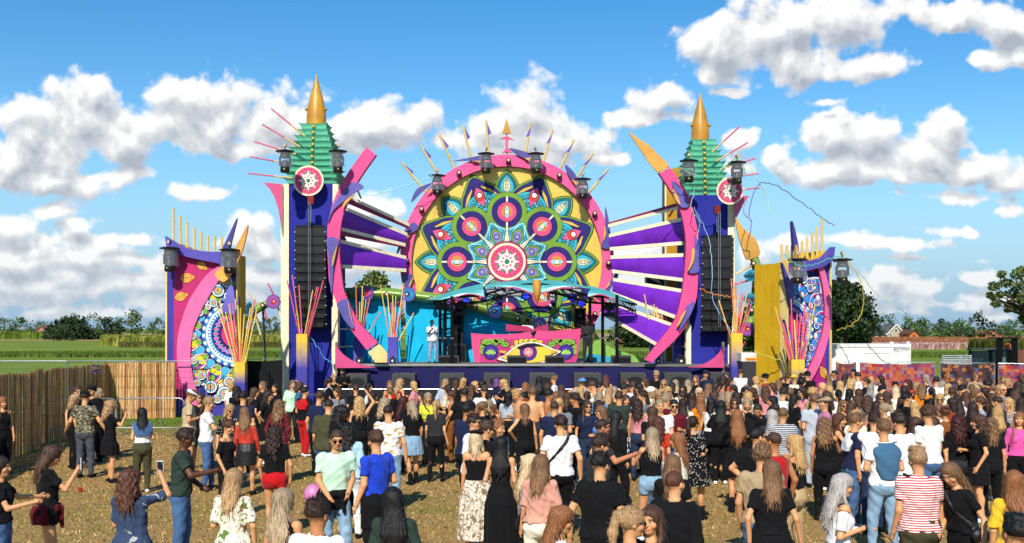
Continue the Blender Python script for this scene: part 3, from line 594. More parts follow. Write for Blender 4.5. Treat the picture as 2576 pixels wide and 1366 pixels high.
for i, (u, v, Y, t) in enumerate(sps):
    o = sp0 if i == 0 else copy_tree(sp0); o.location = P(u, v, Y); o['label'] = 'small round spotlight ' + t
# ---------------------------------------------------------------- the great eye mandala
def mandala():
    Y = 48.3; s = F/Y; C0 = P(1275.3, 659, Y); root = empty('mandala_wheel', (C0.x, Y, 0), 'huge round painted mandala of eyes and petals with pink rim', 'stage decor'); O = (C0.x, Y, 0); k1 = 1/s
    m = MB(O); n = 120; Ro, Ri = 268*k1, 239*k1
    def ringp(r, y): return [Vector((C0.x + r*math.cos(2*math.pi*k/n), y, max(.4, C0.z + r*math.sin(2*math.pi*k/n)))) for k in range(n)]
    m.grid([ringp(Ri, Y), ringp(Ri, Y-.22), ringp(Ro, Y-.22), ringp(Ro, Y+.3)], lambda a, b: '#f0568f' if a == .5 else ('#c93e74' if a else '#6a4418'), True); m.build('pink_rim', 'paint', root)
    m = MB(O); m.face(ringp(Ri+.05, Y+.02), '#edc350'); m.build('gold_disc', 'glitter', root)
    m = MB(O)
    for k in range(7): m.box(C0.x-4+k*1.3, C0.x-3.9+k*1.3, Y+.35, Y+.55, 0, C0.z+3.9-abs(k-3)*.7, '#6a5a45')
    m.build('support_frame', 'wood', root)
    m = MB(O); a = Art(m, (C0.x, Y, C0.z), (1, 0, 0), (0, 0, 1), (0, -1, 0), k1*.3914, .0035)    # unit: pixels of the close view
    DK, TL, TD, GR, NV, CR, OR, RD = '#1c2a33', '#37b3c4', '#146f80', '#719a35', '#2b2470', '#ece2b8', '#e0913a', '#e2452f'
    for k in range(8):                                   # small petals
        t = math.pi/2 + k*math.pi/4
        for j, (r0, r1, wd, col) in enumerate(((395, 596, 80, DK), (400, 590, 75, GR), (405, 578, 66, DK), (405, 573, 62, TD), (425, 560, 46, DK), (428, 556, 43, TL), (440, 545, 24, DK), (443, 542, 21, CR))):
            a.k = 1+j; a.poly(rot2(leafpts(r0, r1, wd, .42, 12, .8), t), col)
        a.k = 9
        for q in (-1, 0, 1): a.line(rot2([(446, q*6), (500, q*11), (540, 0)], t), 2.5, DK)
        for q in (475, 500, 520): a.line(rot2([(q, -16), (q, 16)], t), 2.5, DK)
        for q in range(10):
            for sg in (-1, 1): tt = q/9; a.line(rot2([(430+tt*105, sg*(40*math.sin(math.pi*(.25+tt*.62))+9)), (432+tt*105, sg*(40*math.sin(math.pi*(.25+tt*.62))+15))], t), 3.5, DK)
    for k in range(8):                                   # large petals
        t = math.pi/2 + (k+.5)*math.pi/4; a.k = 10
        out = [(330, -150), (400, -152), (470, -128), (530, -80), (604, 0), (530, 80), (470, 128), (400, 152), (330, 150)]
        sc_ = lambda f, base=330: [(base + (x-base)*f, y*f) for x, y in out]
        for j, (f, c) in enumerate(((1, DK), (.98, GR), (.93, DK), (.91, NV))): a.k = 10+j; a.poly(rot2([(p.x, p.y) for p in catmull([(x, y, 0) for x, y in sc_(f)], 3)], t), c)
        a.k = 14
        for q in range(-9, 10):
            if abs(q) > 1: a.line(rot2([(440-abs(q)*6, q*14), (560-abs(q)*13, q*8)], t), 2.2, '#15123f')
        for sg in (-1, 1):
            a.k = 15; crs = [(330, sg*128), (420, sg*118), (480, sg*80), (520, sg*30), (505, sg*30), (455, sg*72), (400, sg*100), (330, sg*104)]; a.poly(rot2(crs if sg > 0 else crs[::-1], t), '#e0b552'); a.k = 16; a.line(rot2(crs, t), 3, DK, True)
        cx, cy = rot2([(352, 0)], t)[0]
        for j, (r, c) in enumerate(((128, DK), (124, TL), (108, DK), (105, TL))): a.k = 16+j; a.ring(cx, cy, 2, r, c, 24, t-math.pi/2, t+math.pi/2)
        a.k = 20
        for q in range(14): 
            b = t-math.pi/2+math.pi*q/13; b2 = b+math.pi/26
            a.line([(cx+84*math.cos(b), cy+84*math.sin(b)), (cx+104*math.cos(b2), cy+104*math.sin(b2)), (cx+84*math.cos(b+math.pi/13), cy+84*math.sin(b+math.pi/13))], 3, DK)
        a.ring(cx, cy, 79, 84, DK, 24, t-math.pi/2, t+math.pi/2)
        for q in range(9):
            b = t-math.pi/2+math.pi*(q+.5)/9; a.disc(cx+66*math.cos(b), cy+66*math.sin(b), 12, DK, 10); 
        a.k = 21
        for q in range(9):
            b = t-math.pi/2+math.pi*(q+.5)/9; a.disc(cx+66*math.cos(b), cy+66*math.sin(b), 8, '#7ccad6', 8)
        a.ring(cx, cy, 46, 51, DK, 20, t-math.pi/2, t+math.pi/2); a.ring(cx, cy, 25, 30, DK, 20, t-math.pi/2, t+math.pi/2)
        for q in range(12): b = t-math.pi/2+math.pi*(q+.5)/12; a.line([(cx+30*math.cos(b), cy+30*math.sin(b)), (cx+46*math.cos(b), cy+46*math.sin(b))], 3, DK)
        for j, (r0, r1, wd, c) in enumerate(((380, 520, 36, DK), (384, 515, 32, '#e2588a'))): a.k = 22+j; a.poly(rot2(leafpts(r0, r1, wd, .55, 8), t), c)
        ex, ey = rot2([(452, 0)], t)[0]
        for j, (r, c, f) in enumerate(((30, DK, 0), (27, RD, 0), (20, '#5a1a14', 6), (15, '#f4efdc', 9))): a.k = 24+j; q = rot2([(452+f, 0)], t)[0]; a.disc(q[0], q[1], r, c, 18)
    a.k = 29                                             # green rings of eyes
    for k in range(8):
        t = math.pi/2 + k*math.pi/4; x, y = rot2([(320, 0)], t)[0]; a.k = 28.6 - .4*(k % 2); a.disc(x, y, 131, DK, 40)
    for k in range(8):
        t = math.pi/2 + k*math.pi/4; x, y = rot2([(320, 0)], t)[0]; a.k = 30 - .5*(k % 2); a.disc(x, y, 128, GR, 40)
        for j, (r, c) in enumerate(((99, DK), (96, '#2c2373'))): a.k = 31+j; a.disc(x, y, r, c, 36)
        a.k = 33
        for q in range(36): b = math.pi*2*q/36; a.line([(x+64*math.cos(b), y+64*math.sin(b)), (x+94*math.cos(b), y+94*math.sin(b))], 2.6, '#14103f')
        for f in ((-97, -62), (62, 98)): a.k = 34; a.line(rot2([(f[0], 0), (f[1], 0)], t, (x, y)), 11, CR)
        for j, (r, c) in enumerate(((64, DK), (61, '#df4f7e'))): a.k = 35+j; a.disc(x, y, r, c, 28)
        a.k = 37
        for q in range(16): b = math.pi*2*q/16; a.disc(x+50*math.cos(b), y+50*math.sin(b), 3.2, '#7c1f4a', 6)
        a.disc(x, y+4, 37, '#e8833c', 20); 
        for j, (w0, c) in enumerate(((20, DK), (17, '#8fd0dc'))): a.k = 38+j; a.poly(rot2([(px-8, py) for px, py in leafpts(-36, 50, w0, .5, 8)], t, (x, y)), c)
        for j, (r, c) in enumerate(((17, DK), (14.5, '#efe6c4'), (8, DK), (6, '#efe6c4'))): a.k = 40+j; a.disc(x-0, y-0, r, c, 14)
    a.k = 45                                             # inner star
    star = []
    for k in range(16):
        t = math.pi/2 + k*math.pi/8; r = 275 if k % 2 else 205; star.append((r*math.cos(t), r*math.sin(t)))
    a.poly([(x*1.02, y*1.02) for x, y in star], DK); a.up(); a.poly(star, '#8fd3dc'); a.up()
    a.poly([(x*.955, y*.955) for x, y in star], '#2c8fa0'); a.up()
    for k in range(8):
        for q in range(7):
            for sg in (-1, 1):
                t = math.pi/2 + (k+.5)*math.pi/4; a.line(rot2([(120+q*18, sg*(52-q*3.0)), (150+q*18, sg*(20+ (0 if q > 4 else 8)))], t), 4, '#a9dfe4')
    a.up()
    for k in range(8):
        t = math.pi/2 + (k+.5)*math.pi/4
        for j, (r0, r1, wd, c) in enumerate(((112, 238, 42, DK), (116, 232, 38, GR), (128, 216, 29, DK), (131, 213, 26, '#8d86c8'))): a.k = 50+j; a.poly(rot2(leafpts(r0, r1, wd, .5, 9), t), c)
        x, y = rot2([(172, 0)], t)[0]
        for j, (r, c) in enumerate(((20, DK), (17, '#5a55a8'), (9, '#ddd8c0'), (5, DK))): a.k = 54+j; a.disc(x, y, r, c, 14)
        t = math.pi/2 + k*math.pi/4
        a.k = 58; a.poly(rot2([(110, -22), (200, -8), (222, -14), (222, 14), (200, 8), (110, 22)], t), DK); a.k = 59; a.poly(rot2([(110, -18), (200, -5), (219, -10), (219, 10), (200, 5), (110, 18)], t), '#e9e2c0'); a.k = 60; a.line(rot2([(112, 0), (218, 0)], t), 2.5, DK)
    a.k = 61; a.poly([(136*math.cos(2*math.pi*(k+.5)/16)*(1 if k % 2 else .97), 136*math.sin(2*math.pi*(k+.5)/16)*(1 if k % 2 else .97)) for k in range(16)], '#9c2c57'); a.up(); a.disc(0, 0, 120, '#f2e7c6', 48); a.up(); a.disc(0, 0, 107, '#df4a74', 48); a.up(); a.k = 64
    b = Art(m, a.pt(0, 0), (1, 0, 0), (0, 0, 1), (0, -1, 0), k1*.3914, .003); star_art2 = [star_art(b, 0, 0, 120)]
    m.build('painted_mandala', 'print', root)
    # pennant poles
    def cv(x, y): return (943.4 + x*.3914, 283 + y*.3914)
    for (b0, t0) in [((310,490),(170,320)), ((395,385),(295,213)), ((508,355),(415,143)), ((612,280),(565,82)), ((728,262),(714,52)), ((968,255),(1000,65)), ((1085,300),(1142,110)), ((1190,360),(1278,175)), ((1300,415),(1402,262)), ((1380,510),(1500,362))]:
        A, B = P(*cv(*b0), Y+.1), P(*cv(*t0), Y+.1); d = (A-B).normalized(); m = MB(O); m.tube(A + d*.5, B, .055, .05, 8, '#dcbc74'); pl = m.build('pennant_pole', 'wood', root)
        m = MB(O); sx = .40 if t0[0] < 848 else -.05; y_ = Vector((0, -.06, 0))
        m.prism([B + d*.12 + y_ + Vector((.05, 0, 0)), B + d*.56 + Vector((.20 if t0[0] < 848 else .05, 0, 0)) + y_, B + d*.66 + Vector((.05 if t0[0] < 848 else -.10, 0, 0)) + y_], (0, .02, 0), '#6a58ac'); m.build('pennant', 'fabric', pl)
    m = MB(O); A, B = P(*cv(847, 268), Y+.05), P(*cv(845, 120), Y+.05); m.tube(A, B, .05, .04, 8, '#cf9fb0'); m.build('centre_pole', 'wood', root)
    m = MB(O); m.prism(outline([cv(845,35), cv(860,85), cv(875,133), cv(845,135), cv(818,133), cv(832,85)], Y-.05), (0, .12, 0), '#c08a24'); m.build('gold_arrow', 'satin', root)
    m = MB(O); m.prism(outline([cv(847,152), cv(865,158), cv(893,176), cv(860,170), cv(853,190), cv(855,230), cv(883,262), cv(850,252), cv(815,262), cv(840,230), cv(842,190), cv(836,170), cv(800,170), cv(826,158)], Y-.05), (0, .1, 0), '#e0567e'); m.build('pink_anchor', 'paint', root)
    # dark violet horns on the rim with a gold inner sliver
    for pts, gold in [([(372,452),(300,510),(232,577),(262,500),(310,470)], [(330,520),(372,480),(360,508)]), ([(690,276),(600,292),(500,313),(600,308),(690,320)], [(620,312),(690,308),(690,324)]), ([(1010,270),(940,245),(860,230),(930,280),(1000,305)], [(960,292),(1010,290),(1000,318)]), ([(1315,450),(1275,380),(1222,335),(1240,400),(1290,460)], [(1262,430),(1310,450),(1292,470)]),
                      ([(1520,865),(1512,770),(1500,680),(1480,603),(1480,700),(1478,780),(1455,865)], [(1478,725),(1486,780),(1470,830),(1470,760)]), ([(1500,1150),(1560,1060),(1570,965),(1545,1030),(1515,1080),(1478,1140)], [(1478,1140),(1512,1068),(1508,1110)]),
                      ([(245,705),(278,745),(215,790),(170,860),(130,940),(150,860),(175,780)], [(185,835),(215,775),(235,765),(205,830)]), ([(172,1045),(245,1045),(222,1120),(206,1180),(190,1120)], [(245,1050),(238,1090),(212,1150),(220,1100)])]:
        m = MB(O); m.prism(catmull(outline([cv(*p) for p in pts], Y-.34), 3, True), (0, .1, 0), '#4d4490', '#2c2650'); m.build('violet_horn', 'satin', root)
        m = MB(O); m.prism(outline([cv(*p) for p in gold], Y-.40), (0, .05, 0), '#d39a45'); m.build('gold_sliver', 'satin', root)
mandala()
# ---------------------------------------------------------------- pink arcs
def arc(outer, inner, Y, lab, extras, horn=None):
    b = P(*outer[len(outer)//2], Y); root = empty('pink_arc', (b.x, Y, 0), lab, 'stage decor', 'pink arcs framing the wings'); O = (b.x, Y, 0)
    A = catmull([P(u, v, Y) for u, v in outer], 6); B = catmull([P(u, v, Y) for u, v in inner], 6); n = 40
    rs = lambda L: [L[min(len(L)-1, int(round(k*(len(L)-1)/n)))] for k in range(n+1)]
    A, B = rs(A), rs(B); d = Vector((0, .35, 0)); m = MB(O)
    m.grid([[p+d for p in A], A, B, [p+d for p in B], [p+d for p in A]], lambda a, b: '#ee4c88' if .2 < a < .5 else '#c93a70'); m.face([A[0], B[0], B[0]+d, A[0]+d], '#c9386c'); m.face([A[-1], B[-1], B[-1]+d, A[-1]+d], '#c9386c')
    m.build('arc_panel', 'paint', root)
    for name, pts, col, kind, dy in extras:
        m = MB(O); m.prism(catmull(outline(pts, Y+dy), 3, True) if name != 'gold_foot' else outline(pts, Y+dy), (0, .1, 0), col, '#332b60' if 'violet' in name else '#b9873a'); m.build(name, kind, root)
    for k in (6, 14, 22, 30, 36):
        m = MB(O); p = A[k]; m.tube((p.x*.98+B[k].x*.02, Y+.4, p.z), (p.x*.3+B[k].x*.7, Y+2.2, max(.5, p.z-.8)), .04, col='#6c6c70', n=6); m.build('bracket', 'metal', root)
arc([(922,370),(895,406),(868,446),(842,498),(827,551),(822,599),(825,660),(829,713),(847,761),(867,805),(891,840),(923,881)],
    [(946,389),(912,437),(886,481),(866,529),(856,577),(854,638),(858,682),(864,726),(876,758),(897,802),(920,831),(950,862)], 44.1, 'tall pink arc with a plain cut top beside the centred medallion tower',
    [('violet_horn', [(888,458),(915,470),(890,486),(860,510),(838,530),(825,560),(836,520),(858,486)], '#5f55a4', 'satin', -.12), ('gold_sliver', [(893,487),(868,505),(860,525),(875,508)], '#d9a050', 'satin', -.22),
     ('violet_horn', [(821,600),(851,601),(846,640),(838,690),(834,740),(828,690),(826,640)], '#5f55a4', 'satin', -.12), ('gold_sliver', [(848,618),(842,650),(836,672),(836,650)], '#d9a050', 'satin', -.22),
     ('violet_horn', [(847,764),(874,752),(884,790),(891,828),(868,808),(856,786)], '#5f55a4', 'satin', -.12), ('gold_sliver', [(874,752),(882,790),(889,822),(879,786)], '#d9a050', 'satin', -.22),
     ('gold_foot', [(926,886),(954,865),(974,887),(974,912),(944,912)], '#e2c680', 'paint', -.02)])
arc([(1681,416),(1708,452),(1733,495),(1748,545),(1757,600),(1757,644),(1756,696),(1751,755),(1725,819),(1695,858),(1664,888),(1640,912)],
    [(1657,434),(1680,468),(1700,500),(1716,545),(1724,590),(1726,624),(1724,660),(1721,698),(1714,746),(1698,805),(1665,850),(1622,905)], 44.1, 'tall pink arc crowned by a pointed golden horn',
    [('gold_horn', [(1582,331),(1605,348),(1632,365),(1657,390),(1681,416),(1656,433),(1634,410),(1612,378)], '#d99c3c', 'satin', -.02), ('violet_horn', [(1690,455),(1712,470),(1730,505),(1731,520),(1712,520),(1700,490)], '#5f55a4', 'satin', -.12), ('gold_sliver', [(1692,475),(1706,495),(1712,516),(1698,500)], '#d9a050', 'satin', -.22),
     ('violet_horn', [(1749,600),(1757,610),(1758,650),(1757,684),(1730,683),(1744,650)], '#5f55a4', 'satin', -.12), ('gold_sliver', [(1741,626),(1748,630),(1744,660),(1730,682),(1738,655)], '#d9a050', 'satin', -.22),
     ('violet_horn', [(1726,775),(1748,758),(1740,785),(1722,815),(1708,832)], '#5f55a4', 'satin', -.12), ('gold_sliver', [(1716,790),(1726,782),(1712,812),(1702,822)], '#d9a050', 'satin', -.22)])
# ---------------------------------------------------------------- wings of slats and purple cloth
def wing(lab, slats, cloths, Ya, Yb, bx):
    root = empty('fabric_wing', (bx, 47, 0), lab, 'stage decor', 'slatted wings with purple cloth'); O = (bx, 47, 0)
    def at(u, v, ua, ub): t = (u-ua)/(ub-ua); return P(u, v, Ya + (Yb-Ya)*t)
    for (a, b, th) in slats:
        A, B = P(*a, Ya), P(*b, Yb); h = Vector((0, 0, th*.82/2*Ya/F)); d = Vector((0, .12, 0)); h2 = h*1.0; m = MB(O)
        m.hexa([A-h, B-h2, A-h+d, B-h2+d, A+h, B+h2, A+h+d, B+h2+d], '#f6e8c4'); m.build('slat', 'paint', root)
    for (a0, a1, b0, b1, col, sag) in cloths:
        m = MB(O); n = 16; rows = []
        for j in range(7):
            q = j/6; row = []
            for k in range(n+1):
                t = k/n; A = P(a0[0], a0[1], Ya)*(1-t) + P(b0[0], b0[1], Yb)*t; B = P(a1[0], a1[1], Ya)*(1-t) + P(b1[0], b1[1], Yb)*t
                p = A*(1-q) + B*q; p.y += .03 - sag*.3*math.sin(math.pi*q)*(1-.4*t) + .012*math.sin(q*17 + t*5); row.append(p)
            rows.append(row)
        m.grid(rows, col); m.build('cloth_panel', 'satin', root, True)
wing('slatted wing with two purple cloths joining the plain pink arc', [((862,488),(1030,566),10), ((856,519),(1025,590),11), ((846,573),(1020,616),11), ((842,603),(1022,648),11), ((840,669),(1022,680),11)],
     [((856,524),(846,570),(1025,593),(1020,613),PUR,.35), ((842,607),(840,666),(1022,650),(1022,678),PUR,.35), ((862,490),(860,506),(1030,568),(1028,576),MAR,.12), ((846,575),(845,590),(1020,618),(1020,624),MAR,.12)], 45.1, 47.6, -6)
wing('slatted wing with four purple cloths joining the gold horned arc', [((1712,520),(1530,568),10), ((1722,550),(1532,593),11), ((1733,610),(1534,626),11), ((1735,641),(1536,647),11), ((1732,706),(1540,682),11), ((1730,734),(1542,703),11), ((1716,804),(1540,738),12), ((1700,821),(1530,760),12), ((1658,870),(1508,784),12)],
     [((1722,553),(1733,608),(1532,595),(1534,624),PUR,.35), ((1735,643),(1732,704),(1536,649),(1540,680),PUR,.4), ((1730,736),(1716,802),(1542,705),(1540,736),PUR,.4), ((1700,823),(1662,868),(1530,762),(1508,782),PUR,.35),
      ((1712,508),(1712,520),(1530,560),(1530,568),MAR,.15), ((1733,585),(1733,612),(1640,604),(1640,617),MAR,.0), ((1732,682),(1732,706),(1640,684),(1640,694),MAR,.0), ((1722,780),(1712,806),(1640,764),(1640,772),MAR,.0)], 45.1, 47.6, 6)
# mustard coloured tower behind the wing
def gold_tower():
    Y = 48.5; s = F/Y; b = P(1702, 600, Y); root = empty('mustard_tower', (b.x, Y, 0), 'tall flat mustard yellow tower behind the gold horned arc', 'stage decor'); m = MB((b.x, Y, 0)); x0, x1 = P(1675, 0, Y).x, P(1733, 0, Y).x
    m.prism([Vector((x0, Y, 0)), Vector((x1, Y, 0)), Vector((x1, Y, P(0, 414, Y).z)), Vector((x0, Y, P(0, 428, Y).z))], (0, 1.2, 0), '#b08412', '#8d6a10'); m.build('side_panel', 'paint', root)
    m = MB((b.x, Y, 0)); m.box(x0-.05, x0+.02, Y-.03, Y+.1, 0, P(0, 430, Y).z, '#e8dcb4'); m.build('edge_batten', 'wood', root)
    m = MB((b.x, Y, 0)); m.box(P(1630, 0, Y).x, x0-.06, Y+.4, Y+1.2, P(0, 722, Y).z, P(0, 695, Y).z, '#1b1b1e'); m.build('black_box', 'rubber', root)
gold_tower()
# ---------------------------------------------------------------- blue backdrop and green band
def swoosh():
    Y = 47.7; O = (-6, Y, 0); root = empty('blue_backdrop', O, 'bright blue cloth backdrop with curved green band and eye discs', 'stage backdrop')
    m = MB(O); top = [(848,742),(900,744),(1000,746),(1075,752),(1150,764),(1250,788),(1330,812),(1400,836)]
    def sheet(pts_top, vb, amp, n=40):
        L = catmull([P(u, v, Y) for u, v in pts_top], 6); rows = []
        for j in range(9):
            q = j/8; row = []
            for k, p in enumerate(L):
                z = p.z*(1-q) + ZD*q*1.0; row.append(Vector((p.x, Y + .1 + amp*math.sin(k*1.15+q)*q*.5 + .04*math.sin(k*.5 + q*3), max(z, ZD+.0))))
            rows.append(row)
        m.grid(rows, BLU)
    sheet([(848,740),(900,741),(960,742),(1008,744)], 910, .10); sheet([(1020,744),(1075,748),(1150,762),(1250,786),(1330,810),(1400,836)], 910, .14); m.build('blue_cloth', 'fabric', root, True)
    m = MB(O); up = [(866,724),(960,723),(1022,729),(1110,739),(1175,750),(1228,761),(1316,793),(1385,820),(1420,836)]; dn = [(866,750),(960,752),(1022,755),(1105,764),(1160,774),(1205,786),(1270,806),(1345,829),(1400,846)]
    A = catmull([P(u, v, Y-.25) for u, v in up], 5); B = catmull([P(u, v, Y-.25) for u, v in dn], 5); n = min(len(A), len(B)); A, B = A[:n], B[:n]; rows = []
    for j in range(9):
        q = j/8; rows.append([A[k]*(1-q) + B[k]*q + Vector((0, -.22*math.sin(math.pi*q), 0)) for k in range(n)])
    m.grid([[p + Vector((0, .4, 0)) for p in A]] + rows + [[p + Vector((0, .4, 0)) for p in B]], '#7fa146'); m.build('green_band', 'glitter', root, True)
    for (u, v, c1, c2, c3) in [(922,737,'#8048a0','#5a2f86','#d22c28'), (1027,740,'#6d3f9c','#1f78b8','#123f78'), (1143,757,'#8048a0','#6a3a92','#d22c28'), (1247,783,'#6d3f9c','#2a6fb8','#142f6c'), (1357,816,'#8a4a9c','#6a3f94','#a8324a')]:
        m = MB(O); c = P(u, v, Y-.62); r = 18*Y/F; m.lathe(c, [(r*.98, -.06), (r, -.03), (r, .0)], 28, c1, axis='Y'); a = Art(m, c, (1, 0, 0), (0, 0, 1), (0, -1, 0), r, .004)
        a.disc(0, 0, .86, c2, 24); a.up(); a.poly([(-.1 + x, y) for x, y in leafpts(-.6, .9, .5, .4, 10)], '#3f9ad0' if c3[1] != 'd' else '#c0508a'); a.up(); a.disc(-.12, 0, .4, c3, 18); a.up(); a.disc(-.2, .02, .14, '#f3eede', 10); m.build('eye_disc', 'glitter', root)
swoosh()
def leaf_ramp():
    Y = 47.3; O = (6, Y, 0); root = empty('green_swoosh', O, 'light green curved panel with blue foot behind the canopy pole', 'stage decor'); m = MB(O)
    m.prism(outline([(1500,838),(1516,862),(1545,878),(1590,892),(1635,905),(1645,911),(1470,911),(1470,860)], Y), (0, .2, 0), '#8fc050', '#6c9a3c'); m.build('green_panel', 'glitter', root)
    m = MB(O); m.prism(outline([(1475,889),(1510,893),(1556,903),(1575,911),(1475,911)], Y-.12), (0, .08, 0), '#2a9cbc'); m.build('blue_foot', 'paint', root)
leaf_ramp()
# side frames at the stage ends
def side_frame(u0, u1, vt, lab):
    Y = 44.9; b = P((u0+u1)/2, 0, Y); root = empty('stage_side_frame', (b.x, Y, 0), lab, 'stage decor', 'cream posts at the stage ends'); m = MB((b.x, Y, 0)); z = P(0, vt, Y).z
    m.box(P(u0, 0, Y).x, P(u1, 0, Y).x, Y-.35, Y-.14, ZD, z, '#f0e2bc'); m.build('post', 'paint', root)
    m = MB((b.x, Y, 0)); xx = P(u1, 0, Y).x if u0 < 1288 else P(u0, 0, Y).x; sg = 1 if u0 < 1288 else -1
    for v in (770, 828, 873): zz = P(0, v, Y).z; m.tube((xx, Y-.2, zz), (xx+sg*.5, Y+2.2, zz), .025, col='#c9c2b0', n=6)
    m.build('rail', 'metal', root)
side_frame(838, 853, 772, 'cream upright post at the stage end below the plain pink arc'); side_frame(1723, 1735, 815, 'cream upright post at the stage end below the gold horned arc')
def corner_fin(pts, lab):
    Y = 44.15; c = P(*pts[0], Y); root = empty('corner_fin', (c.x, Y, 0), lab, 'stage decor', 'pink fins on the stage corners'); m = MB((c.x, Y, 0)); m.prism([Vector((p.x, p.y, p.z)) for p in outline(pts, Y)], (0, .12, 0), '#dc5088', '#a83a66'); m.build('fin_panel', 'glitter', root)
    m = MB((c.x, Y, 0)); q = P(pts[0][0], 915, Y); m.box(q.x-.05, q.x+.05, Y+.13, Y+.22, ZD-.4, ZD+.9, '#77706a'); m.build('bracket', 'wood', root)
corner_fin([(845,866),(853,880),(865,893),(884,906),(910,917),(946,925),(845,926)], 'glittery pink corner fin beneath the plain pink arc')
corner_fin([(1821,868),(1812,884),(1798,899),(1780,911),(1757,920),(1730,924),(1821,925)], 'glittery pink corner fin in front of the blue tower foot')
# ================================================================ decorated side panels
def leaf_motif(a, x, y, sz, ang):
    L = leafpts(-sz, sz, sz*.62, .42, 10)
    for f, c in ((1.14, '#8c2c1c'), (1.02, '#f2b850'), (.82, '#a8421f'), (.74, '#f4bc5c')): a.poly(rot2([(px*f, py*f) for px, py in L], ang, (x, y)), c); a.up()
    a.line(rot2([(-sz*.75, 0), (sz*.7, 0)], ang, (x, y)), sz*.05, '#a8522c'); a.up()
    for k in range(-3, 4):
        for sg in (-1, 1): a.line(rot2([(k*sz*.18-sz*.08, 0), (k*sz*.18+sz*.12, sg*sz*.36)], ang, (x, y)), sz*.045, '#a8522c')
    a.k -= 5
def half_mandala(a, cx, cy, R_, pal, seed):
    """half circle art of rings, petals, seed shapes and flowers around (cx, cy); drawn on the side of +90..+270 degrees"""
    DK = '#151b4f'; W_, Y_, P_, B_, G_ = pal; k0 = a.k
    def pol(r, t): return (cx + r*math.cos(t), cy + r*math.sin(t))
    for j in range(-3, 4):                                   # outer bands
        t = math.pi + j*math.radians(25); 
        for f, c, w_ in ((0, DK, .30), (.02, W_, .27), (.05, DK, .22), (.06, B_, .20)):
            a.k = k0 + int(f*100) + 1; a.poly(rot2(leafpts(R_*.62, R_*(1.46-.25*abs(math.sin(t-math.pi))) - R_*f, R_*w_, .5, 10), t, (cx, cy)), c)
        a.k = k0 + 8
        for q in range(5): t2 = t + (q-2)*.07; a.line([pol(R_*.8, t2), pol(R_*1.15, t+(q-2)*.035)], R_*.018, DK)
        x, y = pol(R_*1.0, t); 
        for r, c in ((.13, DK), (.115, Y_), (.06, DK), (.045, W_)): a.disc(x, y, R_*r, c, 14); a.up()
        for q in range(5): x2, y2 = x + R_*.09*math.cos(q*1.257), y + R_*.09*math.sin(q*1.257); a.disc(x2, y2, R_*.022, P_, 7)
    for j in range(-4, 4):
        t = math.pi + (j+.5)*math.radians(25); a.k = k0 + 14
        for w_, c in ((.155, DK), (.14, W_), (.12, P_), (.085, DK), (.07, '#2946a5')): a.poly(rot2(leafpts(R_*.60, R_*1.06, R_*w_, .55, 10), t, (cx, cy)), c); a.up()
        for (rr, tt, c, rx, ry) in ((.93, 0, G_, .055, .055), (.80, -.055, Y_, .075, .045), (.80, .055, Y_, .075, .045), (.70, 0, G_, .05, .05)):
            x, y = pol(R_*rr, t+tt); a.disc(x, y, R_*rx, c, 12, R_*ry)
    a.k = k0 + 22
    for r, c in ((.63, DK), (.61, '#6fc3e6'), (.55, DK), (.54, W_), (.50, '#3a6fc4'), (.43, DK), (.42, '#1c2368')):
        a.ring(cx, cy, 0, R_*r, c, 30, math.pi/2, 3*math.pi/2); a.up()
    for q in range(26):
        t = math.pi/2 + math.pi*(q+.5)/26; x, y = pol(R_*.585, t); a.disc(x, y, R_*.030, W_ if q % 2 else '#2a56b0', 8)
        x, y = pol(R_*.47, t); a.disc(x, y, R_*.022, '#c9ecf5', 6)
    a.up()
    for q in range(13):
        t = math.pi/2 + math.pi*(q+.5)/13
        for w_, c in ((.04, '#7fc9ea'), (.025, P_)): a.poly(rot2(leafpts(R_*.29, R_*.41, R_*w_, .6, 6), t, (cx, cy)), c); a.up()
        a.k -= 2
    a.k += 3
    for r, c in ((.27, DK), (.25, '#d22f7a')): a.ring(cx, cy, 0, R_*r, c, 26, math.pi/2, 3*math.pi/2); a.up()
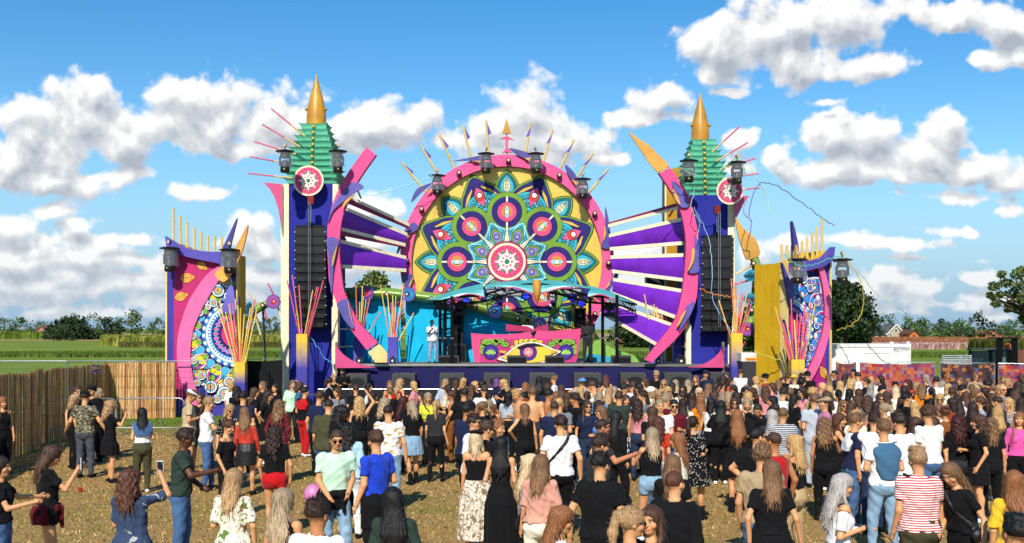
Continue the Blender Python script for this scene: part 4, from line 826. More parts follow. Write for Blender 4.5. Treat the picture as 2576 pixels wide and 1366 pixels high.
def totem(loc, rz, mir, lab, pal, leafs, w_=2.42, hgt=6.5, dep=1.35, side='#d0a418', zc=2.98):
    root = empty('decorated_panel', loc, lab, 'stage decor', 'tall painted side panels', rz)
    def M_(): return MB()
    sx = -1 if mir else 1; hl, hr = hgt - .10, hgt - .62     # outer edge is higher
    X = lambda x: sx*x
    body = [(X(-w_/2), 0), (X(w_/2), 0), (X(w_/2), hr), (X(.3), hr+.03), (X(-.5), hr+.22), (X(-w_/2), hl)]
    m = M_(); m.prism([Vector((x, 0, z)) for x, z in body], (0, dep, 0), '#3f3a96', side); a = Art(m, (0, 0, 0), (1, 0, 0), (0, 0, 1), (0, -1, 0), 1.0, .004)
    wl = -w_/2 + .22
    a.poly([(X(wl), .6), (X(w_/2-.02), .6), (X(w_/2-.02), hr-.2), (X(wl), hl-.45)], '#b82a68' if not mir else '#a8207c'); m.build('front_panel', 'print', root)
    for e0, e1, zt in ((-w_/2-.08, -w_/2-.01, hl), (w_/2+.01, w_/2+.06, hr)):
        m = M_(); m.box(min(X(e0), X(e1)), max(X(e0), X(e1)), -.05, .35, .5, zt, '#e2c67c'); m.build('edge_batten', 'wood', root)
    k_ = hgt/6.5; F_ = (lambda z: z*k_) if not mir else (lambda z: hgt - .15 - z*k_)
    oc = [(w_/2-.38, 5.55), (.32, 5.22), (-.12, 4.70), (-.52, 4.0), (-.80, 3.1), (-.88, 2.35), (-.82, 1.65), (-.62, .95), (-.42, .50), (-.30, .35)]
    ic = [(w_/2-.02, 5.25), (.74, 5.0), (.36, 4.45), (.02, 3.85), (-.28, 3.1), (-.38, 2.35), (-.34, 1.7), (-.18, 1.0), (.02, .60), (.10, .40)]
    if mir: oc = [(x-.14, z) for x, z in oc]; ic = [(x-.30, z) for x, z in ic]
    oc = [(max(-w_/2+.02, x), max(.3, F_(z))) for x, z in oc]; ic = [(x, max(.3, F_(z))) for x, z in ic]
    A = catmull([Vector((X(x), -.135, z)) for x, z in oc], 5); B = catmull([Vector((X(x), -.135, z)) for x, z in ic], 5); d = Vector((0, .09, 0))
    m = M_(); m.grid([[p+d for p in A], A, B, [p+d for p in B]], lambda i, j: '#e86aa0' if i == .5 else '#a82a60'); m.build('pink_crescent', 'print', root)
    m = M_(); edge = [(p.x, p.z) for p in B]; xe = X(w_/2-.03); a = Art(m, (0, -.012, 0), (1, 0, 0), (0, 0, 1), (0, -1, 0), 1.0, .0018)
    a.poly([(xe, edge[0][1])] + edge + [(xe, edge[-1][1])], '#1e2c7c'); a.up()
    i0 = len(m.f); R_ = 1.95; cyy = F_(zc)
    if mir: a.X = -a.X; half_mandala(a, -xe, cyy, R_, pal, 3); a.X = -a.X
    else: half_mandala(a, xe, cyy, R_, pal, 3)
    for (fx, fz, r) in ((.62, 4.55, .22), (.95, 4.85, .19), (.45, 4.1, .14), (.35, 1.05, .22), (.85, .8, .26), (1.0, 4.35, .17), (.02, 1.45, .15), (1.02, 1.25, .18), (.60, .62, .16), (1.05, .5, .14), (.3, .62, .1), (-.28, 2.0, .13), (-.30, 2.9, .13), (-.14, 1.2, .12), (-.05, 3.75, .13), (.15, 4.15, .12), (.7, 5.0, .1), (.25, 3.95, .1)):
        fz = F_(fz); a.k = 44
        for rr, c in ((1.12, '#151b4f'), (1, pal[0]), (.8, '#3f9ad8'), (.62, '#151b4f'), (.55, pal[1])): a.disc(X(fx), fz, r*rr, c, 16); a.up()
        for q in range(7): a.disc(X(fx)+r*.34*math.cos(q*.9), fz+r*.34*math.sin(q*.9), r*.13, pal[2], 7)
        a.up(); a.disc(X(fx), fz, r*.14, '#151b4f', 8)
    eo = sorted([(p.z, p.x) for p in A]); ei = sorted([(p.z, p.x) for p in B]); zz = [p[0] for p in eo]; xx = [p[1] for p in eo]; zi = [p[0] for p in ei]; xi = [p[1] for p in ei]
    v0, f0, c0 = m.v, m.f, m.c; m.v = []; m.f = []; m.c = []
    lim = lambda z: .55*np.interp(z, zz, xx) + .45*np.interp(z, zi, xi)
    for f, c in zip(f0, c0):
        P_ = [Vector(v0[i]) for i in f]
        for fn in (lambda p: (xe - p.x)*sx, lambda p: (p.x - lim(p.z))*sx, lambda p: p.z - .38, lambda p: hr - .3 - p.z):
            Q_ = []
            for k in range(len(P_)):
                a_, b_ = P_[k], P_[(k+1) % len(P_)]; da, db = fn(a_), fn(b_)
                if da >= 0: Q_.append(a_)
                if (da >= 0) != (db >= 0): Q_.append(a_ + (b_-a_)*(da/(da-db)))
            P_ = Q_
            if len(P_) < 3: break
        if len(P_) >= 3: i0 = len(m.v); m.v.extend([tuple(p) for p in P_]); m.f.append(tuple(range(i0, i0+len(P_)))); m.c.append(c)
    m.build('painted_art', 'print', root)
    m = M_(); a = Art(m, (0, -.012, 0), (1, 0, 0), (0, 0, 1), (0, -1, 0), 1.0)
    for (lx, lz, sz, an) in leafs: leaf_motif(a, X(lx), lz, sz, an)
    m.build('painted_leaves', 'print', root)
    m = M_(); t0 = catmull([Vector((X(-w_/2-.02), -.28, hl+.12)), Vector((X(-.5), -.28, hl-.30)), Vector((X(.3), -.28, hl-.44)), Vector((X(w_/2-.05), -.28, hl-.44))], 5); b0 = catmull([Vector((X(-w_/2+.05), -.28, hl-.34)), Vector((X(-.5), -.28, hl-.62)), Vector((X(.3), -.28, hl-.80)), Vector((X(w_/2-.15), -.28, hl-.95))], 5); d = Vector((0, .3, 0))
    m.grid([[p+d for p in t0], t0, b0, [p+d for p in b0]], '#5c50b0'); m.build('violet_cornice', 'glitter', root)
    for k, h in enumerate([1.22, 1.02, .88, .76, .70, .66, .62, .60, .62]):
        x = -w_/2 + .12 + k*.255; z0 = hl - .02 - .09*min(k, 5); m = M_(); m.tube((X(x), .25, z0-.4), (X(x), .25, z0 + h), .045, .045, 9, '#e0bd6e'); m.build('bamboo_pole', 'wood', root)
    horns = [('violet_horn', [(.78, 5.45), (.80, 5.9), (1.05, 6.45), (1.40, 7.15), (1.22, 6.4), (1.12, 5.9), (1.05, 5.5)], '#3f3c86', -.42), ('gold_horn', [(.62, 5.15), (1.02, 5.55), (1.42, 6.2), (1.80, 6.90), (1.70, 6.3), (1.50, 5.7), (1.22, 5.15), (.92, 4.85)], '#e0a040', -.5), ('violet_horn', [(.98, 4.55), (1.20, 4.7), (1.28, 3.75), (1.0, 3.72), (.75, 3.85), (.92, 4.2)], '#6a60b4', -.25), ('violet_horn', [(1.22, 3.7), (1.34, 4.0), (1.42, 4.35), (1.38, 3.7), (1.28, 3.35)], '#2f2c60', -.2)]
    if mir: horns = [('violet_horn', [(.92, 6.0), (.98, 6.4), (1.22, 7.05), (1.20, 6.5), (1.12, 6.0)], '#3f3c86', -.42), ('gold_horn', [(.95, 5.2), (1.0, 5.9), (1.1, 6.2), (1.14, 5.8), (1.12, 5.3), (1.05, 4.9)], '#e0a868', -.5), ('violet_horn', [(.98, 5.0), (1.15, 4.9), (1.55, 5.55), (1.30, 4.6), (1.15, 4.0), (1.0, 4.2)], '#4a4694', -.25), ('violet_horn', [(1.0, 2.9), (1.15, 3.0), (1.45, 3.5), (1.25, 2.8), (1.2, 1.8), (1.0, 1.3), (.9, 2.2)], '#6a60b4', -.25)]
    for nm, pts, c, y in horns:
        m = M_(); m.prism(catmull([Vector((X(x), y, z)) for x, z in pts], 4, True), (0, .12, 0), c, '#b9873a' if 'gold' in nm else '#2c2860'); m.build(nm, 'satin', root)
    for xx_ in (-w_/2+.2, w_/2-.2): m = M_(); m.tube((X(xx_), dep+.1, 0), (X(xx_), dep+.1, hr-.1), .06, col='#6c6c70'); m.build('scaffold_pole', 'metal', root)
    return root
s = F/40.0
totem(((508-U0)/s, 40.0, 0), R(-1), False, 'tall pink panel with blue round art and gold leaves beside the reed fence', ('#f2efe0', '#d8cf2e', '#d8448c', '#48b0dc', '#6fae2c'),
      [(.02, 5.45, .22, -.6), (-.52, 5.02, .27, .1), (-.86+.12, 4.35, .25, .3)], w_=2.5)
s = F/40.2
totem(((2042-U0)/s, 40.6, 0), R(30), True, 'tall panel with skull like blue art and mustard side beside the white container', ('#f2efe0', '#2f8fe0', '#d8448c', '#3f8fe0', '#e8e4d4'),
      [(-.72, 1.55, .27, 2.2), (-.78, .85, .27, 1.9), (-.3, .75, .18, 2.0)], w_=2.1, hgt=6.2, dep=1.75)
# branch with leaves and eye disc behind the left panel; leafy arch behind the right tower
def leafy(name, pts, r, Y, lab, leafs, discs, sticks, tip=None):
    c = P(*pts[0], Y); root = empty(name, (c.x, Y, 0), lab, 'stage decor', 'green leafy branches'); O = (c.x, Y, 0)
    m = MB(O); L = catmull(outline(pts, Y), 5); m.path(L, [r*(1-.35*k/len(L)) for k in range(len(L))], 10, '#86aa48'); m.build('branch', 'glitter', root, True)
    m = MB(O); m.tube((L[len(L)//2].x, Y+.1, L[len(L)//2].z), (L[len(L)//2].x, Y+.9, 0), .05, col='#5b5b5f'); m.build('support_pole', 'metal', root)
    for (u, v, sz, an) in leafs:
        m = MB(O); p = P(u, v, Y-.35); a = Art(m, p, (1, 0, 0), (0, 0, 1), (0, -1, 0), 1); S = sz/F*Y; lp = leafpts(-S, S, S*.62, .45, 8); lp = [(x, y*(1+.15*(k % 2))) for k, (x, y) in enumerate(lp)]
        m.prism([Vector((p.x + x, p.y + .05, p.z + y)) for x, y in rot2(lp, an)], (0, .04, 0), '#1f8fae'); a.line(rot2([(-S*.9, 0), (S*.9, 0)], an), .05, '#0d4256'); a.k = 2
        for k in (-2, -1, 0, 1, 2):
            for sg in (-1, 1): a.line(rot2([(k*S*.26, 0), (k*S*.26+S*.2, sg*S*.42)], an), .035, '#0d4256')
        m.build('leaf_cutout', 'paint', root)
    for (u, v, rr) in discs:
        m = MB(O); p = P(u, v, Y-.3); r_ = rr/F*Y; m.lathe(p, [(r_, 0), (r_, .05)], 24, '#7d4aa0', axis='Y'); a = Art(m, p + Vector((0, -.05, 0)), (1, 0, 0), (0, 0, 1), (0, -1, 0), r_); a.disc(0, 0, .82, '#b05aa8', 20); a.up(); a.poly(leafpts(-.75, .75, .6, .5, 8), '#8a5ab4'); a.up(); a.disc(0, 0, .38, '#d03028', 16); a.up(); a.disc(.08, .05, .12, '#f0e4d0', 8); m.build('eye_disc', 'glitter', root)
    for (a0, b0, c1, c2) in sticks:
        m = MB(O); m.tube(P(*a0, Y-.1), P(*b0, Y-.25), .035, .035, 7, c1, True, c2, .5); m.build('rod', 'wood', root)
    if tip:
        m = MB(O); m.prism(catmull(outline(tip, Y-.2), 4, True), (0, .12, 0), '#d29a3c', '#a8762a'); m.build('gold_horn', 'satin', root)
leafy('leafy_branch', [(600,805),(628,790),(660,770),(690,758),(720,754)], .20, 46.6, 'green leafy branch reaching from the painted panel to the tower', [(626,778,20,1.5),(604,815,14,1.2)], [(688,759,18)],
      [((652,772),(625,737),'#d9b860','#e8d79a'), ((690,745),(674,712),'#d4506e','#e07a8a'), ((664,778),(682,827),'#d4506e','#3a3a40'), ((640,790),(656,843),'#d9b860','#e2cf8a'), ((698,770),(708,800),'#d9b860','#e2cf8a')])
leafy('leafy_arch', [(1866,850),(1885,815),(1899,765),(1905,715),(1903,670),(1893,640)], .27, 44.5, 'green leafy arch with golden horn between the tower and mustard panel', [(1893,693,22,0),(1890,752,21,0)], [(1879,828,17)],
      [((1885,672),(1850,690),'#d9b860','#e8d79a'), ((1900,680),(1925,671),'#d4506e','#e07a8a'), ((1882,706),(1845,716),'#d4506e','#e07a8a'), ((1905,700),(1950,690),'#d4506e','#e07a8a'), ((1880,840),(1852,846),'#d9b860','#e8d79a'), ((1895,845),(1916,858),'#e0a040','#e8d79a'), ((1875,860),(1862,880),'#d4506e','#e07a8a')],
      [(1850,545),(1856,585),(1866,620),(1878,652),(1893,650),(1912,640),(1905,610),(1890,590),(1868,572)])
# ---------------------------------------------------------------- vases of sticks
def vase(u0, u1, vt, Y, base, lab, sticks, cols):
    s = F/Y; x = ((u0+u1)/2-U0)/s; hw = (u1-u0)/2/s; zt = HC-(vt-H0)/s; root = empty('stick_vase', (x, Y, base), lab, 'stick vase', 'square posts holding bundles of painted sticks'); O = (x, Y, base)
    m = MB(O); n = 70
    for k in range(n):
        z0, z1 = base + (zt-base)*k/n, base + (zt-base)*(k+1)/n; t = (k+.5)/n; t = max(0, min(1, (t-cols[2])/max(.01, cols[3]-cols[2]))); c = tuple(p*(1-t) + q*t for p, q in zip(lin(cols[0]), lin(cols[1])))
        for a, b in (((x-hw, Y-hw), (x+hw, Y-hw)), ((x+hw, Y-hw), (x+hw, Y+hw)), ((x+hw, Y+hw), (x-hw, Y+hw)), ((x-hw, Y+hw), (x-hw, Y-hw))): m.face([(a[0], a[1], z0), (b[0], b[1], z0), (b[0], b[1], z1), (a[0], a[1], z1)], c)
    m.face([(x-hw, Y-hw, zt-.06), (x+hw, Y-hw, zt-.06), (x+hw, Y+hw, zt-.06), (x-hw, Y+hw, zt-.06)], '#2a2640'); m.build('post', 'paint', root)
    rs = random.Random(int(u0))
    for k, (u, v) in enumerate(sticks):
        q = P(u, v, Y + rs.uniform(-.25, .25)); b = Vector((x + hw*(.62*(u-(u0+u1)/2)/60 if abs(u-(u0+u1)/2) < 60 else .75*math.copysign(1, u-(u0+u1)/2)) + rs.uniform(-.05, .05), Y + rs.uniform(-.5, .5)*hw, zt-.4))
        c = rs.choice([('#e0606a', '#e07080'), ('#e8c45a', '#eacd6c'), ('#e88a5c', '#ecc060'), ('#d95a70', '#e2607c'), ('#edc96a', '#e87a6a')]); m = MB(O); m.tube(b, q, .026, .024, 6, c[0], True, c[1], .5); m.build('stick', 'wood', root)
YB = ('#4440a0', '#e0b93a')
vase(592, 619, 911, 38.6, 0, 'yellow topped stick post in front of the pink painted panel', [(546,768),(552,757),(576,764),(585,762),(567,785),(592,752),(598,768),(636,765),(641,752),(630,775),(560,800),(575,790),(615,790),(646,778),(605,775)], (*YB, .62, .86))
vase(748, 775, 840, 43.0, 0, 'yellow and violet stick post before the centred medallion tower', [(722,705),(735,692),(752,717),(787,730),(797,722),(801,722),(813,706),(806,735)], (*YB, .55, .92))
vase(1837, 1865, 838, 42.6, 0, 'tall yellow stick post beside the lowest line array cabinet and leafy arch', [(1808,755),(1839,700),(1845,705),(1851,710),(1857,740),(1868,738),(1873,760),(1880,735),(1886,752),(1862,760),(1850,720),(1890,765),(1843,765)], (*YB, .55, .92))
vase(1987, 2020, 904, 38.9, 0, 'yellow stick post in front of the mustard sided panel', [(1950,773),(1962,795),(1978,805),(1990,752),(2005,790),(2014,795),(2025,766),(2040,763),(2050,770),(1970,812),(1998,805),(2030,785)], (*YB, .62, .86))
VV = ('#5a54b4', '#4e48a8')
vase(891, 915, 848, 46.0, ZD, 'violet stick post on stage closest to the plain pink arc', [(873,745),(895,715),(912,720),(921,755),(931,748),(926,760),(957,784),(905,760),(880,765),(915,745)], (*VV, 0, 1))
vase(977, 1001, 848, 46.0, ZD, 'violet stick post on stage beside the blue cloth gap', [(957,716),(974,735),(988,743),(996,745),(1002,758),(1015,712),(1018,740),(1041,787),(984,760),(992,770)], (*VV, 0, 1))
vase(1635, 1663, 850, 46.0, ZD, 'violet stick post on stage under the lowest cream slats', [(1621,740),(1638,757),(1645,765),(1661,725),(1670,728),(1681,725),(1684,741),(1672,757),(1652,772)], (*VV, 0, 1))
vase(1693, 1721, 850, 45.8, ZD, 'violet stick post on stage nearest the gold horned arc', [(1665,760),(1686,753),(1711,735),(1715,760),(1722,765),(1731,763),(1751,728),(1744,790),(1705,770),(1692,722)], (*VV, 0, 1))
# ---------------------------------------------------------------- canopy
def canopy():
    Y = 45.8; O = ((1345-U0)*Y/F, Y, ZD); root = empty('stage_canopy', O, 'black framed canopy with curved teal fascia and golden spike over the booth', 'canopy')
    for (u, y, vt) in ((1107,47.0,752), (1120,46.5,750), (1137,45.4,745), (1484,47.0,745), (1516,46.5,742), (1552,45.4,742)):
        b = P(u, 0, y); m = MB(O); zt = P(0, vt, y).z; m.tube((b.x, y, ZD), (b.x, y, zt), .07, col='#1c1c1f', n=10); m.box(b.x-.14, b.x+.14, y-.14, y+.14, ZD, ZD+.03, '#2a2a2d')
        m.tube((b.x, y, ZD+1.0), (b.x, y, ZD+1.07), .085, col='#8a8a8c', n=10); m.build('pole', 'metal', root)
    def fascia(top, bot, name='teal_fascia', c='#4aa8aa', dy=0, lean=.35):
        A = catmull(outline(top, Y+dy), 6); B = catmull(outline(bot, Y+dy), 6); n = min(len(A), len(B)); m = MB(O); rows = []
        A = [A[int(round(k*(len(A)-1)/(n-1)))] for k in range(n)]; B = [B[int(round(k*(len(B)-1)/(n-1)))] for k in range(n)]
        for j in range(5): q = j/4; rows.append([A[k]*(1-q) + B[k]*q + Vector((0, -lean*math.sin(math.pi*q*.5), 0)) for k in range(n)])
        m.grid(rows, c); m.grid([[p + Vector((0, .04, 0)) for p in r] for r in rows[::-1]], '#2a5a60'); m.build(name, 'glitter', root)
    fascia([(1072,754),(1110,741),(1160,726),(1214,713)], [(1110,755),(1140,748),(1170,743),(1219,746)]); fascia([(1140,750),(1165,740),(1190,738),(1219,746)], [(1140,753),(1165,743.5),(1190,742),(1219,749)], 'pink_trim', '#d9507f', -.3)
    fascia([(1216,719),(1256,710),(1300,706),(1343,705)], [(1226,724),(1262,722),(1300,727),(1343,738)]); fascia([(1268,724),(1295,721),(1320,729),(1341,738)], [(1272,727),(1295,726),(1320,734),(1341,744)], 'pink_trim', '#d9507f', -.3)
    fascia([(1356,705),(1400,706),(1440,712),(1486,723)], [(1356,738),(1396,727),(1440,722),(1480,727)]); fascia([(1360,738),(1385,729),(1410,722),(1440,721)], [(1360,744),(1385,733),(1410,727),(1436,727)], 'pink_trim', '#d9507f', -.3)
    fascia([(1482,719),(1520,728),(1555,742),(1598,762)], [(1477,746),(1512,744),(1545,752),(1590,762)]); fascia([(1480,745),(1502,739),(1522,741),(1545,752)], [(1480,748),(1502,743),(1522,746),(1542,756)], 'pink_trim', '#d9507f', -.3)
    m = MB(O); p = P(1349.5, 706, Y); r = 11*Y/F; rows = []
    for (dv, f) in ((0, .95), (8, 1.0), (22, .95), (38, .7), (50, .38), (59, .02)):
        c = P(1349.5 + dv*.03, 706+dv, Y); rows.append([Vector((c.x + r*f*math.cos(t), Y-.35 + .35*f*math.sin(t), c.z)) for t in [2*math.pi*k/10 for k in range(10)]])
    m.grid(rows, '#d9a23e', True); m.face(rows[0][::-1], '#d9a23e'); m.build('golden_spike', 'satin', root, True)
    m = MB(O)      # bent truss frame
    fr = [(1090,760),(1137,748),(1219,740),(1280,722),(1345,714),(1410,722),(1478,742),(1552,748),(1600,766)]
    for yy in (45.6, 46.4, 47.1):
        L = catmull([Vector((P(u, v, 45.8).x, yy, P(0, v, 45.8).z)) for u, v in fr], 3); m.path(L, .032, 6, '#1c1c1f'); m.path([p + Vector((0, .1, -.28)) for p in L], .024, 6, '#1c1c1f')
        for k in range(0, len(L)-1): m.tube(L[k], L[k+1] + Vector((0, .1, -.28)), .018, col='#1c1c1f', n=5, caps=False)
    for u, v in fr: p = P(u, v, 45.8); m.tube((p.x, 45.6, p.z), (p.x, 47.1, p.z), .035, col='#1c1c1f', n=6)
    m.build('truss', 'metal', root)
canopy()
def wash(u, v, Y, lab, blue=True):
    p = P(u, v, Y); root = empty('stage_light', p, lab, 'stage lamp', 'stage lights hung under the canopy'); O = p
    m = MB(O); m.box(p.x-.10, p.x+.10, Y-.1, Y+.1, p.z+.16, p.z+.30, '#17171a'); 
    for sx in (-1, 1): m.box(p.x+sx*.19-.02, p.x+sx*.19+.02, Y-.06, Y+.06, p.z-.1, p.z+.2, '#17171a')
    m.build('yoke', 'rubber', root); m = MB(O); m.lathe((p.x, Y, p.z), [(.10, -.22), (.17, -.05), (.18, .12)], 18, '#1b1b1f', axis='Y'); h = m.build('lamp_head', 'rubber', root, True)
    m = MB(O)
    for k in range(7):
        a = k*math.pi/3; r = 0 if k == 6 else .10; m.lathe((p.x + r*math.cos(a), Y-.125, p.z + r*math.sin(a)), [(.04, 0), (.038, .01)], 8, '#1630ff' if blue else '#c8c8c8', axis='Y')
    m.build('lens', 'lit' if blue else 'lens', h)
for (u, v, Y, t, b) in [(1174,757,47,'blue lit round stage light close to the teal canopy tip',1), (1305,733,48.5,'small blue lit stage light below the pink trim',1), (1323,746,47,'bright blue lit stage light beside the golden spike',1), (1439,749,47.5,'faint blue lit stage light between spike and black speaker',1), (1462,764,47,'blue lit stage light hanging lowest near the black speaker',1), (1252,748,47.5,'dark unlit round stage light under the left canopy truss',0), (1389,748,47.5,'dark unlit round stage light right of the golden spike',0)]:
    wash(u, v, Y, t.replace('left canopy truss', 'canopy truss by the pink trim').replace('right of', 'beyond'), bool(b))
def blinder(u, v, lab):
    p = P(u, v, 47); root = empty('strobe_light', p, lab, 'stage lamp', 'strobe panels under the canopy'); m = MB(p); m.box(p.x-.42, p.x+.42, 46.95, 47.15, p.z-.14, p.z+.14, '#1c1c1f'); m.build('housing', 'rubber', root)
    m = MB(p); m.box(p.x-.36, p.x+.36, 46.93, 46.948, p.z-.09, p.z+.09, '#b8bcc2'); m.build('reflector', 'metal', root); m = MB(p); m.tube((p.x, 47.1, p.z+.14), (p.x, 47.1, p.z+.4), .03, col='#222226'); m.build('clamp', 'metal', root)
blinder(1246, 735, 'silver faced strobe panel nearer the teal canopy tip'); blinder(1290, 738, 'silver faced strobe panel next to the golden spike'); blinder(1440, 733, 'silver faced strobe panel on the far wing of the canopy')
for (u, v, t) in ((1160, 768, 'large black moving light clamped at the dark speaker stack'), (1531, 772, 'large black moving light clamped high on the outer canopy pole')):
    p = P(u, v, 46.6); root = empty('spot_projector', p, t, 'stage lamp'); m = MB(p); m.lathe((p.x, 46.6, p.z), [(.13, -.40), (.19, -.1), (.17, .35), (.2, .45)], 18, '#161619', axis='Y'); m.build('lamp_head', 'rubber', root, True); m = MB(p); m.box(p.x-.24, p.x+.24, 46.5, 46.8, p.z-.42, p.z-.26, '#1d1d20'); m.box(p.x-.25, p.x-.2, 46.55, 46.75, p.z-.3, p.z+.1, '#1d1d20'); m.box(p.x+.2, p.x+.25, 46.55, 46.75, p.z-.3, p.z+.1, '#1d1d20'); m.build('yoke', 'rubber', root)
# ---------------------------------------------------------------- booth
def booth():
    Y = 46.2; s = F/Y; c = P(1324, 0, Y); O = (c.x, Y, ZD); root = empty('dj_booth', O, 'pink framed booth with a painted golden eye on its front', 'booth')
    m = MB(O); out = [(1185,838),(1220,841),(1270,841),(1312,838),(1333,833),(1342,852),(1351,831),(1380,833),(1420,830),(1463,826),(1456,870),(1450,912),(1193,912),(1187,870)]
    m.prism(outline(out, Y), (0, .12, 0), '#d8487e', '#9c2f5c'); m.build('pink_frame', 'paint', root)
    m = MB(O); m.box(P(1192, 0, Y).x, P(1452, 0, Y).x, Y+.12, Y+1.1, ZD, P(0, 848, Y).z, '#3a1c30'); m.build('table', 'wood', root)
    m = MB(O); m.prism(outline([(1273,815),(1300,819),(1325,820),(1343,829),(1355,820),(1378,817),(1381,833),(1272,833)], Y+.35), (0, .08, 0), '#b02c5c', '#7c1f44'); m.build('upper_shield', 'paint', root)
    m = MB(O); x0, x1 = P(1204, 0, Y).x, P(1446, 0, Y).x; z0, z1 = ZD+.02, P(0, 853, Y).z; k1 = Y/F*.293        # unit: close view pixels, centre at the eye
    a = Art(m, (P(1329, 0, Y).x, Y-.02, P(0, 884, Y).z), (1, 0, 0), (0, 0, 1), (0, -1, 0), k1, .003); DK = '#1d1430'
    W = (x1-x0)/k1/2; zt, zb = (z1-a.o.z)/k1, (z0-a.o.z)/k1
    def P2(pts): return [(max(-W, min(W, x)), max(zb, min(zt, y))) for x, y in pts]
    a.poly([(-W, zb), (W, zb), (W, zt), (-W, zt)], '#c43a7c'); a.up()
    for k in range(26):
        x = -W + k*W/13; a.line(P2([(x, zt), (x+18, zt-30), (x-10, zt-60), (x+12, zt-95)]), 3, '#8d1f58')
    a.up()
    for sg in (-1, 1):
        for (x, y, rx, ry) in ((330, 75, 80, 45), (390, 20, 60, 50), (250, 95, 50, 30), (200, 60, 40, 30)): a.poly(P2([(sg*x + rx*math.cos(t), y + ry*math.sin(t)) for t in [2*math.pi*q/16 for q in range(16)]]), DK); a.up(); a.poly(P2([(sg*x + (rx-6)*math.cos(t), y + (ry-6)*math.sin(t)) for t in [2*math.pi*q/16 for q in range(16)]]), '#7fa83a'); a.up(); a.line(P2([(sg*(x-rx*.6), y-ry*.3), (sg*x, y+ry*.2), (sg*(x+rx*.5), y-ry*.1)]), 4, DK); a.k -= 2
    a.k = 8
    for sg in (-1, 1):
        for r, c_ in ((68, DK), (63, '#3f2a86'), (50, DK), (46, '#4a3298')): a.poly(P2([(sg*322 + r*math.cos(t), -5 + r*math.sin(t)) for t in [2*math.pi*q/24 for q in range(24)]]), c_); a.up()
        for q in range(5):
            t = math.pi/2 + (q-2)*.5
            for w_, c_ in ((17, DK), (13, '#9ccf5e')): a.poly(P2(rot2(leafpts(6, 52, w_*.8, .65, 8), t, (sg*322, -32))), c_); a.up()
            a.k -= 2
        a.k = 8
    a.k = 14
    for q in range(-3, 4):
        for w_, c_ in ((34, DK), (28, '#e2c23e')): a.poly(P2(rot2(leafpts(50, 165, w_*1.5, .45, 8), math.pi/2 - q*.40, (0, -20))), c_); a.up(.4)
        x, y = rot2([(118, 0)], math.pi/2 - q*.40, (0, -20))[0]; 
    def eye(f, dx=0): return P2([(dx + x*f*1.12, y*f*1.18 + 4) for x, y in [(-240, -58), (-185, -30), (-110, 28), (-30, 62), (50, 66), (130, 44), (200, 12), (252, -2), (195, -36), (150, -80), (60, -104), (-60, -104), (-140, -84), (-190, -72)]])
    for f, c_ in ((1.04, DK), (1.0, '#f0e8cc'), (.87, DK), (.84, '#e8c642')): a.k = 20 + int((1.05-f)*40); a.poly([(p.x, p.y) for p in catmull([(x, y, 0) for x, y in eye(f)], 2, True)], c_)
    a.k = 30
    for r, c_ in ((74, DK), (70, '#4b2d90'), (46, DK), (42, '#e0447c')): a.disc(0, -6, r, c_, 30); a.up()
    star_art(a, 0, -6, 34)
    a.k = 45; a.poly(P2([(-100, 35), (-20, 66), (60, 70), (140, 46), (60, 50), (-10, 44), (-70, 20)]), DK)
    for sg in (-1, 1): a.poly(P2([(sg*200, -20), (sg*255, -2), (sg*245, 8), (sg*190, 6)]), '#e2a63c')
    m.build('painted_eye', 'print', root)
    m = MB(O); m.box(P(1285, 0, Y).x, P(1375, 0, Y).x, Y+.3, Y+.7, P(0, 848, Y).z, P(0, 845, Y).z+.05, '#18181b'); m.build('mixer', 'plastic', root)
booth()
# ---------------------------------------------------------------- speakers
def sub(u0, u1, vt, lab):
    Y = 43.0; s = F/Y; x0, x1 = P(u0, 0, Y).x, P(u1, 0, Y).x; zt = HC-(vt-H0)/s; xc = (x0+x1)/2; root = empty('bass_speaker', (xc, Y, 0), lab, 'speaker', 'bass speakers along the stage foot'); O = (xc, Y, 0); h = .74
    for k in range(2):
        z1 = zt - k*(h+.02); z0 = max(0.02, z1-h); m = MB(O); m.box(x0, x1, Y, Y+1.1, z0, z1, '#434344'); m.box(x0+.04, x1-.04, Y-.012, Y-.0, z0+.04, z1-.05, '#38383a'); c = m.build('cabinet', 'rubber', root)
        m = MB(O); xm = xc + (x1-x0)*.06; m.face([(xm + (x1-x0)*.34*math.cos(t)*(abs(math.cos(t))**-.2 if abs(math.cos(t)) > .1 else 1), Y-.016, z1-.32 + .17*math.sin(t)) for t in [2*math.pi*q/28 for q in range(28)]], '#030303'); m.build('port', 'rubber', c)
        m = MB(O); m.box(xm-.3, xm+.3, Y-.03, Y-.018, z1-.50, z1-.47, '#4a4a4c'); m.build('crossbar', 'metal', c)
sn = ['behind the bearded man leaning on the barrier', 'behind the three blonde women chatting', 'behind the woman in white denim jacket', 'behind the clapping curly haired woman', 'behind the woman with hair bun and sunglasses', 'behind the man in striped shirt', 'behind the blond man in black with sunglasses', 'behind the man in navy cap', 'closest to the tall yellow stick post']
for k, (a0, a1) in enumerate([(870,923),(986,1043),(1106,1168),(1217,1283),(1332,1398),(1445,1512),(1562,1625),(1672,1740),(1788,1849)]): sub(a0, a1, 941 - k*.4, 'black bass speaker with oval port ' + sn[k])
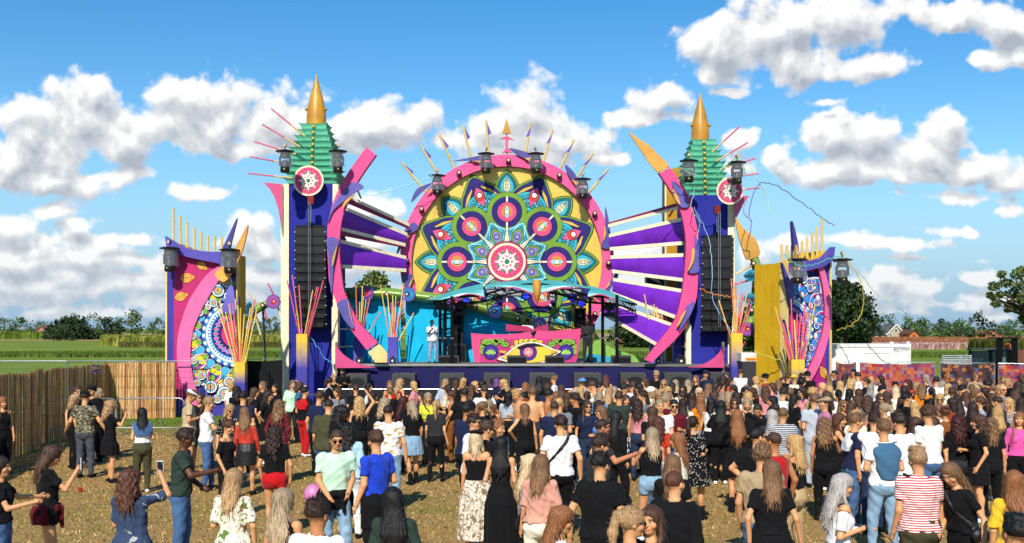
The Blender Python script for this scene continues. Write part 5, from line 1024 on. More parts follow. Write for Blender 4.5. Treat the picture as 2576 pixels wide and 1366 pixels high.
def stack(u0, u1, vt, vb, Y, lab, n):
    x0, x1 = P(u0, 0, Y).x, P(u1, 0, Y).x; zt = P(0, vt, Y).z; zb = ZD if vb > 900 else P(0, vb, Y).z; root = empty('speaker_stack', ((x0+x1)/2, Y, zb), lab, 'speaker'); O = ((x0+x1)/2, Y, zb); hs = (zt-zb)/n
    for k in range(n):
        w_ = 0 if k > 0 or n == 1 else -.12; m = MB(O); m.box(x0+w_, x1-w_, Y, Y+.8, zb+k*hs+.005, zb+(k+1)*hs-.005, '#19191b'); c = m.build('cabinet', 'rubber', root)
        m = MB(O); m.box(x0+w_+.05, x1-w_-.05, Y-.015, Y-.002, zb+k*hs+.06, zb+(k+1)*hs-.06, '#101012'); m.build('grille', 'fabric', c); m = MB(O); m.lathe(((x0+x1)/2, Y-.016, zb+(k+.6)*hs), [(.09, 0), (.085, .01)], 14, '#2d2d30', axis='Y'); m.build('badge', 'metal', c)
stack(1133, 1165, 775, 910, 46.8, 'dark speaker stack on stage beside the artist with phone', 3); stack(1445, 1474, 774, 823, 47.1, 'tall black speaker hung behind the artist in black', 1)
def wedge(u0, u1, vt, Y, lab):
    x0, x1 = P(u0, 0, Y).x, P(u1, 0, Y).x; zt = P(0, vt, Y).z; root = empty('monitor_wedge', ((x0+x1)/2, Y, ZD), lab, 'speaker', 'floor monitors on the stage'); m = MB(((x0+x1)/2, Y, ZD))
    m.prism([Vector((x0, Y+.5, ZD)), Vector((x0, Y, ZD)), Vector((x0, Y+.05, zt)), Vector((x0, Y+.25, zt+.03))], (x1-x0, 0, 0), '#202023'); c = m.build('cabinet', 'rubber', root)
    m = MB(((x0+x1)/2, Y, ZD)); m.box(x0+.05, x1-.05, Y-.02, Y-.004, ZD+.04, zt-.05, '#151517'); m.build('grille', 'fabric', c)
for (a0, a1, v, t) in [(1101,1154,895,'low black floor monitor in front of the dark speaker stack'), (1275,1326,896,'black floor monitor before the painted eye centre'), (1371,1421,896,'black floor monitor before the booth end by the artist in black'), (1538,1588,896,'black floor monitor beside the outer canopy pole')]: wedge(a0, a1, v, 45.4, t)
def flight_case(u0, u1, v, lab):
    Y = 44.8; x0, x1 = P(u0, 0, Y).x, P(u1, 0, Y).x; zt = P(0, v, Y).z; root = empty('equipment_box', ((x0+x1)/2, Y, ZD), lab, 'effects box', 'small boxes on the stage edge'); O = ((x0+x1)/2, Y, ZD); m = MB(O); m.box(x0, x1, Y, Y+.4, ZD, zt, '#1a1a1c'); m.build('case', 'plastic', root); m = MB(O)
    m.tube((x0+.08, Y+.2, zt), (x0+.12, Y+.2, zt+.09), .014, col='#333336'); m.tube((x1-.12, Y+.2, zt+.09), (x1-.08, Y+.2, zt), .014, col='#333336'); m.tube((x0+.12, Y+.2, zt+.09), (x1-.12, Y+.2, zt+.09), .016, col='#333336'); m.build('handle', 'metal', root)
    a = MB(O); a.lathe(((x0+x1)/2, Y-.004, (ZD+zt)/2), [(.05, 0), (.045, .004)], 10, '#d8d8d4', axis='Y'); a.build('badge', 'plastic', root)
for (a0, a1, v, t) in [(948,973,903,'black effects box between the two violet posts by the plain arc'), (1701,1727,901,'black effects box below the violet post by the gold horned arc'), (895,911,900,'dark round base lamp box at the foot of the first violet post'), (980,994,900,'dark small box at the foot of the violet post by the cloth gap'), (1650,1664,902,'dark small box below the cream slats post')]: flight_case(a0, a1, v, t)
# ---------------------------------------------------------------- barriers and fences
def stage_barrier():
    Y = 37.6
    for k in range(14):
        u0 = 800 + k*83; u1 = u0 + 81; x0, x1 = P(u0, 0, Y).x, P(u1, 0, Y).x; root = empty('stage_barrier', ((x0+x1)/2, Y, 0), 'black stage barrier section, number %s counted from the medallion centred tower' % ('one two three four five six seven eight nine ten eleven twelve thirteen fourteen'.split()[k]), 'barrier', 'black barrier sections before the stage'); O = ((x0+x1)/2, Y, 0)
        m = MB(O); m.box(x0, x1, Y, Y+.03, .04, 1.06, '#151517'); m.build('panel', 'paint', root); m = MB(O); m.tube((x0, Y+.01, 1.09), (x1, Y+.01, 1.09), .028, col='#8a8c90'); m.build('top_rail', 'metal', root)
        m = MB(O); m.box(x0, x1, Y-.6, Y-.01, .0, .03, '#2c2c2e'); m.build('foot_plate', 'metal', root); m = MB(O); m.tube(((x0+x1)/2, Y+.05, 1.0), ((x0+x1)/2, Y+1.0, .05), .025, col='#3a3a3c'); m.build('brace', 'metal', root)
stage_barrier()
def crowd_barrier(p0, p1, lab):
    p0, p1 = Vector(p0), Vector(p1); c = (p0+p1)/2; root = empty('crowd_barrier', (c.x, c.y, 0), lab, 'barrier', 'galvanised crowd barriers'); O = (c.x, c.y, 0); g = '#a3a7aa'; d = (p1-p0).normalized()
    m = MB(O); z0, z1 = .22, 1.10; q = .12
    m.path([p0 + Vector((0, 0, z0)), p0 + Vector((0, 0, z1-q)), p0 + d*.04 + Vector((0, 0, z1-.03)), p0 + d*q + Vector((0, 0, z1)), p1 - d*q + Vector((0, 0, z1)), p1 - d*.04 + Vector((0, 0, z1-.03)), p1 + Vector((0, 0, z1-q)), p1 + Vector((0, 0, z0)), p0 + Vector((0, 0, z0))], .019, 7, g); m.build('frame', 'metal', root, True)
    n = max(3, int((p1-p0).length/.62))
    m = MB(O)
    for k in range(1, n): x = p0 + (p1-p0)*k/n; m.tube(x + Vector((0, 0, z0)), x + Vector((0, 0, z1)), .011, col=g, n=6)
    m.build('bars', 'metal', root)
    for p in (p0 + d*.25, p1 - d*.25):
        m = MB(O); w_ = Vector((-d.y, d.x, 0)); m.path([p - w_*.35, p + Vector((0, 0, .08)), p + w_*.35], .016, 6, g); m.tube(p + Vector((0, 0, .06)), p + Vector((0, 0, z0)), .016, col=g); m.build('foot', 'metal', root)
def gx(u, Y): return (u-U0)*Y/F
cb = [((gx(106, 31.5), 31.5), (gx(290, 32.6), 32.6), 'galvanised crowd barrier turned at the corner beside the reed fence'), ((gx(292, 32.6), 32.6), (gx(462, 32.6), 32.6), 'galvanised crowd barrier in front of the sunlit reed fence'), ((gx(464, 32.6), 32.6), (gx(655, 32.6), 32.6), 'galvanised crowd barrier before the pink painted panel'), ((gx(657, 32.9), 32.9), (gx(800, 34.5), 34.5), 'galvanised crowd barrier before the black tarpaulin fence')]
for a, b, t in cb: crowd_barrier((*a, 0), (*b, 0), t)
def mesh_fence(p0, p1, lab, group='open mesh site fences', cover=None, cov_name=None, h=2.0, art=None):
    p0, p1 = Vector((*p0, 0)), Vector((*p1, 0)); c = (p0+p1)/2; root = empty('site_fence', (c.x, c.y, 0), lab, 'fence', group); O = (c.x, c.y, 0); g = '#a9adb0'; d = (p1-p0).normalized(); L = (p1-p0).length; up = Vector((0, 0, 1))
    m = MB(O); m.path([p0, p0 + up*h, p1 + up*h, p1], .024, 7, g); m.tube(p0 + up*.15, p1 + up*.15, .018, col=g); m.tube((p0+p1)/2 + up*.15, (p0+p1)/2 + up*h, .012, col=g, n=6); m.build('frame', 'metal', root)
    if not cover:
        m = MB(O)
        for k in range(1, int(L/.22)): x = p0 + (p1-p0)*k/(L/.22); m.tube(x + up*.15, x + up*h, .0035, col=g, n=3, caps=False)
        for k in range(1, 9): m.tube(p0 + up*(.15 + k*.21), p1 + up*(.15 + k*.21), .0035, col=g, n=3, caps=False)
        m.build('wire_mesh', 'metal', root)
    else:
        m = MB(O); nx, nz = 40, 14; rows = []
        for j in range(nz+1):
            row = []
            for k in range(nx+1):
                t = k/nx; z = .1 + (h-.12)*j/nz; sag = .05*(1-4*(t-.5)**2)*(j/nz)**3; w_ = Vector((-d.y, d.x, 0)); row.append(p0 + (p1-p0)*(.005 + .99*t) + up*(z - sag) - w_*(.035 + .02*math.sin(t*19+j*.7)*math.sin(j*.5+t*4)) * (1 if w_.y > 0 else -1))
            rows.append(row)
        m.grid(rows, cover); o = m.build('cover', 'fabric', root, True)
        if art: o.data.materials.clear(); o.data.materials.append(art)
    for p in (p0, p1): m = MB(O); m.box(p.x-.11, p.x+.11, p.y-.3, p.y+.3, 0, .13, '#8b8883'); m.build('foot_block', 'roof', root)
Yf = 44.0
spot_txt = ['behind the far end of the shaded reed fence', 'behind the reed fence with a knotted bunch on its corner', 'behind the sunlit reed fence next to the painted panel']
for k, (a, b) in enumerate([(-60, 168), (171, 345), (348, 520)]): mesh_fence((gx(a, 39.6), 39.6), (gx(b, 39.6), 39.6), 'open wire mesh fence panel ' + spot_txt[k])
mesh_fence((gx(600, 42), 42), (gx(712, 42), 42), 'fence covered in black tarpaulin between painted panel and blue tower', 'covered site fences', '#161619'); 
def reed_fence():
    def panel(p0, p1, lab, seed, hh=1.95):
        rs = np.random.RandomState(seed); p0, p1 = Vector((*p0, 0)), Vector((*p1, 0)); c = (p0+p1)/2; root = empty('reed_fence', (c.x, c.y, 0), lab, 'fence', 'reed screens along the field edge'); O = (c.x, c.y, 0); d = (p1-p0); L = d.length; d.normalize(); nrm = Vector((d.y, -d.x, 0)); m = MB(O); n = int(L/.024)
        pal = ['#c8965e', '#d6a66e', '#ba8850', '#e0b880', '#a87444', '#cf9c62', '#8f623a', '#e6c490']
        for k in range(n):
            x = p0 + d*(L*(k+.5)/n) + nrm*(.012*rs.randn() + .05*math.sin(k*.05)); w_ = .022; h = hh + .014*rs.randn() + .03*math.sin(k*.03); q = d*w_ ; nn = nrm*.012; lean = d*.02*rs.randn(); c_ = pal[rs.randint(8)]
            m.face([x-q, x+nn, x+nn+lean+Vector((0, 0, h)), x-q+lean+Vector((0, 0, h))], c_); m.face([x+nn, x+q, x+q+lean+Vector((0, 0, h)), x+nn+lean+Vector((0, 0, h))], c_)
        m.build('reed_mat', 'reed', root); m = MB(O)
        for z in (.35, .75, 1.15, 1.55): m.path([p0 + d*(L*k/24) + nrm*(.075+.05*math.sin(n*k/24*.05)) + Vector((0, 0, z + .01*math.sin(k*2.1))) for k in range(25)], .005, 4, '#6d4c22')
        m.build('binding_wire', 'metal', root)
        for k in (0, 1): m = MB(O); x = p0 + d*L*k - nrm*.08; m.tube(x, x + Vector((0, 0, hh+.02)), .04, col='#7a6240'); m.build('post', 'wood', root)
    A, B, C_ = (gx(-30, 24.5), 24.5), (gx(110, 30), 30), (gx(195, 34.5), 34.5); D_ = (gx(268, 38.4), 38.4); E = (gx(440, 38.9), 38.9)
    panel((gx(-330, 17.5), 17.5), A, 'shaded reed screen running out of view towards the near corner', 1, 2.08); panel(A, B, 'shaded reed screen behind the red haired woman', 2, 2.05); panel(B, C_, 'shaded reed screen with a knotted bunch at its end', 3, 2.0); panel(C_, D_, 'shaded reed screen at the corner behind the men in caps', 4); panel(D_, E, 'sunlit golden reed screen facing the camera', 5)
reed_fence()
def banner_mat(kind):
    m = bpy.data.materials.new('banner_print_' + kind); m.use_nodes = True; nt = m.node_tree; N = nt.nodes; L = nt.links; b = N['Principled BSDF']; b.inputs['Roughness'].default_value = .45
    tc = N.new('ShaderNodeTexCoord'); sp = N.new('ShaderNodeSeparateXYZ'); L.new(tc.outputs['Object'], sp.inputs[0]); cb_ = N.new('ShaderNodeCombineXYZ'); L.new(sp.outputs[0], cb_.inputs[0]); L.new(sp.outputs[2], cb_.inputs[1])
    def vor(scale, feat='F1', dist='CHEBYCHEV', rnd=.25):
        v = N.new('ShaderNodeTexVoronoi'); v.voronoi_dimensions = '2D'; v.feature = feat; v.distance = dist; v.inputs['Scale'].default_value = scale; v.inputs['Randomness'].default_value = rnd; L.new(cb_.outputs[0], v.inputs['Vector']); return v
    def ramp(x, st):
        c = N.new('ShaderNodeValToRGB'); c.color_ramp.interpolation = 'CONSTANT'; e = c.color_ramp.elements
        while len(e) < len(st): e.new(.5)
        for k, (p, col) in enumerate(st): e[k].position = p; e[k].color = (*lin(col), 1)
        L.new(x, c.inputs[0]); return c.outputs[0]
    def mix(f, A, B):
        n = N.new('ShaderNodeMix'); n.data_type = 'RGBA'; L.new(f, n.inputs['Factor']); L.new(A, n.inputs['A']); L.new(B, n.inputs['B']); return n.outputs['Result']
    if kind == 'squares':
        v = vor(9); w_ = N.new('ShaderNodeSeparateColor'); L.new(v.outputs['Color'], w_.inputs[0])
        c1 = ramp(w_.outputs[0], [(0, '#b0302c'), (.3, '#c8502e'), (.5, '#7a2f6c'), (.68, '#d98a3c'), (.8, '#8c2440'), (.92, '#6a4a9a')]); c2 = ramp(w_.outputs[1], [(0, '#e0763a'), (.35, '#5c2f78'), (.6, '#c83a38'), (.85, '#9aa2b0')])
        st = N.new('ShaderNodeMath'); st.operation = 'PINGPONG'; L.new(v.outputs['Distance'], st.inputs[0]); st.inputs[1].default_value = .16; g = N.new('ShaderNodeMath'); g.operation = 'GREATER_THAN'; L.new(st.outputs[0], g.inputs[0]); g.inputs[1].default_value = .08; col = mix(g.outputs[0], c1, c2)
    else:
        v = vor(.75, 'F1', 'EUCLIDEAN', .5); q = N.new('ShaderNodeMath'); q.operation = 'MULTIPLY'; L.new(v.outputs['Distance'], q.inputs[0]); q.inputs[1].default_value = 1.6; fr = N.new('ShaderNodeMath'); fr.operation = 'FRACT'
        pal = [(0, '#c8642e'), (.12, '#5a2f50'), (.22, '#b8862e'), (.32, '#7c2430'), (.45, '#3a4a7a'), (.55, '#a84a34'), (.7, '#6a2a48'), (.82, '#8a5a34'), (.92, '#4a2038')] if kind == 'medallion' else [(0, '#c8782e'), (.08, '#3a2c40'), (.25, '#45202c'), (.35, '#32406a'), (.48, '#4a2028'), (.7, '#5c3226'), (.8, '#301a2c')]
        n = N.new('ShaderNodeTexNoise'); n.inputs['Scale'].default_value = 14; L.new(cb_.outputs[0], n.inputs['Vector']); ad = N.new('ShaderNodeMath'); ad.operation = 'MULTIPLY_ADD'; L.new(n.outputs['Fac'], ad.inputs[0]); ad.inputs[1].default_value = .5; L.new(q.outputs[0], ad.inputs[2]); L.new(ad.outputs[0], fr.inputs[0]); col = ramp(fr.outputs[0], pal)
        v2 = vor(9); w_ = N.new('ShaderNodeSeparateColor'); L.new(v2.outputs['Color'], w_.inputs[0]); g = N.new('ShaderNodeMath'); g.operation = 'GREATER_THAN'; L.new(w_.outputs[0], g.inputs[0]); g.inputs[1].default_value = .75; col = mix(g.outputs[0], col, ramp(w_.outputs[1], [(0, '#b87a3a'), (.5, '#8a3a3a'), (.8, '#4a5a8a')]))
    dk = N.new('ShaderNodeVectorMath'); dk.operation = 'SCALE'; dk.inputs['Scale'].default_value = .62; L.new(col, dk.inputs[0]); L.new(dk.outputs[0], b.inputs['Base Color']); return m
for (a, b, k, Ya, Yb, t) in [(2104,2152,'medallion',37.9,37.8,'medallion patterned banner fence next to the painted panel'), (2164,2352,'squares',37.8,37.3,'red and violet squares banner fence below the white container'), (2366,2502,'dark',37.2,36.4,'dark floral banner fence below the field gate'), (2512,2700,'squares',36.2,35.4,'red squares banner fence below the forklift')]:
    mesh_fence((gx(a, Ya), Ya), (gx(b, Yb), Yb), t, 'banner covered site fences', '#a04030', h=2.02, art=banner_mat(k) if k + 'x' not in MATS else None)
for k, (a, b) in enumerate([(2290,2395),(2398,2600)]): mesh_fence((gx(a, 44), 44), (gx(b, 44), 44), ['open wire fence panel beside the white container end', 'open wire fence panel behind the field gate and forklift'][k], h=1.62)
def gate():
    Y = 42.5; O = (gx(2405, Y), Y, 0); root = empty('metal_gate', O, 'galvanised field gate leaning near the forklift', 'gate'); m = MB(O)
    for u in (2372, 2415, 2418, 2442): m.tube((gx(u, Y), Y, 0), (gx(u, Y), Y, P(0, 893, Y).z), .04, col='#b9bdbf')
    m.build('posts', 'metal', root); m = MB(O)
    for v in (895, 900, 905, 909, 915): m.tube((gx(2372, Y), Y, P(0, v, Y).z), (gx(2442, Y), Y, P(0, v, Y).z), .025, col='#b9bdbf')
    m.build('rails', 'metal', root)
gate()
# ---------------------------------------------------------------- container, cabinet, forklift
def container():
    Y = 42.3; x0, x1 = gx(2080, Y), gx(2291, Y); zt = P(0, 866, Y).z; O = ((x0+x1)/2, Y, 0); root = empty('white_container', O, 'long white site container behind the banner fence', 'container'); m = MB(O); m.box(x0, x1, Y, Y+2.4, .15, zt, '#e6e6e0')
    n = 60; 
    m.build('body', 'paint', root); m = MB(O)
    for (a, b, c, d) in ((x0, x1, zt-.12, zt+.01), (x0, x1, .1, .25)): m.box(a, b, Y-.03, Y+.02, c, d, '#dcdcd6')
    for x in (x1-.12, gx(2223, Y)-.03): m.box(x, x+.12 if x > gx(2280, Y) else x+.03, Y-.03, Y-.002, .25, zt-.12, '#d6d6d0')
    m.box(gx(2178, Y), gx(2240, Y), Y-.02, Y-.004, P(0, 888, Y).z-.01, P(0, 888, Y).z+.01, '#c9c9c4'); m.box(gx(2178, Y)-.01, gx(2178, Y)+.01, Y-.02, Y-.004, .4, P(0, 888, Y).z, '#c9c9c4')
    for u in (2242, 2283): m.box(gx(u, Y), gx(u+8, Y), Y+.1, Y+.3, zt, zt+.1, '#d4d4ce')
    m.build('trim', 'paint', root)
    txt('ANTONIS', (gx(2246, Y), Y-.035, P(0, 881, Y).z), .145, '#35383c', root, shear=.25); txt('trailers', (gx(2251, Y), Y-.035, P(0, 885, Y).z), .07, '#8a6a6a', root)
def txt(s_, loc, size, col, parent, shear=0, rot=(R(90), 0, 0)):
    cu = bpy.data.curves.new('lettering', 'FONT'); cu.body = s_; cu.size = size; cu.shear = shear; cu.extrude = .002; t = bpy.data.objects.new('lettering', cu); sc.collection.objects.link(t); t.rotation_euler = rot
    dg = bpy.context.evaluated_depsgraph_get(); me = bpy.data.meshes.new_from_object(t.evaluated_get(dg)); bpy.data.objects.remove(t); o = bpy.data.objects.new('lettering', me); link(o, parent)
    o.location = Vector(loc) - (parent.matrix_basis.translation if parent else Vector()); o.rotation_euler = rot
    c = np.ones((len(me.loops), 4), np.float32); c[:, :3] = lin(col); a = me.color_attributes.new('Col', 'FLOAT_COLOR', 'CORNER'); a.data.foreach_set('color', c.ravel()); me.materials.clear(); me.materials.append(mat('paint')); return o
container()
def cabinet():
    Y = 41.5; x0, x1 = gx(1865, Y), gx(1926, Y); O = ((x0+x1)/2, Y, 0); root = empty('generator', O, 'white topped dark generator with orange label beside the mustard panel', 'generator'); zt, zm = P(0, 888, Y).z, P(0, 909, Y).z
    m = MB(O); m.box(x0+.05, x1, Y+.02, Y+1.5, .05, zm, '#2a2c2f'); m.build('base', 'rubber', root); m = MB(O); m.box(x0, x1+.03, Y, Y+1.5, zm, zt, '#dcdcd4'); m.build('hood', 'paint', root)
    m = MB(O); m.box(gx(1875, Y), gx(1903, Y), Y-.012, Y-.002, P(0, 907, Y).z, P(0, 899.5, Y).z, '#e8922c'); lb = m.build('orange_label', 'paint', root); txt('Energyst', (gx(1878, Y), Y-.016, P(0, 905.5, Y).z), .10, '#6c2c18', root)
    txt('AUTO START', (gx(1893, Y), Y-.004, P(0, 897, Y).z), .06, '#55585c', root); m = MB(O); m.box(x1-.25, x1-.05, Y-.01, Y-.002, .3, zm-.3, '#1c1d1f'); m.build('vent', 'metal', root)
cabinet()
def forklift():
    Y = 43.5; O = (gx(2545, Y), Y, 0); root = empty('forklift', O, 'dark forklift with tall black mast behind the banner fence', 'forklift'); X = lambda u: gx(u, Y); Z = lambda v: P(0, v, Y).z
    m = MB(O)
    for (u0, u1, u2, u3) in ((2503,2516,2507,2524), (2548,2562,2544,2560)): m.hexa([Vector((X(a), Y+dy, z)) for z, (a, b) in ((.2, (u0, u1)), (Z(850), (u2, u3))) for dy in (0, .3) for a in (a, b)], '#141416')
    m.build('mast', 'metal', root); m = MB(O); m.box(X(2500), X(2563), Y-.1, Y+.6, Z(852), Z(848.5), '#1b1b1e'); m.build('mast_head', 'metal', root)
    m = MB(O); m.box(X(2518), X(2600), Y+.8, Y+3, .6, Z(886), '#4c5f58'); m.box(X(2561), X(2600), Y+.5, Y+2.8, .4, Z(881), '#6b4632'); b = m.build('body', 'paint', root)
    m = MB(O); 
    for u in (2516, 2600):
        for y in (Y+.9, Y+2.9): m.tube((X(u), y, 1.2), (X(u), y, Z(882)), .05, col='#1a1a1c')
    m.box(X(2514), X(2602), Y+.8, Y+3, Z(882), Z(880), '#3c4a48'); m.build('cab_frame', 'metal', root)
    m = MB(O); m.box(X(2520), X(2560), Y+.78, Y+.79, 1.3, Z(884), '#4b6a66'); m.build('windscreen', 'lens', root)
    m = MB(O); m.lathe((X(2564), Y+1, Z(880)), [(.12, 0), (.12, .18), (.07, .24)], 12, '#d8641c'); m.build('beacon', 'plastic', root, True)
    for u in (2512, 2580):
        m = MB(O); m.lathe((X(u), Y+.7, .45), [(.45, 0), (.45, .3)], 20, '#121214', axis='Y'); w_ = m.build('wheel', 'rubber', root); m = MB(O); m.lathe((X(u), Y+.38, .45), [(.22, 0), (.2, .03)], 14, '#a8782c', axis='Y'); m.build('rim', 'metal', w_)
    m = MB(O); m.box(X(2508), X(2512), Y-1.1, Y, .15, .2, '#2a2a2c'); m.box(X(2552), X(2556), Y-1.1, Y, .15, .2, '#2a2a2c'); m.build('forks', 'metal', root)
forklift()
# ---------------------------------------------------------------- streamers and litter
def streamers():
    rs = random.Random(8)
    sets = [('tangled paper streamer trailing from the offset medallion tower towards the panel', [(1885,545),(1903,470),(1950,470),(2010,505),(2070,545),(2100,570)], '#5a4a6c', 43),
            ('pale green streamer hanging beside the golden leaf horn', [(1890,420),(1905,450),(1925,500),(1935,530)], '#b8c88a', 43), ('yellow streamer curling below the clear lamp on the skull panel edge', [(2119,645),(2160,700),(2170,770),(2150,810),(2105,830)], '#c2a83c', 39),
            ('teal streamer draped over the violet cornice of the skull panel', [(1975,640),(2000,665),(2040,668),(2080,655),(2119,640)], '#58b8b0', 38.5), ('teal streamer looping across the tiers of the offset medallion tower', [(1665,430),(1700,415),(1735,440),(1790,440),(1850,400),(1880,445)], '#6cc0a0', 43),
            ('blue cord hanging from the tower to the pink corner fin', [(776,842),(795,872),(820,900),(845,915)], '#58b0dc', 43.4), ('pale streamer crossing the lower leafy arch', [(1865,770),(1890,810),(1920,835),(1960,845),(1975,835)], '#d8d48a', 43), ('long yellow streamer across the mustard side panel', [(1900,880),(1940,900),(1990,905),(2015,890)], '#c8cc5a', 40),
            ('thin teal streamer between plain arc top and the mandala lamp', [(893,478),(930,492),(960,485),(1000,470),(1060,455),(1095,440)], '#a8dcd0', 47), ('dark streamer drooping from the skull panel lamp over the field', [(2122,640),(2160,690),(2210,740),(2260,770),(2290,800)], '#b0b090', 40), ('green streamer tangled around the gold tipped arc top', [(1700,420),(1740,470),(1735,520),(1760,560),(1750,600)], '#9cc0a8', 43.5),
            ('violet streamer hanging along the offset medallion tower edge', [(1880,500),(1870,540),(1890,560),(1884,600)], '#8a70a8', 43), ('orange streamer strung from the line array to the yellow post', [(1763,724),(1800,740),(1850,748),(1900,758)], '#d88a40', 43), ('light blue streamer on the navy tower front', [(1745,520),(1780,600),(1790,690),(1800,760),(1850,850)], '#88b8d8', 43)]
    for lab, pts, c, Y in sets:
        L = catmull([P(u + rs.uniform(-4, 4), v + rs.uniform(-3, 3), Y + rs.uniform(-.2, .2)) for u, v in pts], 8); L = [p + Vector((rs.uniform(-.03, .03), 0, rs.uniform(-.04, .04))) for p in L]; m = MB(L[0]); m.path(L, .018, 4, c); tag(m.build('paper_streamer', 'fabric'), lab, 'streamer', 'paper streamers caught on the decor')
    for (u, v, Y, r, c, lab) in [(202,1193,0,.05,'#b03020','small crushed red cup lying on the dry grass'), (460,1250,0,.06,'#5ab83c','green paper scrap on the grass behind the man in jeans'), (245,1003,0,0,'','')][:2]:
        Yg = HC*F/(v+45-H0); m = MB((gx(u, Yg), Yg, 0)); m.lathe((gx(u, Yg), Yg, .01), [(.035, 0), (.045, .05), (.05, .08)], 10, c); tag(m.build('litter_cup' if 'cup' in lab else 'paper_scrap', 'plastic'), lab, 'litter')
    p = P(788, 1243, 15.5); root = empty('balloon', p, 'pink balloon half hidden behind the man in mint shirt', 'balloon'); m = MB(p); m.ball(p, .13, '#c87aa8', 20, 14, (1, 1, 1.12)); m.build('skin', 'plastic', root, True); m = MB(p); m.tube(p - Vector((0, 0, .15)), p - Vector((0, 0, .6)), .003, col='#d8d8d8', n=4); m.build('string', 'fabric', root)
    p = P(240, 926, 33.8); m = MB(p)
    for k in range(14): a = k*.9; m.path([p, p + Vector((.14*math.cos(a), .1*math.sin(a*1.7), .12*math.sin(a))), p + Vector((.2*math.cos(a+.4), .1*math.sin(a), .16*math.sin(a+.5)-.05))], .015, 4, ['#5a3c8a', '#8a7a3c'][k % 2])
    tag(m.build('ribbon_bunch', 'fabric'), 'violet knotted ribbon bunch on top of the reed fence', 'ribbon')
streamers()
# ================================================================ people
def nets(Fv, org, h):
    """surface of the field Fv < 0 (naive surface nets)"""
    s = (Fv < 0)
    c = s[:-1, :-1, :-1].astype(np.int8)
    for dx in (0, 1):
        for dy in (0, 1):
            for dz in (0, 1):
                if dx or dy or dz: c = c + s[dx:s.shape[0]-1+dx, dy:s.shape[1]-1+dy, dz:s.shape[2]-1+dz]
    act = (c > 0) & (c < 8); ii = np.argwhere(act)
    if not len(ii): return np.zeros((0, 3)), np.zeros((0, 4), int)
    idx = -np.ones(act.shape, np.int64); idx[act] = np.arange(len(ii))
    acc = np.zeros((len(ii), 3)); cnt = np.zeros(len(ii)); i, j, k = ii.T
    cor = [(a, b, d) for a in (0, 1) for b in (0, 1) for d in (0, 1)]
    val = {q: Fv[i+q[0], j+q[1], k+q[2]] for q in cor}
    for q in cor:
        for ax in range(3):
            if q[ax] == 0:
                r = list(q); r[ax] = 1; r = tuple(r); a, b = val[q], val[r]; m = (a < 0) != (b < 0)
                t = np.where(m, a/np.where(m, a-b, 1), 0); p = np.zeros((len(ii), 3)); p[:] = q; p[:, ax] += t; acc[m] += p[m]; cnt[m] += 1
    V = (ii + acc/cnt[:, None])*h + org
    Q = []
    for ax in range(3):
        o1, o2 = [(1, 2), (2, 0), (0, 1)][ax]
        a = s; sl0 = [slice(None)]*3; sl1 = [slice(None)]*3; sl0[ax] = slice(0, -1); sl1[ax] = slice(1, None)
        df = a[tuple(sl0)] != a[tuple(sl1)]; e = np.argwhere(df); e = e[(e[:, o1] > 0) & (e[:, o2] > 0) & (e[:, o1] < s.shape[o1]-1) & (e[:, o2] < s.shape[o2]-1)]
        if not len(e): continue
        u1 = np.zeros(3, int); u1[o1] = 1; u2 = np.zeros(3, int); u2[o2] = 1
        g = lambda t: idx[t[:, 0], t[:, 1], t[:, 2]]
        q = np.stack([g(e-u1-u2), g(e-u2), g(e), g(e-u1)], 1); fl = ~a[e[:, 0], e[:, 1], e[:, 2]]; q[fl] = q[fl][:, ::-1]; Q.append(q)
    Q = np.concatenate(Q); Q = Q[(Q >= 0).all(1)]
    return V, Q
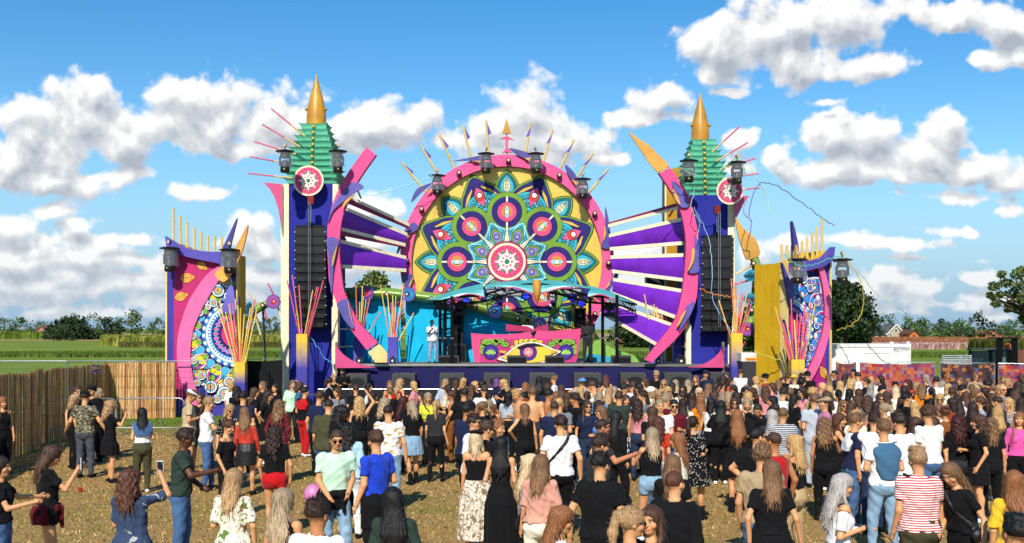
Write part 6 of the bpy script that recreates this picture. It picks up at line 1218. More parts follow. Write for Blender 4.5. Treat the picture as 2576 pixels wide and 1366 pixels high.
class Fld:
    def __init__(s, lo, hi, h):
        s.lo = np.array(lo, float); s.h = h; s.n = np.maximum(4, np.ceil((np.array(hi)-s.lo)/h).astype(int)+1); s.F = np.full(s.n, .3, np.float32)
    def ax(s, sl): return [((s.lo[i] + np.arange(sl[i].start, sl[i].stop)*s.h).astype(np.float32)).reshape([-1 if k == i else 1 for k in range(3)]) for i in range(3)]
    def add(s, fn, lo, hi, k=.02):
        a = np.maximum(0, np.floor((np.array(lo)-.07-s.lo)/s.h).astype(int)); b = np.minimum(s.n, np.ceil((np.array(hi)+.07-s.lo)/s.h).astype(int)+1)
        if (b <= a).any(): return
        sl = tuple(slice(x, y) for x, y in zip(a, b)); d = fn(*s.ax(sl)); A = s.F[sl]
        if k > 0: hh = np.clip(.5 + .5*(A-d)/k, 0, 1); s.F[sl] = A + (d-A)*hh - k*hh*(1-hh)
        else: s.F[sl] = np.minimum(A, d)
    def cone(s, a, b, ra, rb, k=.02, flat=None):
        a, b = np.array(a, float), np.array(b, float); ba = b-a; L2 = float(ba @ ba) + 1e-9; L = L2 ** .5; r = max(ra, rb)
        def fn(X, Y, Z):
            px, py, pz = X-a[0], Y-a[1], Z-a[2]; t0 = (px*ba[0] + py*ba[1] + pz*ba[2])/L2; t = np.clip(t0, 0, 1)
            d = np.sqrt((px-ba[0]*t)**2 + (py-ba[1]*t)**2 + (pz-ba[2]*t)**2) - (ra + (rb-ra)*t)
            if flat is not None: d = np.maximum(d, (t0-flat)*L)
            return d
        s.add(fn, np.minimum(a, b)-r, np.maximum(a, b)+r, k)
    def ell(s, c, r, k=.02):
        c, r = np.array(c, float), np.array(r, float); m = float(r.min())
        s.add(lambda X, Y, Z: (np.sqrt(((X-c[0])/r[0])**2 + ((Y-c[1])/r[1])**2 + ((Z-c[2])/r[2])**2) - 1)*m, c-r, c+r, k)
    def prof(s, z, a, b, cy=None, z0=None, z1=None, k=.02, dl=0, cx=0, nz=None):
        z = np.array(z, float); a = np.array(a)+dl; b = np.array(b)+dl; cy = np.zeros(len(z)) if cy is None else np.array(cy, float); z0 = z[0] if z0 is None else z0; z1 = z[-1] if z1 is None else z1; A, B = a.max(), b.max()
        def fn(X, Y, Z):
            zz = Z.ravel(); aa = np.interp(zz, z, a).reshape(Z.shape).astype(np.float32); bb = np.interp(zz, z, b).reshape(Z.shape).astype(np.float32); yy = np.interp(zz, z, cy).reshape(Z.shape).astype(np.float32)
            q = np.sqrt(((X-cx)/aa)**2 + ((Y-yy)/bb)**2); d = (q-1)*np.minimum(aa, bb)
            if nz is not None: d = d + nz(X, Y, Z)
            return np.maximum(d, np.maximum(z0-Z, Z-z1))
        s.add(fn, (cx-A, cy.min()-B, z0), (cx+A, cy.max()+B, z1), k)
    def cut(s, fn): s.F = np.maximum(s.F, fn(*s.ax(tuple(slice(0, n) for n in s.n))))
    def mesh(s):
        F_ = s.F; F_[0] = .3; F_[-1] = .3; F_[:, 0] = .3; F_[:, -1] = .3; F_[:, :, 0] = .3; F_[:, :, -1] = .3
        return nets(F_, s.lo, s.h)
def ss(x, a, b): t = np.clip((x-a)/(b-a), 0, 1); return t*t*(3-2*t)
SKIN = {'f': '#d29768', 't': '#b97b4e', 'd': '#5a3624', 'v': '#3c241a', 'r': '#c8825c', 'p': '#deaa84'}
HAIR = {'blonde': '#a6835a', 'platinum': '#cbb28a', 'brown': '#4c3322', 'dark': '#2e1d14', 'black': '#15110f', 'ginger': '#875632', 'auburn': '#54301f', 'ash': '#a08a6c', 'silver': '#a8a099', 'light': '#78573a', 'red': '#3f1614', 'grey': '#8d8378', 'straw': '#b8925c', 'purple': '#6a3f7c'}
CLOTH = {'black': '#121214', 'white': '#e2e2e0', 'navy': '#1c2440', 'grey': '#76787c', 'lightgrey': '#a9afb8', 'darkgrey': '#2c2d30', 'olive': '#45432c', 'khaki': '#b79b6e', 'beige': '#c3ab86', 'jeans': '#46607f', 'lightjeans': '#84a3bb', 'inkblue': '#34435e', 'darkjeans': '#27344c', 'greyjeans': '#484d55', 'paleblue': '#a8c8d6', 'denim': '#466690', 'navyjeans': '#1f2b44', 'blue': '#1f3fb4', 'skyblue': '#5c8fd8', 'royal': '#1c3fb8',
         'slate': '#3f6480', 'bluegrey': '#5a7299', 'red': '#b41418', 'maroon': '#5c1420', 'orange': '#e07f10', 'redorange': '#b8301a', 'mint': '#bcdcc0', 'darkgreen': '#2c3a33', 'green': '#3c4a30', 'yellow': '#e2b52e', 'lemon': '#d8dc3c', 'pink': '#e0569c', 'rose': '#d88a90', 'cream': '#e4dcc4', 'brown': '#7c4a24', 'rust': '#8c3f1c', 'lilac': '#b0708c', 'brick': '#a8432c', 'tan': '#a58f6c'}
def cloth_mat(col, pat):
    key = ('cloth', col, pat)
    if key in MATS: return MATS[key]
    m = bpy.data.materials.new('cloth_' + col + ('_' + pat if pat else '')); m.use_nodes = True; nt = m.node_tree; N = nt.nodes; L = nt.links; b = N['Principled BSDF']; MATS[key] = m
    tc = N.new('ShaderNodeTexCoord'); base = lin(CLOTH[col]); O = tc.outputs['Object']
    def rgb(c): n = N.new('ShaderNodeRGB'); n.outputs[0].default_value = (*c, 1); return n.outputs[0]
    def mix(f, A, B):
        n = N.new('ShaderNodeMix'); n.data_type = 'RGBA'; L.new(f, n.inputs['Factor']); L.new(A, n.inputs['A']); L.new(B, n.inputs['B']); return n.outputs['Result']
    def mth(op, a, c=0.0):
        n = N.new('ShaderNodeMath'); n.operation = op
        for i, x in enumerate((a, c)):
            if isinstance(x, (int, float)): n.inputs[i].default_value = x
            else: L.new(x, n.inputs[i])
        return n.outputs[0]
    def noise(sc_, det=4, st=None, dist=0):
        n = N.new('ShaderNodeTexNoise'); n.inputs['Scale'].default_value = sc_; n.inputs['Detail'].default_value = det; n.inputs['Distortion'].default_value = dist
        if st: mp = N.new('ShaderNodeMapping'); mp.inputs['Scale'].default_value = st; L.new(O, mp.inputs[0]); L.new(mp.outputs[0], n.inputs['Vector'])
        else: L.new(O, n.inputs['Vector'])
        return n.outputs['Fac']
    def vor(sc_, th):
        v = N.new('ShaderNodeTexVoronoi'); v.inputs['Scale'].default_value = sc_; L.new(O, v.inputs['Vector']); return mth('LESS_THAN', v.outputs['Distance'], th)
    c = rgb(base)
    if pat in ('stripes', 'bwstripes', 'vstripes'):
        sp = N.new('ShaderNodeSeparateXYZ'); L.new(O, sp.inputs[0]); x = sp.outputs[0] if pat == 'vstripes' else sp.outputs[2]
        f = mth('GREATER_THAN', mth('FRACT', mth('MULTIPLY', x, 40.0 if pat == 'stripes' else 33.0)), .52)
        c = mix(f, rgb(lin({'stripes': '#e8e0dc', 'bwstripes': '#c9c9cc', 'vstripes': '#d8a888'}[pat])), rgb(base))
    elif pat == 'camo':
        c = mix(mth('GREATER_THAN', noise(9, 2, (1, 1, 2)), .52), rgb(lin('#6a6450')), rgb(lin('#3a3c28'))); c = mix(mth('GREATER_THAN', noise(13, 2, (1.3, 1, 2.4)), .58), c, rgb(lin('#a59a7c'))); c = mix(mth('GREATER_THAN', noise(15, 2, (1, 1.4, 2)), .63), c, rgb(lin('#1c1c16')))
    elif pat == 'leopard': c = mix(vor(38, .33), c, rgb(lin('#2a1608')))
    elif pat == 'snake': c = mix(mth('GREATER_THAN', noise(11, 7, (1, 1, .8), 2.5), .53), rgb(lin('#dcd2c0')), rgb(lin('#8a7658'))); c = mix(mth('GREATER_THAN', noise(20, 6, None, 3), .60), c, rgb(lin('#57452c')))
    elif pat == 'dots': c = mix(vor(30, .30), c, rgb(lin('#b8b4a8')))
    elif pat == 'banana': c = mix(mth('LESS_THAN', noise(10, 0, (1, 1, 2.2), .5), .37), c, rgb(lin('#c09448')))
    elif pat == 'floral': c = mix(mth('GREATER_THAN', noise(14, 3, None, 1.2), .58), c, rgb(lin('#5a7a3c'))); c = mix(mth('GREATER_THAN', noise(17, 2, (1, 1.2, 1), 1), .64), c, rgb(lin('#8a4a30')))
    elif pat == 'tiny': c = mix(vor(45, .2), c, rgb(lin('#c08a84')))
    elif pat == 'zebra': c = mix(mth('GREATER_THAN', noise(26, 2, (.6, .6, 2), 1.5), .52), rgb(lin('#d0d4cc')), rgb(lin('#5a6a68')))
    elif pat == 'patch': c = mix(mth('GREATER_THAN', noise(8, 5, None, .8), .60), c, rgb(lin('#a8a8a4')))
    elif pat == 'knit': c = mix(noise(60, 2), c, rgb(lin('#c8a070')))
    wash_ = noise(7 if 'jeans' in col or col in ('denim', 'paleblue') else 5, 5); r = N.new('ShaderNodeMapRange'); L.new(wash_, r.inputs[0]); r.inputs[1].default_value = .3; r.inputs[2].default_value = .7; r.inputs[3].default_value = .72 if 'jeans' in col or col == 'denim' else (.95 if col in ('mint', 'white', 'cream', 'lightgrey') else .88); r.inputs[4].default_value = 1.15 if 'jeans' in col else 1.04
    mu = N.new('ShaderNodeVectorMath'); mu.operation = 'SCALE'; L.new(c, mu.inputs[0]); L.new(r.outputs[0], mu.inputs['Scale']); L.new(mu.outputs[0], b.inputs['Base Color'])
    b.inputs['Roughness'].default_value = .5 if pat in ('satin', 'leather') else .88; b.inputs['Specular IOR Level'].default_value = .5 if pat in ('satin', 'leather') else .15; b.inputs['Sheen Weight'].default_value = .02 if sum(base) < .3 else .1
    bu = N.new('ShaderNodeBump'); bu.inputs['Strength'].default_value = .32 if col == 'mint' else .6; bu.inputs['Distance'].default_value = .03; L.new(noise(9, 5, (1.6, 1.6, .8), .9), bu.inputs['Height']); L.new(bu.outputs[0], b.inputs['Normal'])
    return m
def hair_mat(col, curly):
    key = ('hair', col, curly)
    if key in MATS: return MATS[key]
    m = bpy.data.materials.new('hair_' + col); m.use_nodes = True; nt = m.node_tree; N = nt.nodes; L = nt.links; b = N['Principled BSDF']; MATS[key] = m
    tc = N.new('ShaderNodeTexCoord'); mp = N.new('ShaderNodeMapping'); mp.inputs['Scale'].default_value = (1, 1, .35) if curly else (1, 1, .045); L.new(tc.outputs['Object'], mp.inputs[0])
    n = N.new('ShaderNodeTexNoise'); n.inputs['Scale'].default_value = 38 if curly else 120; n.inputs['Detail'].default_value = 4; n.inputs['Distortion'].default_value = 1.2 if curly else .15; L.new(mp.outputs[0], n.inputs['Vector'])
    c = np.array(lin(HAIR[col])); cr = N.new('ShaderNodeValToRGB'); e = cr.color_ramp.elements; e[0].position = .32; e[0].color = (*(c*.42), 1); e[1].position = .68; e[1].color = (*np.minimum(c*1.45, .9), 1); x = e.new(.5); x.color = (*c, 1); L.new(n.outputs['Fac'], cr.inputs[0])
    if col in ('blonde', 'light', 'ash', 'brown'):      # paler grown-out ends
        sp = N.new('ShaderNodeSeparateXYZ'); L.new(tc.outputs['Object'], sp.inputs[0]); r = N.new('ShaderNodeMapRange'); L.new(sp.outputs[2], r.inputs[0]); r.inputs[1].default_value = 1.7; r.inputs[2].default_value = 1.3; r.inputs[3].default_value = .82; r.inputs[4].default_value = 1.3
        mu = N.new('ShaderNodeVectorMath'); mu.operation = 'SCALE'; L.new(cr.outputs[0], mu.inputs[0]); L.new(r.outputs[0], mu.inputs['Scale']); L.new(mu.outputs[0], b.inputs['Base Color'])
    else: L.new(cr.outputs[0], b.inputs['Base Color'])
    b.inputs['Roughness'].default_value = .55; b.inputs['Specular IOR Level'].default_value = .35
    bu = N.new('ShaderNodeBump'); bu.inputs['Strength'].default_value = .45; bu.inputs['Distance'].default_value = .02; L.new(n.outputs['Fac'], bu.inputs['Height']); L.new(bu.outputs[0], b.inputs['Normal'])
    return m
def skin_mat():
    if 'skin' in MATS: return MATS['skin']
    m = bpy.data.materials.new('skin'); m.use_nodes = True; nt = m.node_tree; N = nt.nodes; L = nt.links; b = N['Principled BSDF']; MATS['skin'] = m
    a = N.new('ShaderNodeAttribute'); a.attribute_name = 'Col'; n = N.new('ShaderNodeTexNoise'); n.inputs['Scale'].default_value = 14; n.inputs['Detail'].default_value = 4; tc = N.new('ShaderNodeTexCoord'); L.new(tc.outputs['Object'], n.inputs['Vector'])
    r = N.new('ShaderNodeMapRange'); L.new(n.outputs['Fac'], r.inputs[0]); r.inputs[3].default_value = .86; r.inputs[4].default_value = 1.12; mu = N.new('ShaderNodeVectorMath'); mu.operation = 'SCALE'; L.new(a.outputs['Color'], mu.inputs[0]); L.new(r.outputs[0], mu.inputs['Scale']); L.new(mu.outputs[0], b.inputs['Base Color'])
    b.inputs['Roughness'].default_value = .5; b.inputs['Specular IOR Level'].default_value = .4; return m
ARMS = {'down': ((.235, -.02, 1.15), (.245, .06, .90)), 'hold': ((.225, -.05, 1.15), (.12, .20, 1.20)), 'phone': ((.25, .16, 1.25), (.11, .33, 1.46)), 'up': ((.33, .05, 1.62), (.20, .05, 1.84)), 'hip': ((.38, -.08, 1.20), (.20, .05, 1.03)), 'head': ((.40, .02, 1.56), (.14, .02, 1.74)),
        'fwd': ((.23, .14, 1.20), (.17, .38, 1.25)), 'fold': ((.23, .03, 1.16), (-.03, .21, 1.20)), 'out': ((.34, .10, 1.26), (.50, .28, 1.22)), 'low': ((.22, .03, 1.14), (.12, .24, 1.00)), 'back': ((.27, -.08, 1.17), (.30, -.05, .93)), 'phoneup': ((.30, .10, 1.46), (.22, .30, 1.66)), 'face': ((.24, .14, 1.20), (.07, .20, 1.50)), 'side': ((.30, -.03, 1.18), (.42, .06, .98))}
def build_person(sp):
    u, v, sex, h, Y, face, seed = sp['u'], sp['v'], sp['sex'], sp['h'], sp['Y'], sp['face'], sp['seed']
    rs = np.random.RandomState(seed); s_ = F/Y; X0 = (u-U0)/s_
    px = s_*.4 ; hv = float(np.clip(.9/px, .0125, .034)); hh = float(np.clip(.55/px, .0075, .017)); ht = h/1.75
    M = sex == 'M'; sk = tuple(c*k for c, k in zip(lin(SKIN[sp['skin']]), (rs.uniform(.86, 1.1),)*3)); wf = sp.get('w', 1.0)
    pz = [.82, .90, .97, 1.05, 1.12, 1.22, 1.32, 1.40, 1.445, 1.49]
    pa = np.array([.148, .168, .166, .152, .150, .165, .180, .176, .125, .058] if M else [.148, .176, .170, .140, .125, .138, .150, .146, .10, .046])*wf
    pb = np.array([.090, .115, .112, .104, .104, .114, .120, .104, .078, .055] if M else [.090, .120, .112, .094, .090, .098, .106, .092, .066, .045])*(.5+.5*wf)
    pcy = [-.005, -.015, -.01, 0, 0, 0, -.005, -.01, -.01, -.008]
    sx, sr = (.178, .056) if M else (.152, .046); ua = (.050, .040, .031) if M else (.041, .033, .025)
    arms = []
    for side, nm in ((1, sp['arms'][0]), (-1, sp['arms'][1])):
        e, w_ = ARMS[nm]; j = rs.randn(6)*.018; k = .93 if not M else 1
        S = np.array([side*sx, -.008, 1.415]); E = np.array([side*(e[0]*k+j[0]), e[1]+j[1], e[2]+j[2]*.5]); W = np.array([side*(w_[0]*k+j[3]), w_[1]+j[4], w_[2]+j[5]])
        E = S + (E-S)/np.linalg.norm(E-S)*.285; W = E + (W-E)/np.linalg.norm(W-E)*.255; arms.append((S, E, W, side))
    stance = sp.get('legs', rs.choice(['a', 'b', 'c'])); fx = .10 + .03*rs.rand(); legs = []
    for side in (1, -1):
        H_ = np.array([side*.088, -.005, .90]); fy = {'a': .02*side, 'b': .10*side, 'c': -.07*side, 'w': .24*side}[stance] + .02*rs.randn(); fxx = side*fx
        A = np.array([fxx, fy, .085]); K = (H_+A)/2 + np.array([side*.01, .035, .005]); legs.append((H_, K, A, side))
    body = Fld((-.62, -.40, 0), (.62, .55, 2.0 if any(a in ('up', 'head', 'phoneup') for a in sp['arms']) else 1.66), hv)
    lo = np.min([np.minimum(np.minimum(a[1], a[2]), (-.24, -.2, 0)) for a in arms], 0)-.11; hi = np.max([np.maximum(np.maximum(a[1], a[2]), (.24, .2, 1.60)) for a in arms], 0)+.11
    lo[2] = 0; skirtw = .34 if sp['bot'][0] in ('skirt', 'longskirt', 'dress') else .0; lo[0] = min(lo[0], -skirtw); hi[0] = max(hi[0], skirtw); lo[1] = min(lo[1], -.30); hi[1] = max(hi[1], .32)
    G = lambda: Fld(lo, hi, hv)
    body = G(); body.prof(pz, pa, pb, pcy, k=.0); 
    if not M:
        for q in (1, -1): body.ell((q*.062, .075, 1.275), (.062, .055, .062), .03)
    body.ell((0, -.055, .90), (.15*wf, .085, .09), .04)
    for S, E, W, sd in arms:
        body.ell(S, (sr*1.15, sr*1.1, sr*1.15), .05); body.cone(S, E, ua[0], ua[1], .03); body.cone(E, W, ua[1]*1.02, ua[2], .015)
        d = (W-E)/np.linalg.norm(W-E); body.cone(W, W+d*.075, .024, .026, .015)
    th = (.090, .056, .040) if M else (.092, .055, .037); tw = .75+.25*wf
    for H_, K, A, sd in legs:
        body.cone(H_, K, th[0]*tw, th[1]*tw, .02); body.cone(K, A, th[1]*.95, th[2], .02); c = K*.68 + A*.32; body.ell(c + np.array([0, -.022, 0]), (.05, .052, .11), .02)
        body.cone(A + (0, -.03, -.04), A + (sd*.02, .13, -.055), .034, .026, .02)
    body.cone((0, -.012, 1.43), (0, .0, 1.57), .056 if M else .046, .054 if M else .045, .03)
    # ---- clothes
    kids = []; cover = []; shoecol = sp['shoes']
    fold = lambda amp, f=26: (lambda X, Y_, Z: (amp*np.sin(X*f + Z*f*.55 + seed)*np.sin(Z*f*.8 - Y_*f + seed*.7)).astype(np.float32))
    bt, bc, bp = sp['bot']
    if bt != 'none':
        g = G(); zw = 1.045; dl = .014
        if bt in ('pants', 'wide', 'shorts', 'leggings', 'jorts'):
            dl = {'pants': .016, 'wide': .026, 'shorts': .022, 'leggings': .009, 'jorts': .018}[bt]; zc = {'shorts': .62, 'jorts': .74}.get(bt, .07)
            if bt in ('shorts',) and not M: zc = .78
            g.prof(pz[:4], pa[:4], pb[:4], pcy[:4], z1=zw, dl=dl, k=0); g.ell((0, -.055, .90), (.15*wf+dl, .085+dl, .09+dl), .04)
            for H_, K, A, sd in legs:
                g.cone(H_, K, th[0]*tw+dl, th[1]*tw+dl*1.3, .02); g.cone(K, A, th[1]+dl*1.3, (.050 if bt != 'leggings' else .043) + (dl if bt == 'wide' else 0), .02)
            fz = fold(.006 if bt != 'leggings' else .002, 30)
            g.cut(lambda X, Y_, Z: (np.maximum(Z-zw, zc-Z) + 0*X + 0*Y_).astype(np.float32)); g.F += fz(*g.ax(tuple(slice(0, n) for n in g.n)))*(g.F < .05)
        elif bt in ('skirt', 'longskirt', 'dress'):
            ze = {'skirt': .62, 'longskirt': .16, 'dress': .60}[bt]; fl = {'skirt': 1.32 if bp != 'leather' else 1.16, 'longskirt': 1.5, 'dress': 1.35}[bt]
            zz = [ze, .80, .90, .97, 1.05]; aa = np.array([.172*fl*.95, .178*(.5+.5*fl), .184, .176, .145])*wf; bb = np.array([.150*fl*.9, .142*(.4+.6*fl), .138, .122, .10])
            pleat = lambda X, Y_, Z: (.010*np.sin(np.arctan2(Y_, X)*13 + seed)*np.clip((1.0-Z)/.35, 0, 1)).astype(np.float32)
            g.prof(zz, aa, bb, [0, 0, -.02, -.012, 0], z0=ze, z1=1.05, dl=.012, k=0, nz=pleat if bp != 'leather' else None)
        kids.append(('trousers' if bt in ('pants', 'wide', 'leggings') else {'shorts': 'shorts', 'jorts': 'shorts', 'skirt': 'skirt', 'longskirt': 'long_skirt', 'dress': 'dress_skirt'}[bt], g, cloth_mat(bc, bp))); cover.append(g.F)
    tt, tcol, tp = sp['top']
    if tt != 'none':
        g = G(); loose = {'tee': .022, 'big': .036, 'crop': .018, 'long': .022, 'tank': .010, 'cami': .010, 'off': .018, 'blouse': .034, 'jacket': .038, 'shirt': .028}[tt] * (1 if M or tt in ('big', 'jacket') else .85)
        hem = {'crop': 1.12, 'cami': 1.04 if bt != 'dress' else 1.03, 'tank': 1.03, 'off': 1.04, 'tee': .92 if M else 1.00, 'big': .84, 'long': .98, 'blouse': .98, 'jacket': .93, 'shirt': .88}[tt]
        if bt == 'dress': hem = 1.03
        elif bt in ('shorts', 'skirt', 'jorts', 'longskirt') and not M: hem = max(hem, 1.03)
        elif sp.get('waist'): hem = max(hem, .99)
        ztop = {'cami': 1.335, 'off': 1.375, 'tank': 1.48}.get(tt, 1.50)
        if bt in ('wide', 'pants', 'shorts', 'jorts'): loose = max(loose, .024)
        dz = np.array([loose*1.6 if z < 1.0 else loose*1.15 if z < 1.3 else loose*.6 if z < 1.43 else .006 for z in pz])
        g.prof([.80]+pz[1:], pa+dz, pb+dz, pcy, z0=hem, z1=ztop, k=0)
        if not M:
            for q in (1, -1): g.ell((q*.062, .075, 1.275), (.062+.01, .055+.012, .062+.01), .03)
        if tt not in ('cami', 'tank'):
            fr = {'tee': .62, 'big': .95, 'crop': .55, 'long': 2, 'off': .75 if sp.get('puff') else 2, 'blouse': .9, 'jacket': 2, 'shirt': .85}[tt]
            for S, E, W, sd in arms:
                S2 = S if tt != 'off' else S*.78+E*.22
                if tt != 'off': g.ell(S, (sr*1.02+loose*.4, sr*1.05+loose*.4, sr*1.05+loose*.35), .05)
                if fr < 1: g.cone(S2, E, ua[0]+loose*.55, ua[1]+loose*.95, .03, flat=fr)
                else: g.cone(S2, E, ua[0]+loose*.7, ua[1]+loose*.8, .03); g.cone(E, W, ua[1]+loose*.8, ua[2]+loose*.6, .015, flat=.98)
        elif tt == 'tank' or tt == 'cami':
            for q in (1, -1): g.cone((q*.088, .05, 1.33), (q*.088, -.02, 1.452), .014, .013, .01); g.cone((q*.088, -.02, 1.452), (q*.085, -.085, 1.33), .013, .014, .01)
        rn = {'tee': .070, 'big': .072, 'crop': .078, 'long': .068, 'tank': .10, 'cami': .0, 'off': .0, 'blouse': .085, 'jacket': .075, 'shirt': .066}[tt]
        if rn:
            vd = .03 if M else .06
            g.cut(lambda X, Y_, Z: (rn - np.sqrt(X**2 + (Y_*.9-.005)**2 + (np.minimum(Z-1.49-vd*.2, 0)*(.9 if not M else 1.5))**2)).astype(np.float32))
        amp = .0065 if tt in ('tee', 'big', 'blouse', 'jacket', 'long', 'shirt') else .003
        g.F += (fold(amp, 24)(*g.ax(tuple(slice(0, n) for n in g.n))) + fold(amp*.7, 47)(*g.ax(tuple(slice(0, n) for n in g.n))))*(g.F < .05)
        kids.append(('shirt' if tt in ('shirt', 'blouse') else 'jacket' if tt == 'jacket' else 'dress_top' if bt == 'dress' else 'top', g, cloth_mat(tcol, tp))); cover.append(g.F)
    if sp.get('waist'):        # garment tied round the hips
        g = G(); g.prof([.78, .90, .98, 1.03], [.215, .228, .215, .19], [.17, .185, .17, .145], [-.02, -.03, -.01, 0], z0=.60 if sp['waist'][1] == 'long' else .78, k=0, nz=lambda X, Y_, Z: (.012*np.sin(np.arctan2(Y_, X)*7+seed) + .03*np.clip(Y_*6, 0, 1)*(Z < .95)).astype(np.float32))
        g.cone((.07, .15, .98), (.11, .16, .74), .035, .025, .02); g.cone((-.05, .15, .98), (-.08, .16, .76), .032, .022, .02); kids.append(('tied_jacket', g, cloth_mat(sp['waist'][0], ''))); cover.append(g.F)
    if sp.get('shawl'):        # sweater over the shoulders
        g = G(); g.prof([1.0, 1.2, 1.34, 1.42, 1.47], [.12, .17, .20, .19, .10], [.05, .06, .075, .085, .07], [-.12, -.12, -.09, -.045, -.02], k=0, z0=sp['shawl'][1], nz=fold(.008, 22)); g.cone((.16, -.02, 1.44), (.06, .13, 1.25), .045, .035, .03); g.cone((-.16, -.02, 1.44), (-.02, .14, 1.22), .045, .035, .03)
        kids.append(('shoulder_sweater', g, cloth_mat(sp['shawl'][0], ''))); cover.append(g.F)
    if sp.get('strap'):
        g = G(); lo_ = .040; g.prof([.80]+pz[1:], pa+lo_, pb+lo_, pcy, z0=.98, z1=1.50, k=0)
        g.cut(lambda X, Y_, Z: (np.abs((X-.11)*.80 - (Z-1.47)*.62 + 0*Y_ + .0) - .020).astype(np.float32))
        if sp['strap'][1]: g.ell((-.235, -.02, .98), (.06, .12, .095), .01)
        kids.append(('shoulder_bag', g, cloth_mat(sp['strap'][0], 'leather')))
    for q in cover: body.F = np.where(q < .004, np.maximum(body.F, q + max(.018, hv*1.2)), body.F)
    # shoes
    g = G(); gs = []
    for H_, K, A, sd in legs:
        f = G(); f.cone(A + (0, -.035, -.045), A + (sd*.02, .135, -.052), .045, .038, .02); 
        if sp.get('boots'): f.cone(A + (0, 0, -.03), A + (0, 0, .12), .050, .055, .02)
        f.cut(lambda X, Y_, Z: (.004-Z + 0*X + 0*Y_).astype(np.float32)); gs.append(f); body.F = np.where(f.F < .004, np.maximum(body.F, f.F+.02), body.F)
    V, Q = body.mesh(); parts = [(V, Q)]
    # ---- head
    hd = Fld((-.125, -.145, 1.46), (.125, .165, 1.80), hh)
    fm = 1.0 if M else .95
    hd.ell((0, -.008, 1.668), (.078*fm, .098*fm, .090), 0); hd.ell((0, .028, 1.605), (.058*fm, .066, .074), .035); hd.ell((0, .062, 1.552), (.026, .026, .020), .03)
    for q in (1, -1):
        hd.ell((q*.079*fm, -.004, 1.628), (.011, .019, .031), .008); hd.ell((q*.043, .062, 1.612), (.024, .022, .022), .03)
    hd.cone((0, .092, 1.655), (0, .112, 1.612), .009, .014, .012); hd.ell((0, .088, 1.672), (.045, .012, .010), .02); hd.ell((0, .090, 1.578), (.025, .012, .009), .01)
    hd.cone((0, -.012, 1.46), (0, .0, 1.58), .056 if M else .046, .054 if M else .045, .03)
    ez = 1.642
    for q in (1, -1):
        c = np.array((q*.031, .108, ez)); hd.cut(lambda X, Y_, Z, c=c: (.016 - np.sqrt((X-c[0])**2*.55 + (Y_-c[1])**2 + (Z-c[2])**2)).astype(np.float32))
        hd.ell((q*.031, .083, ez), (.013, .013, .012), .002)
    HV, HQ = hd.mesh()
    yaw = R(sp.get('yaw', 0)) + R(rs.uniform(-34, 34) if s_ < 110 else rs.uniform(-12, 12)) * (0 if sp.get('still') else 1); pit = R(sp.get('pitch', rs.uniform(-4, 10)))
    def turn(V):
        if not len(V): return V
        V = V.copy(); w = ss(V[:, 2], 1.40, 1.54); a = yaw*w; p = pit*w; x, y, z = V[:, 0].copy(), V[:, 1].copy(), V[:, 2]-1.53
        y2 = y*np.cos(p) + np.maximum(z, -.05)*np.sin(p); z2 = z - (np.maximum(z, -.05)) + (-y*np.sin(p) + np.maximum(z, -.05)*np.cos(p)); V[:, 0] = x*np.cos(a)-y2*np.sin(a); V[:, 1] = x*np.sin(a)+y2*np.cos(a); V[:, 2] = z2+1.53; return V
    lean = R(sp.get('lean', rs.uniform(-2, 4))); sway = rs.uniform(-.03, .03); roll = rs.uniform(-.03, .03)
    def bend(V):
        if not len(V): return V
        V = V.copy(); z = V[:, 2]; up = np.maximum(z-.95, 0); V[:, 0] += sway*np.sin(np.clip(z/1.0, 0, 1.7)*math.pi*.55) + roll*up; V[:, 1] += math.tan(lean)*up; V[:, 2] -= (1-math.cos(lean))*up; return V*ht
    # colours of the skin mesh
    Ch = np.tile(np.array(sk), (len(HV), 1))
    if len(HV):
        x, y, z = HV.T; lip = ((np.abs(x) < .024) & (np.abs(z-1.578) < .009) & (y > .075)); Ch[lip] = np.array(sk)*(.75, .42, .42) if not sp.get('lips') else lin('#a03040')
        brow = (np.abs(np.abs(x)-.033) < .019) & (np.abs(z-(1.666)) < .0055) & (y > .06); Ch[brow] = np.array(lin(HAIR[sp['hair'][1]]))*.6
        eye = (np.sqrt((np.abs(x)-.031)**2 + ((z-ez)*1.5)**2) < .0135) & (y > .075); Ch[eye] = (.55, .52, .5); iris = (np.sqrt((np.abs(x)-.031)**2 + (z-ez)**2) < .0075) & (y > .075); Ch[iris] = (.03, .02, .015); lash = (np.abs(np.abs(x)-.031) < .016) & (np.abs(z-ez-.0105) < .004) & (y > .07); Ch[lash] = np.array(sk)*.25
        cheek = np.exp(-(((np.abs(x)-.045)/.02)**2 + ((z-1.605)/.02)**2))*(y > .05); Ch *= 1 - np.outer(cheek, (.0, .16, .16))
        if sp.get('beard'): bd = (z < 1.605) & (z > 1.525) & (y > .005) & ~((np.abs(x) < .02) & (z > 1.57) & (z < 1.588)); Ch[bd] = np.array(sk)*.35 + np.array(lin(HAIR[sp['hair'][1]]))*.3
    # hands: four fingers and a thumb rooted in the palm
    fv = []; ff = []
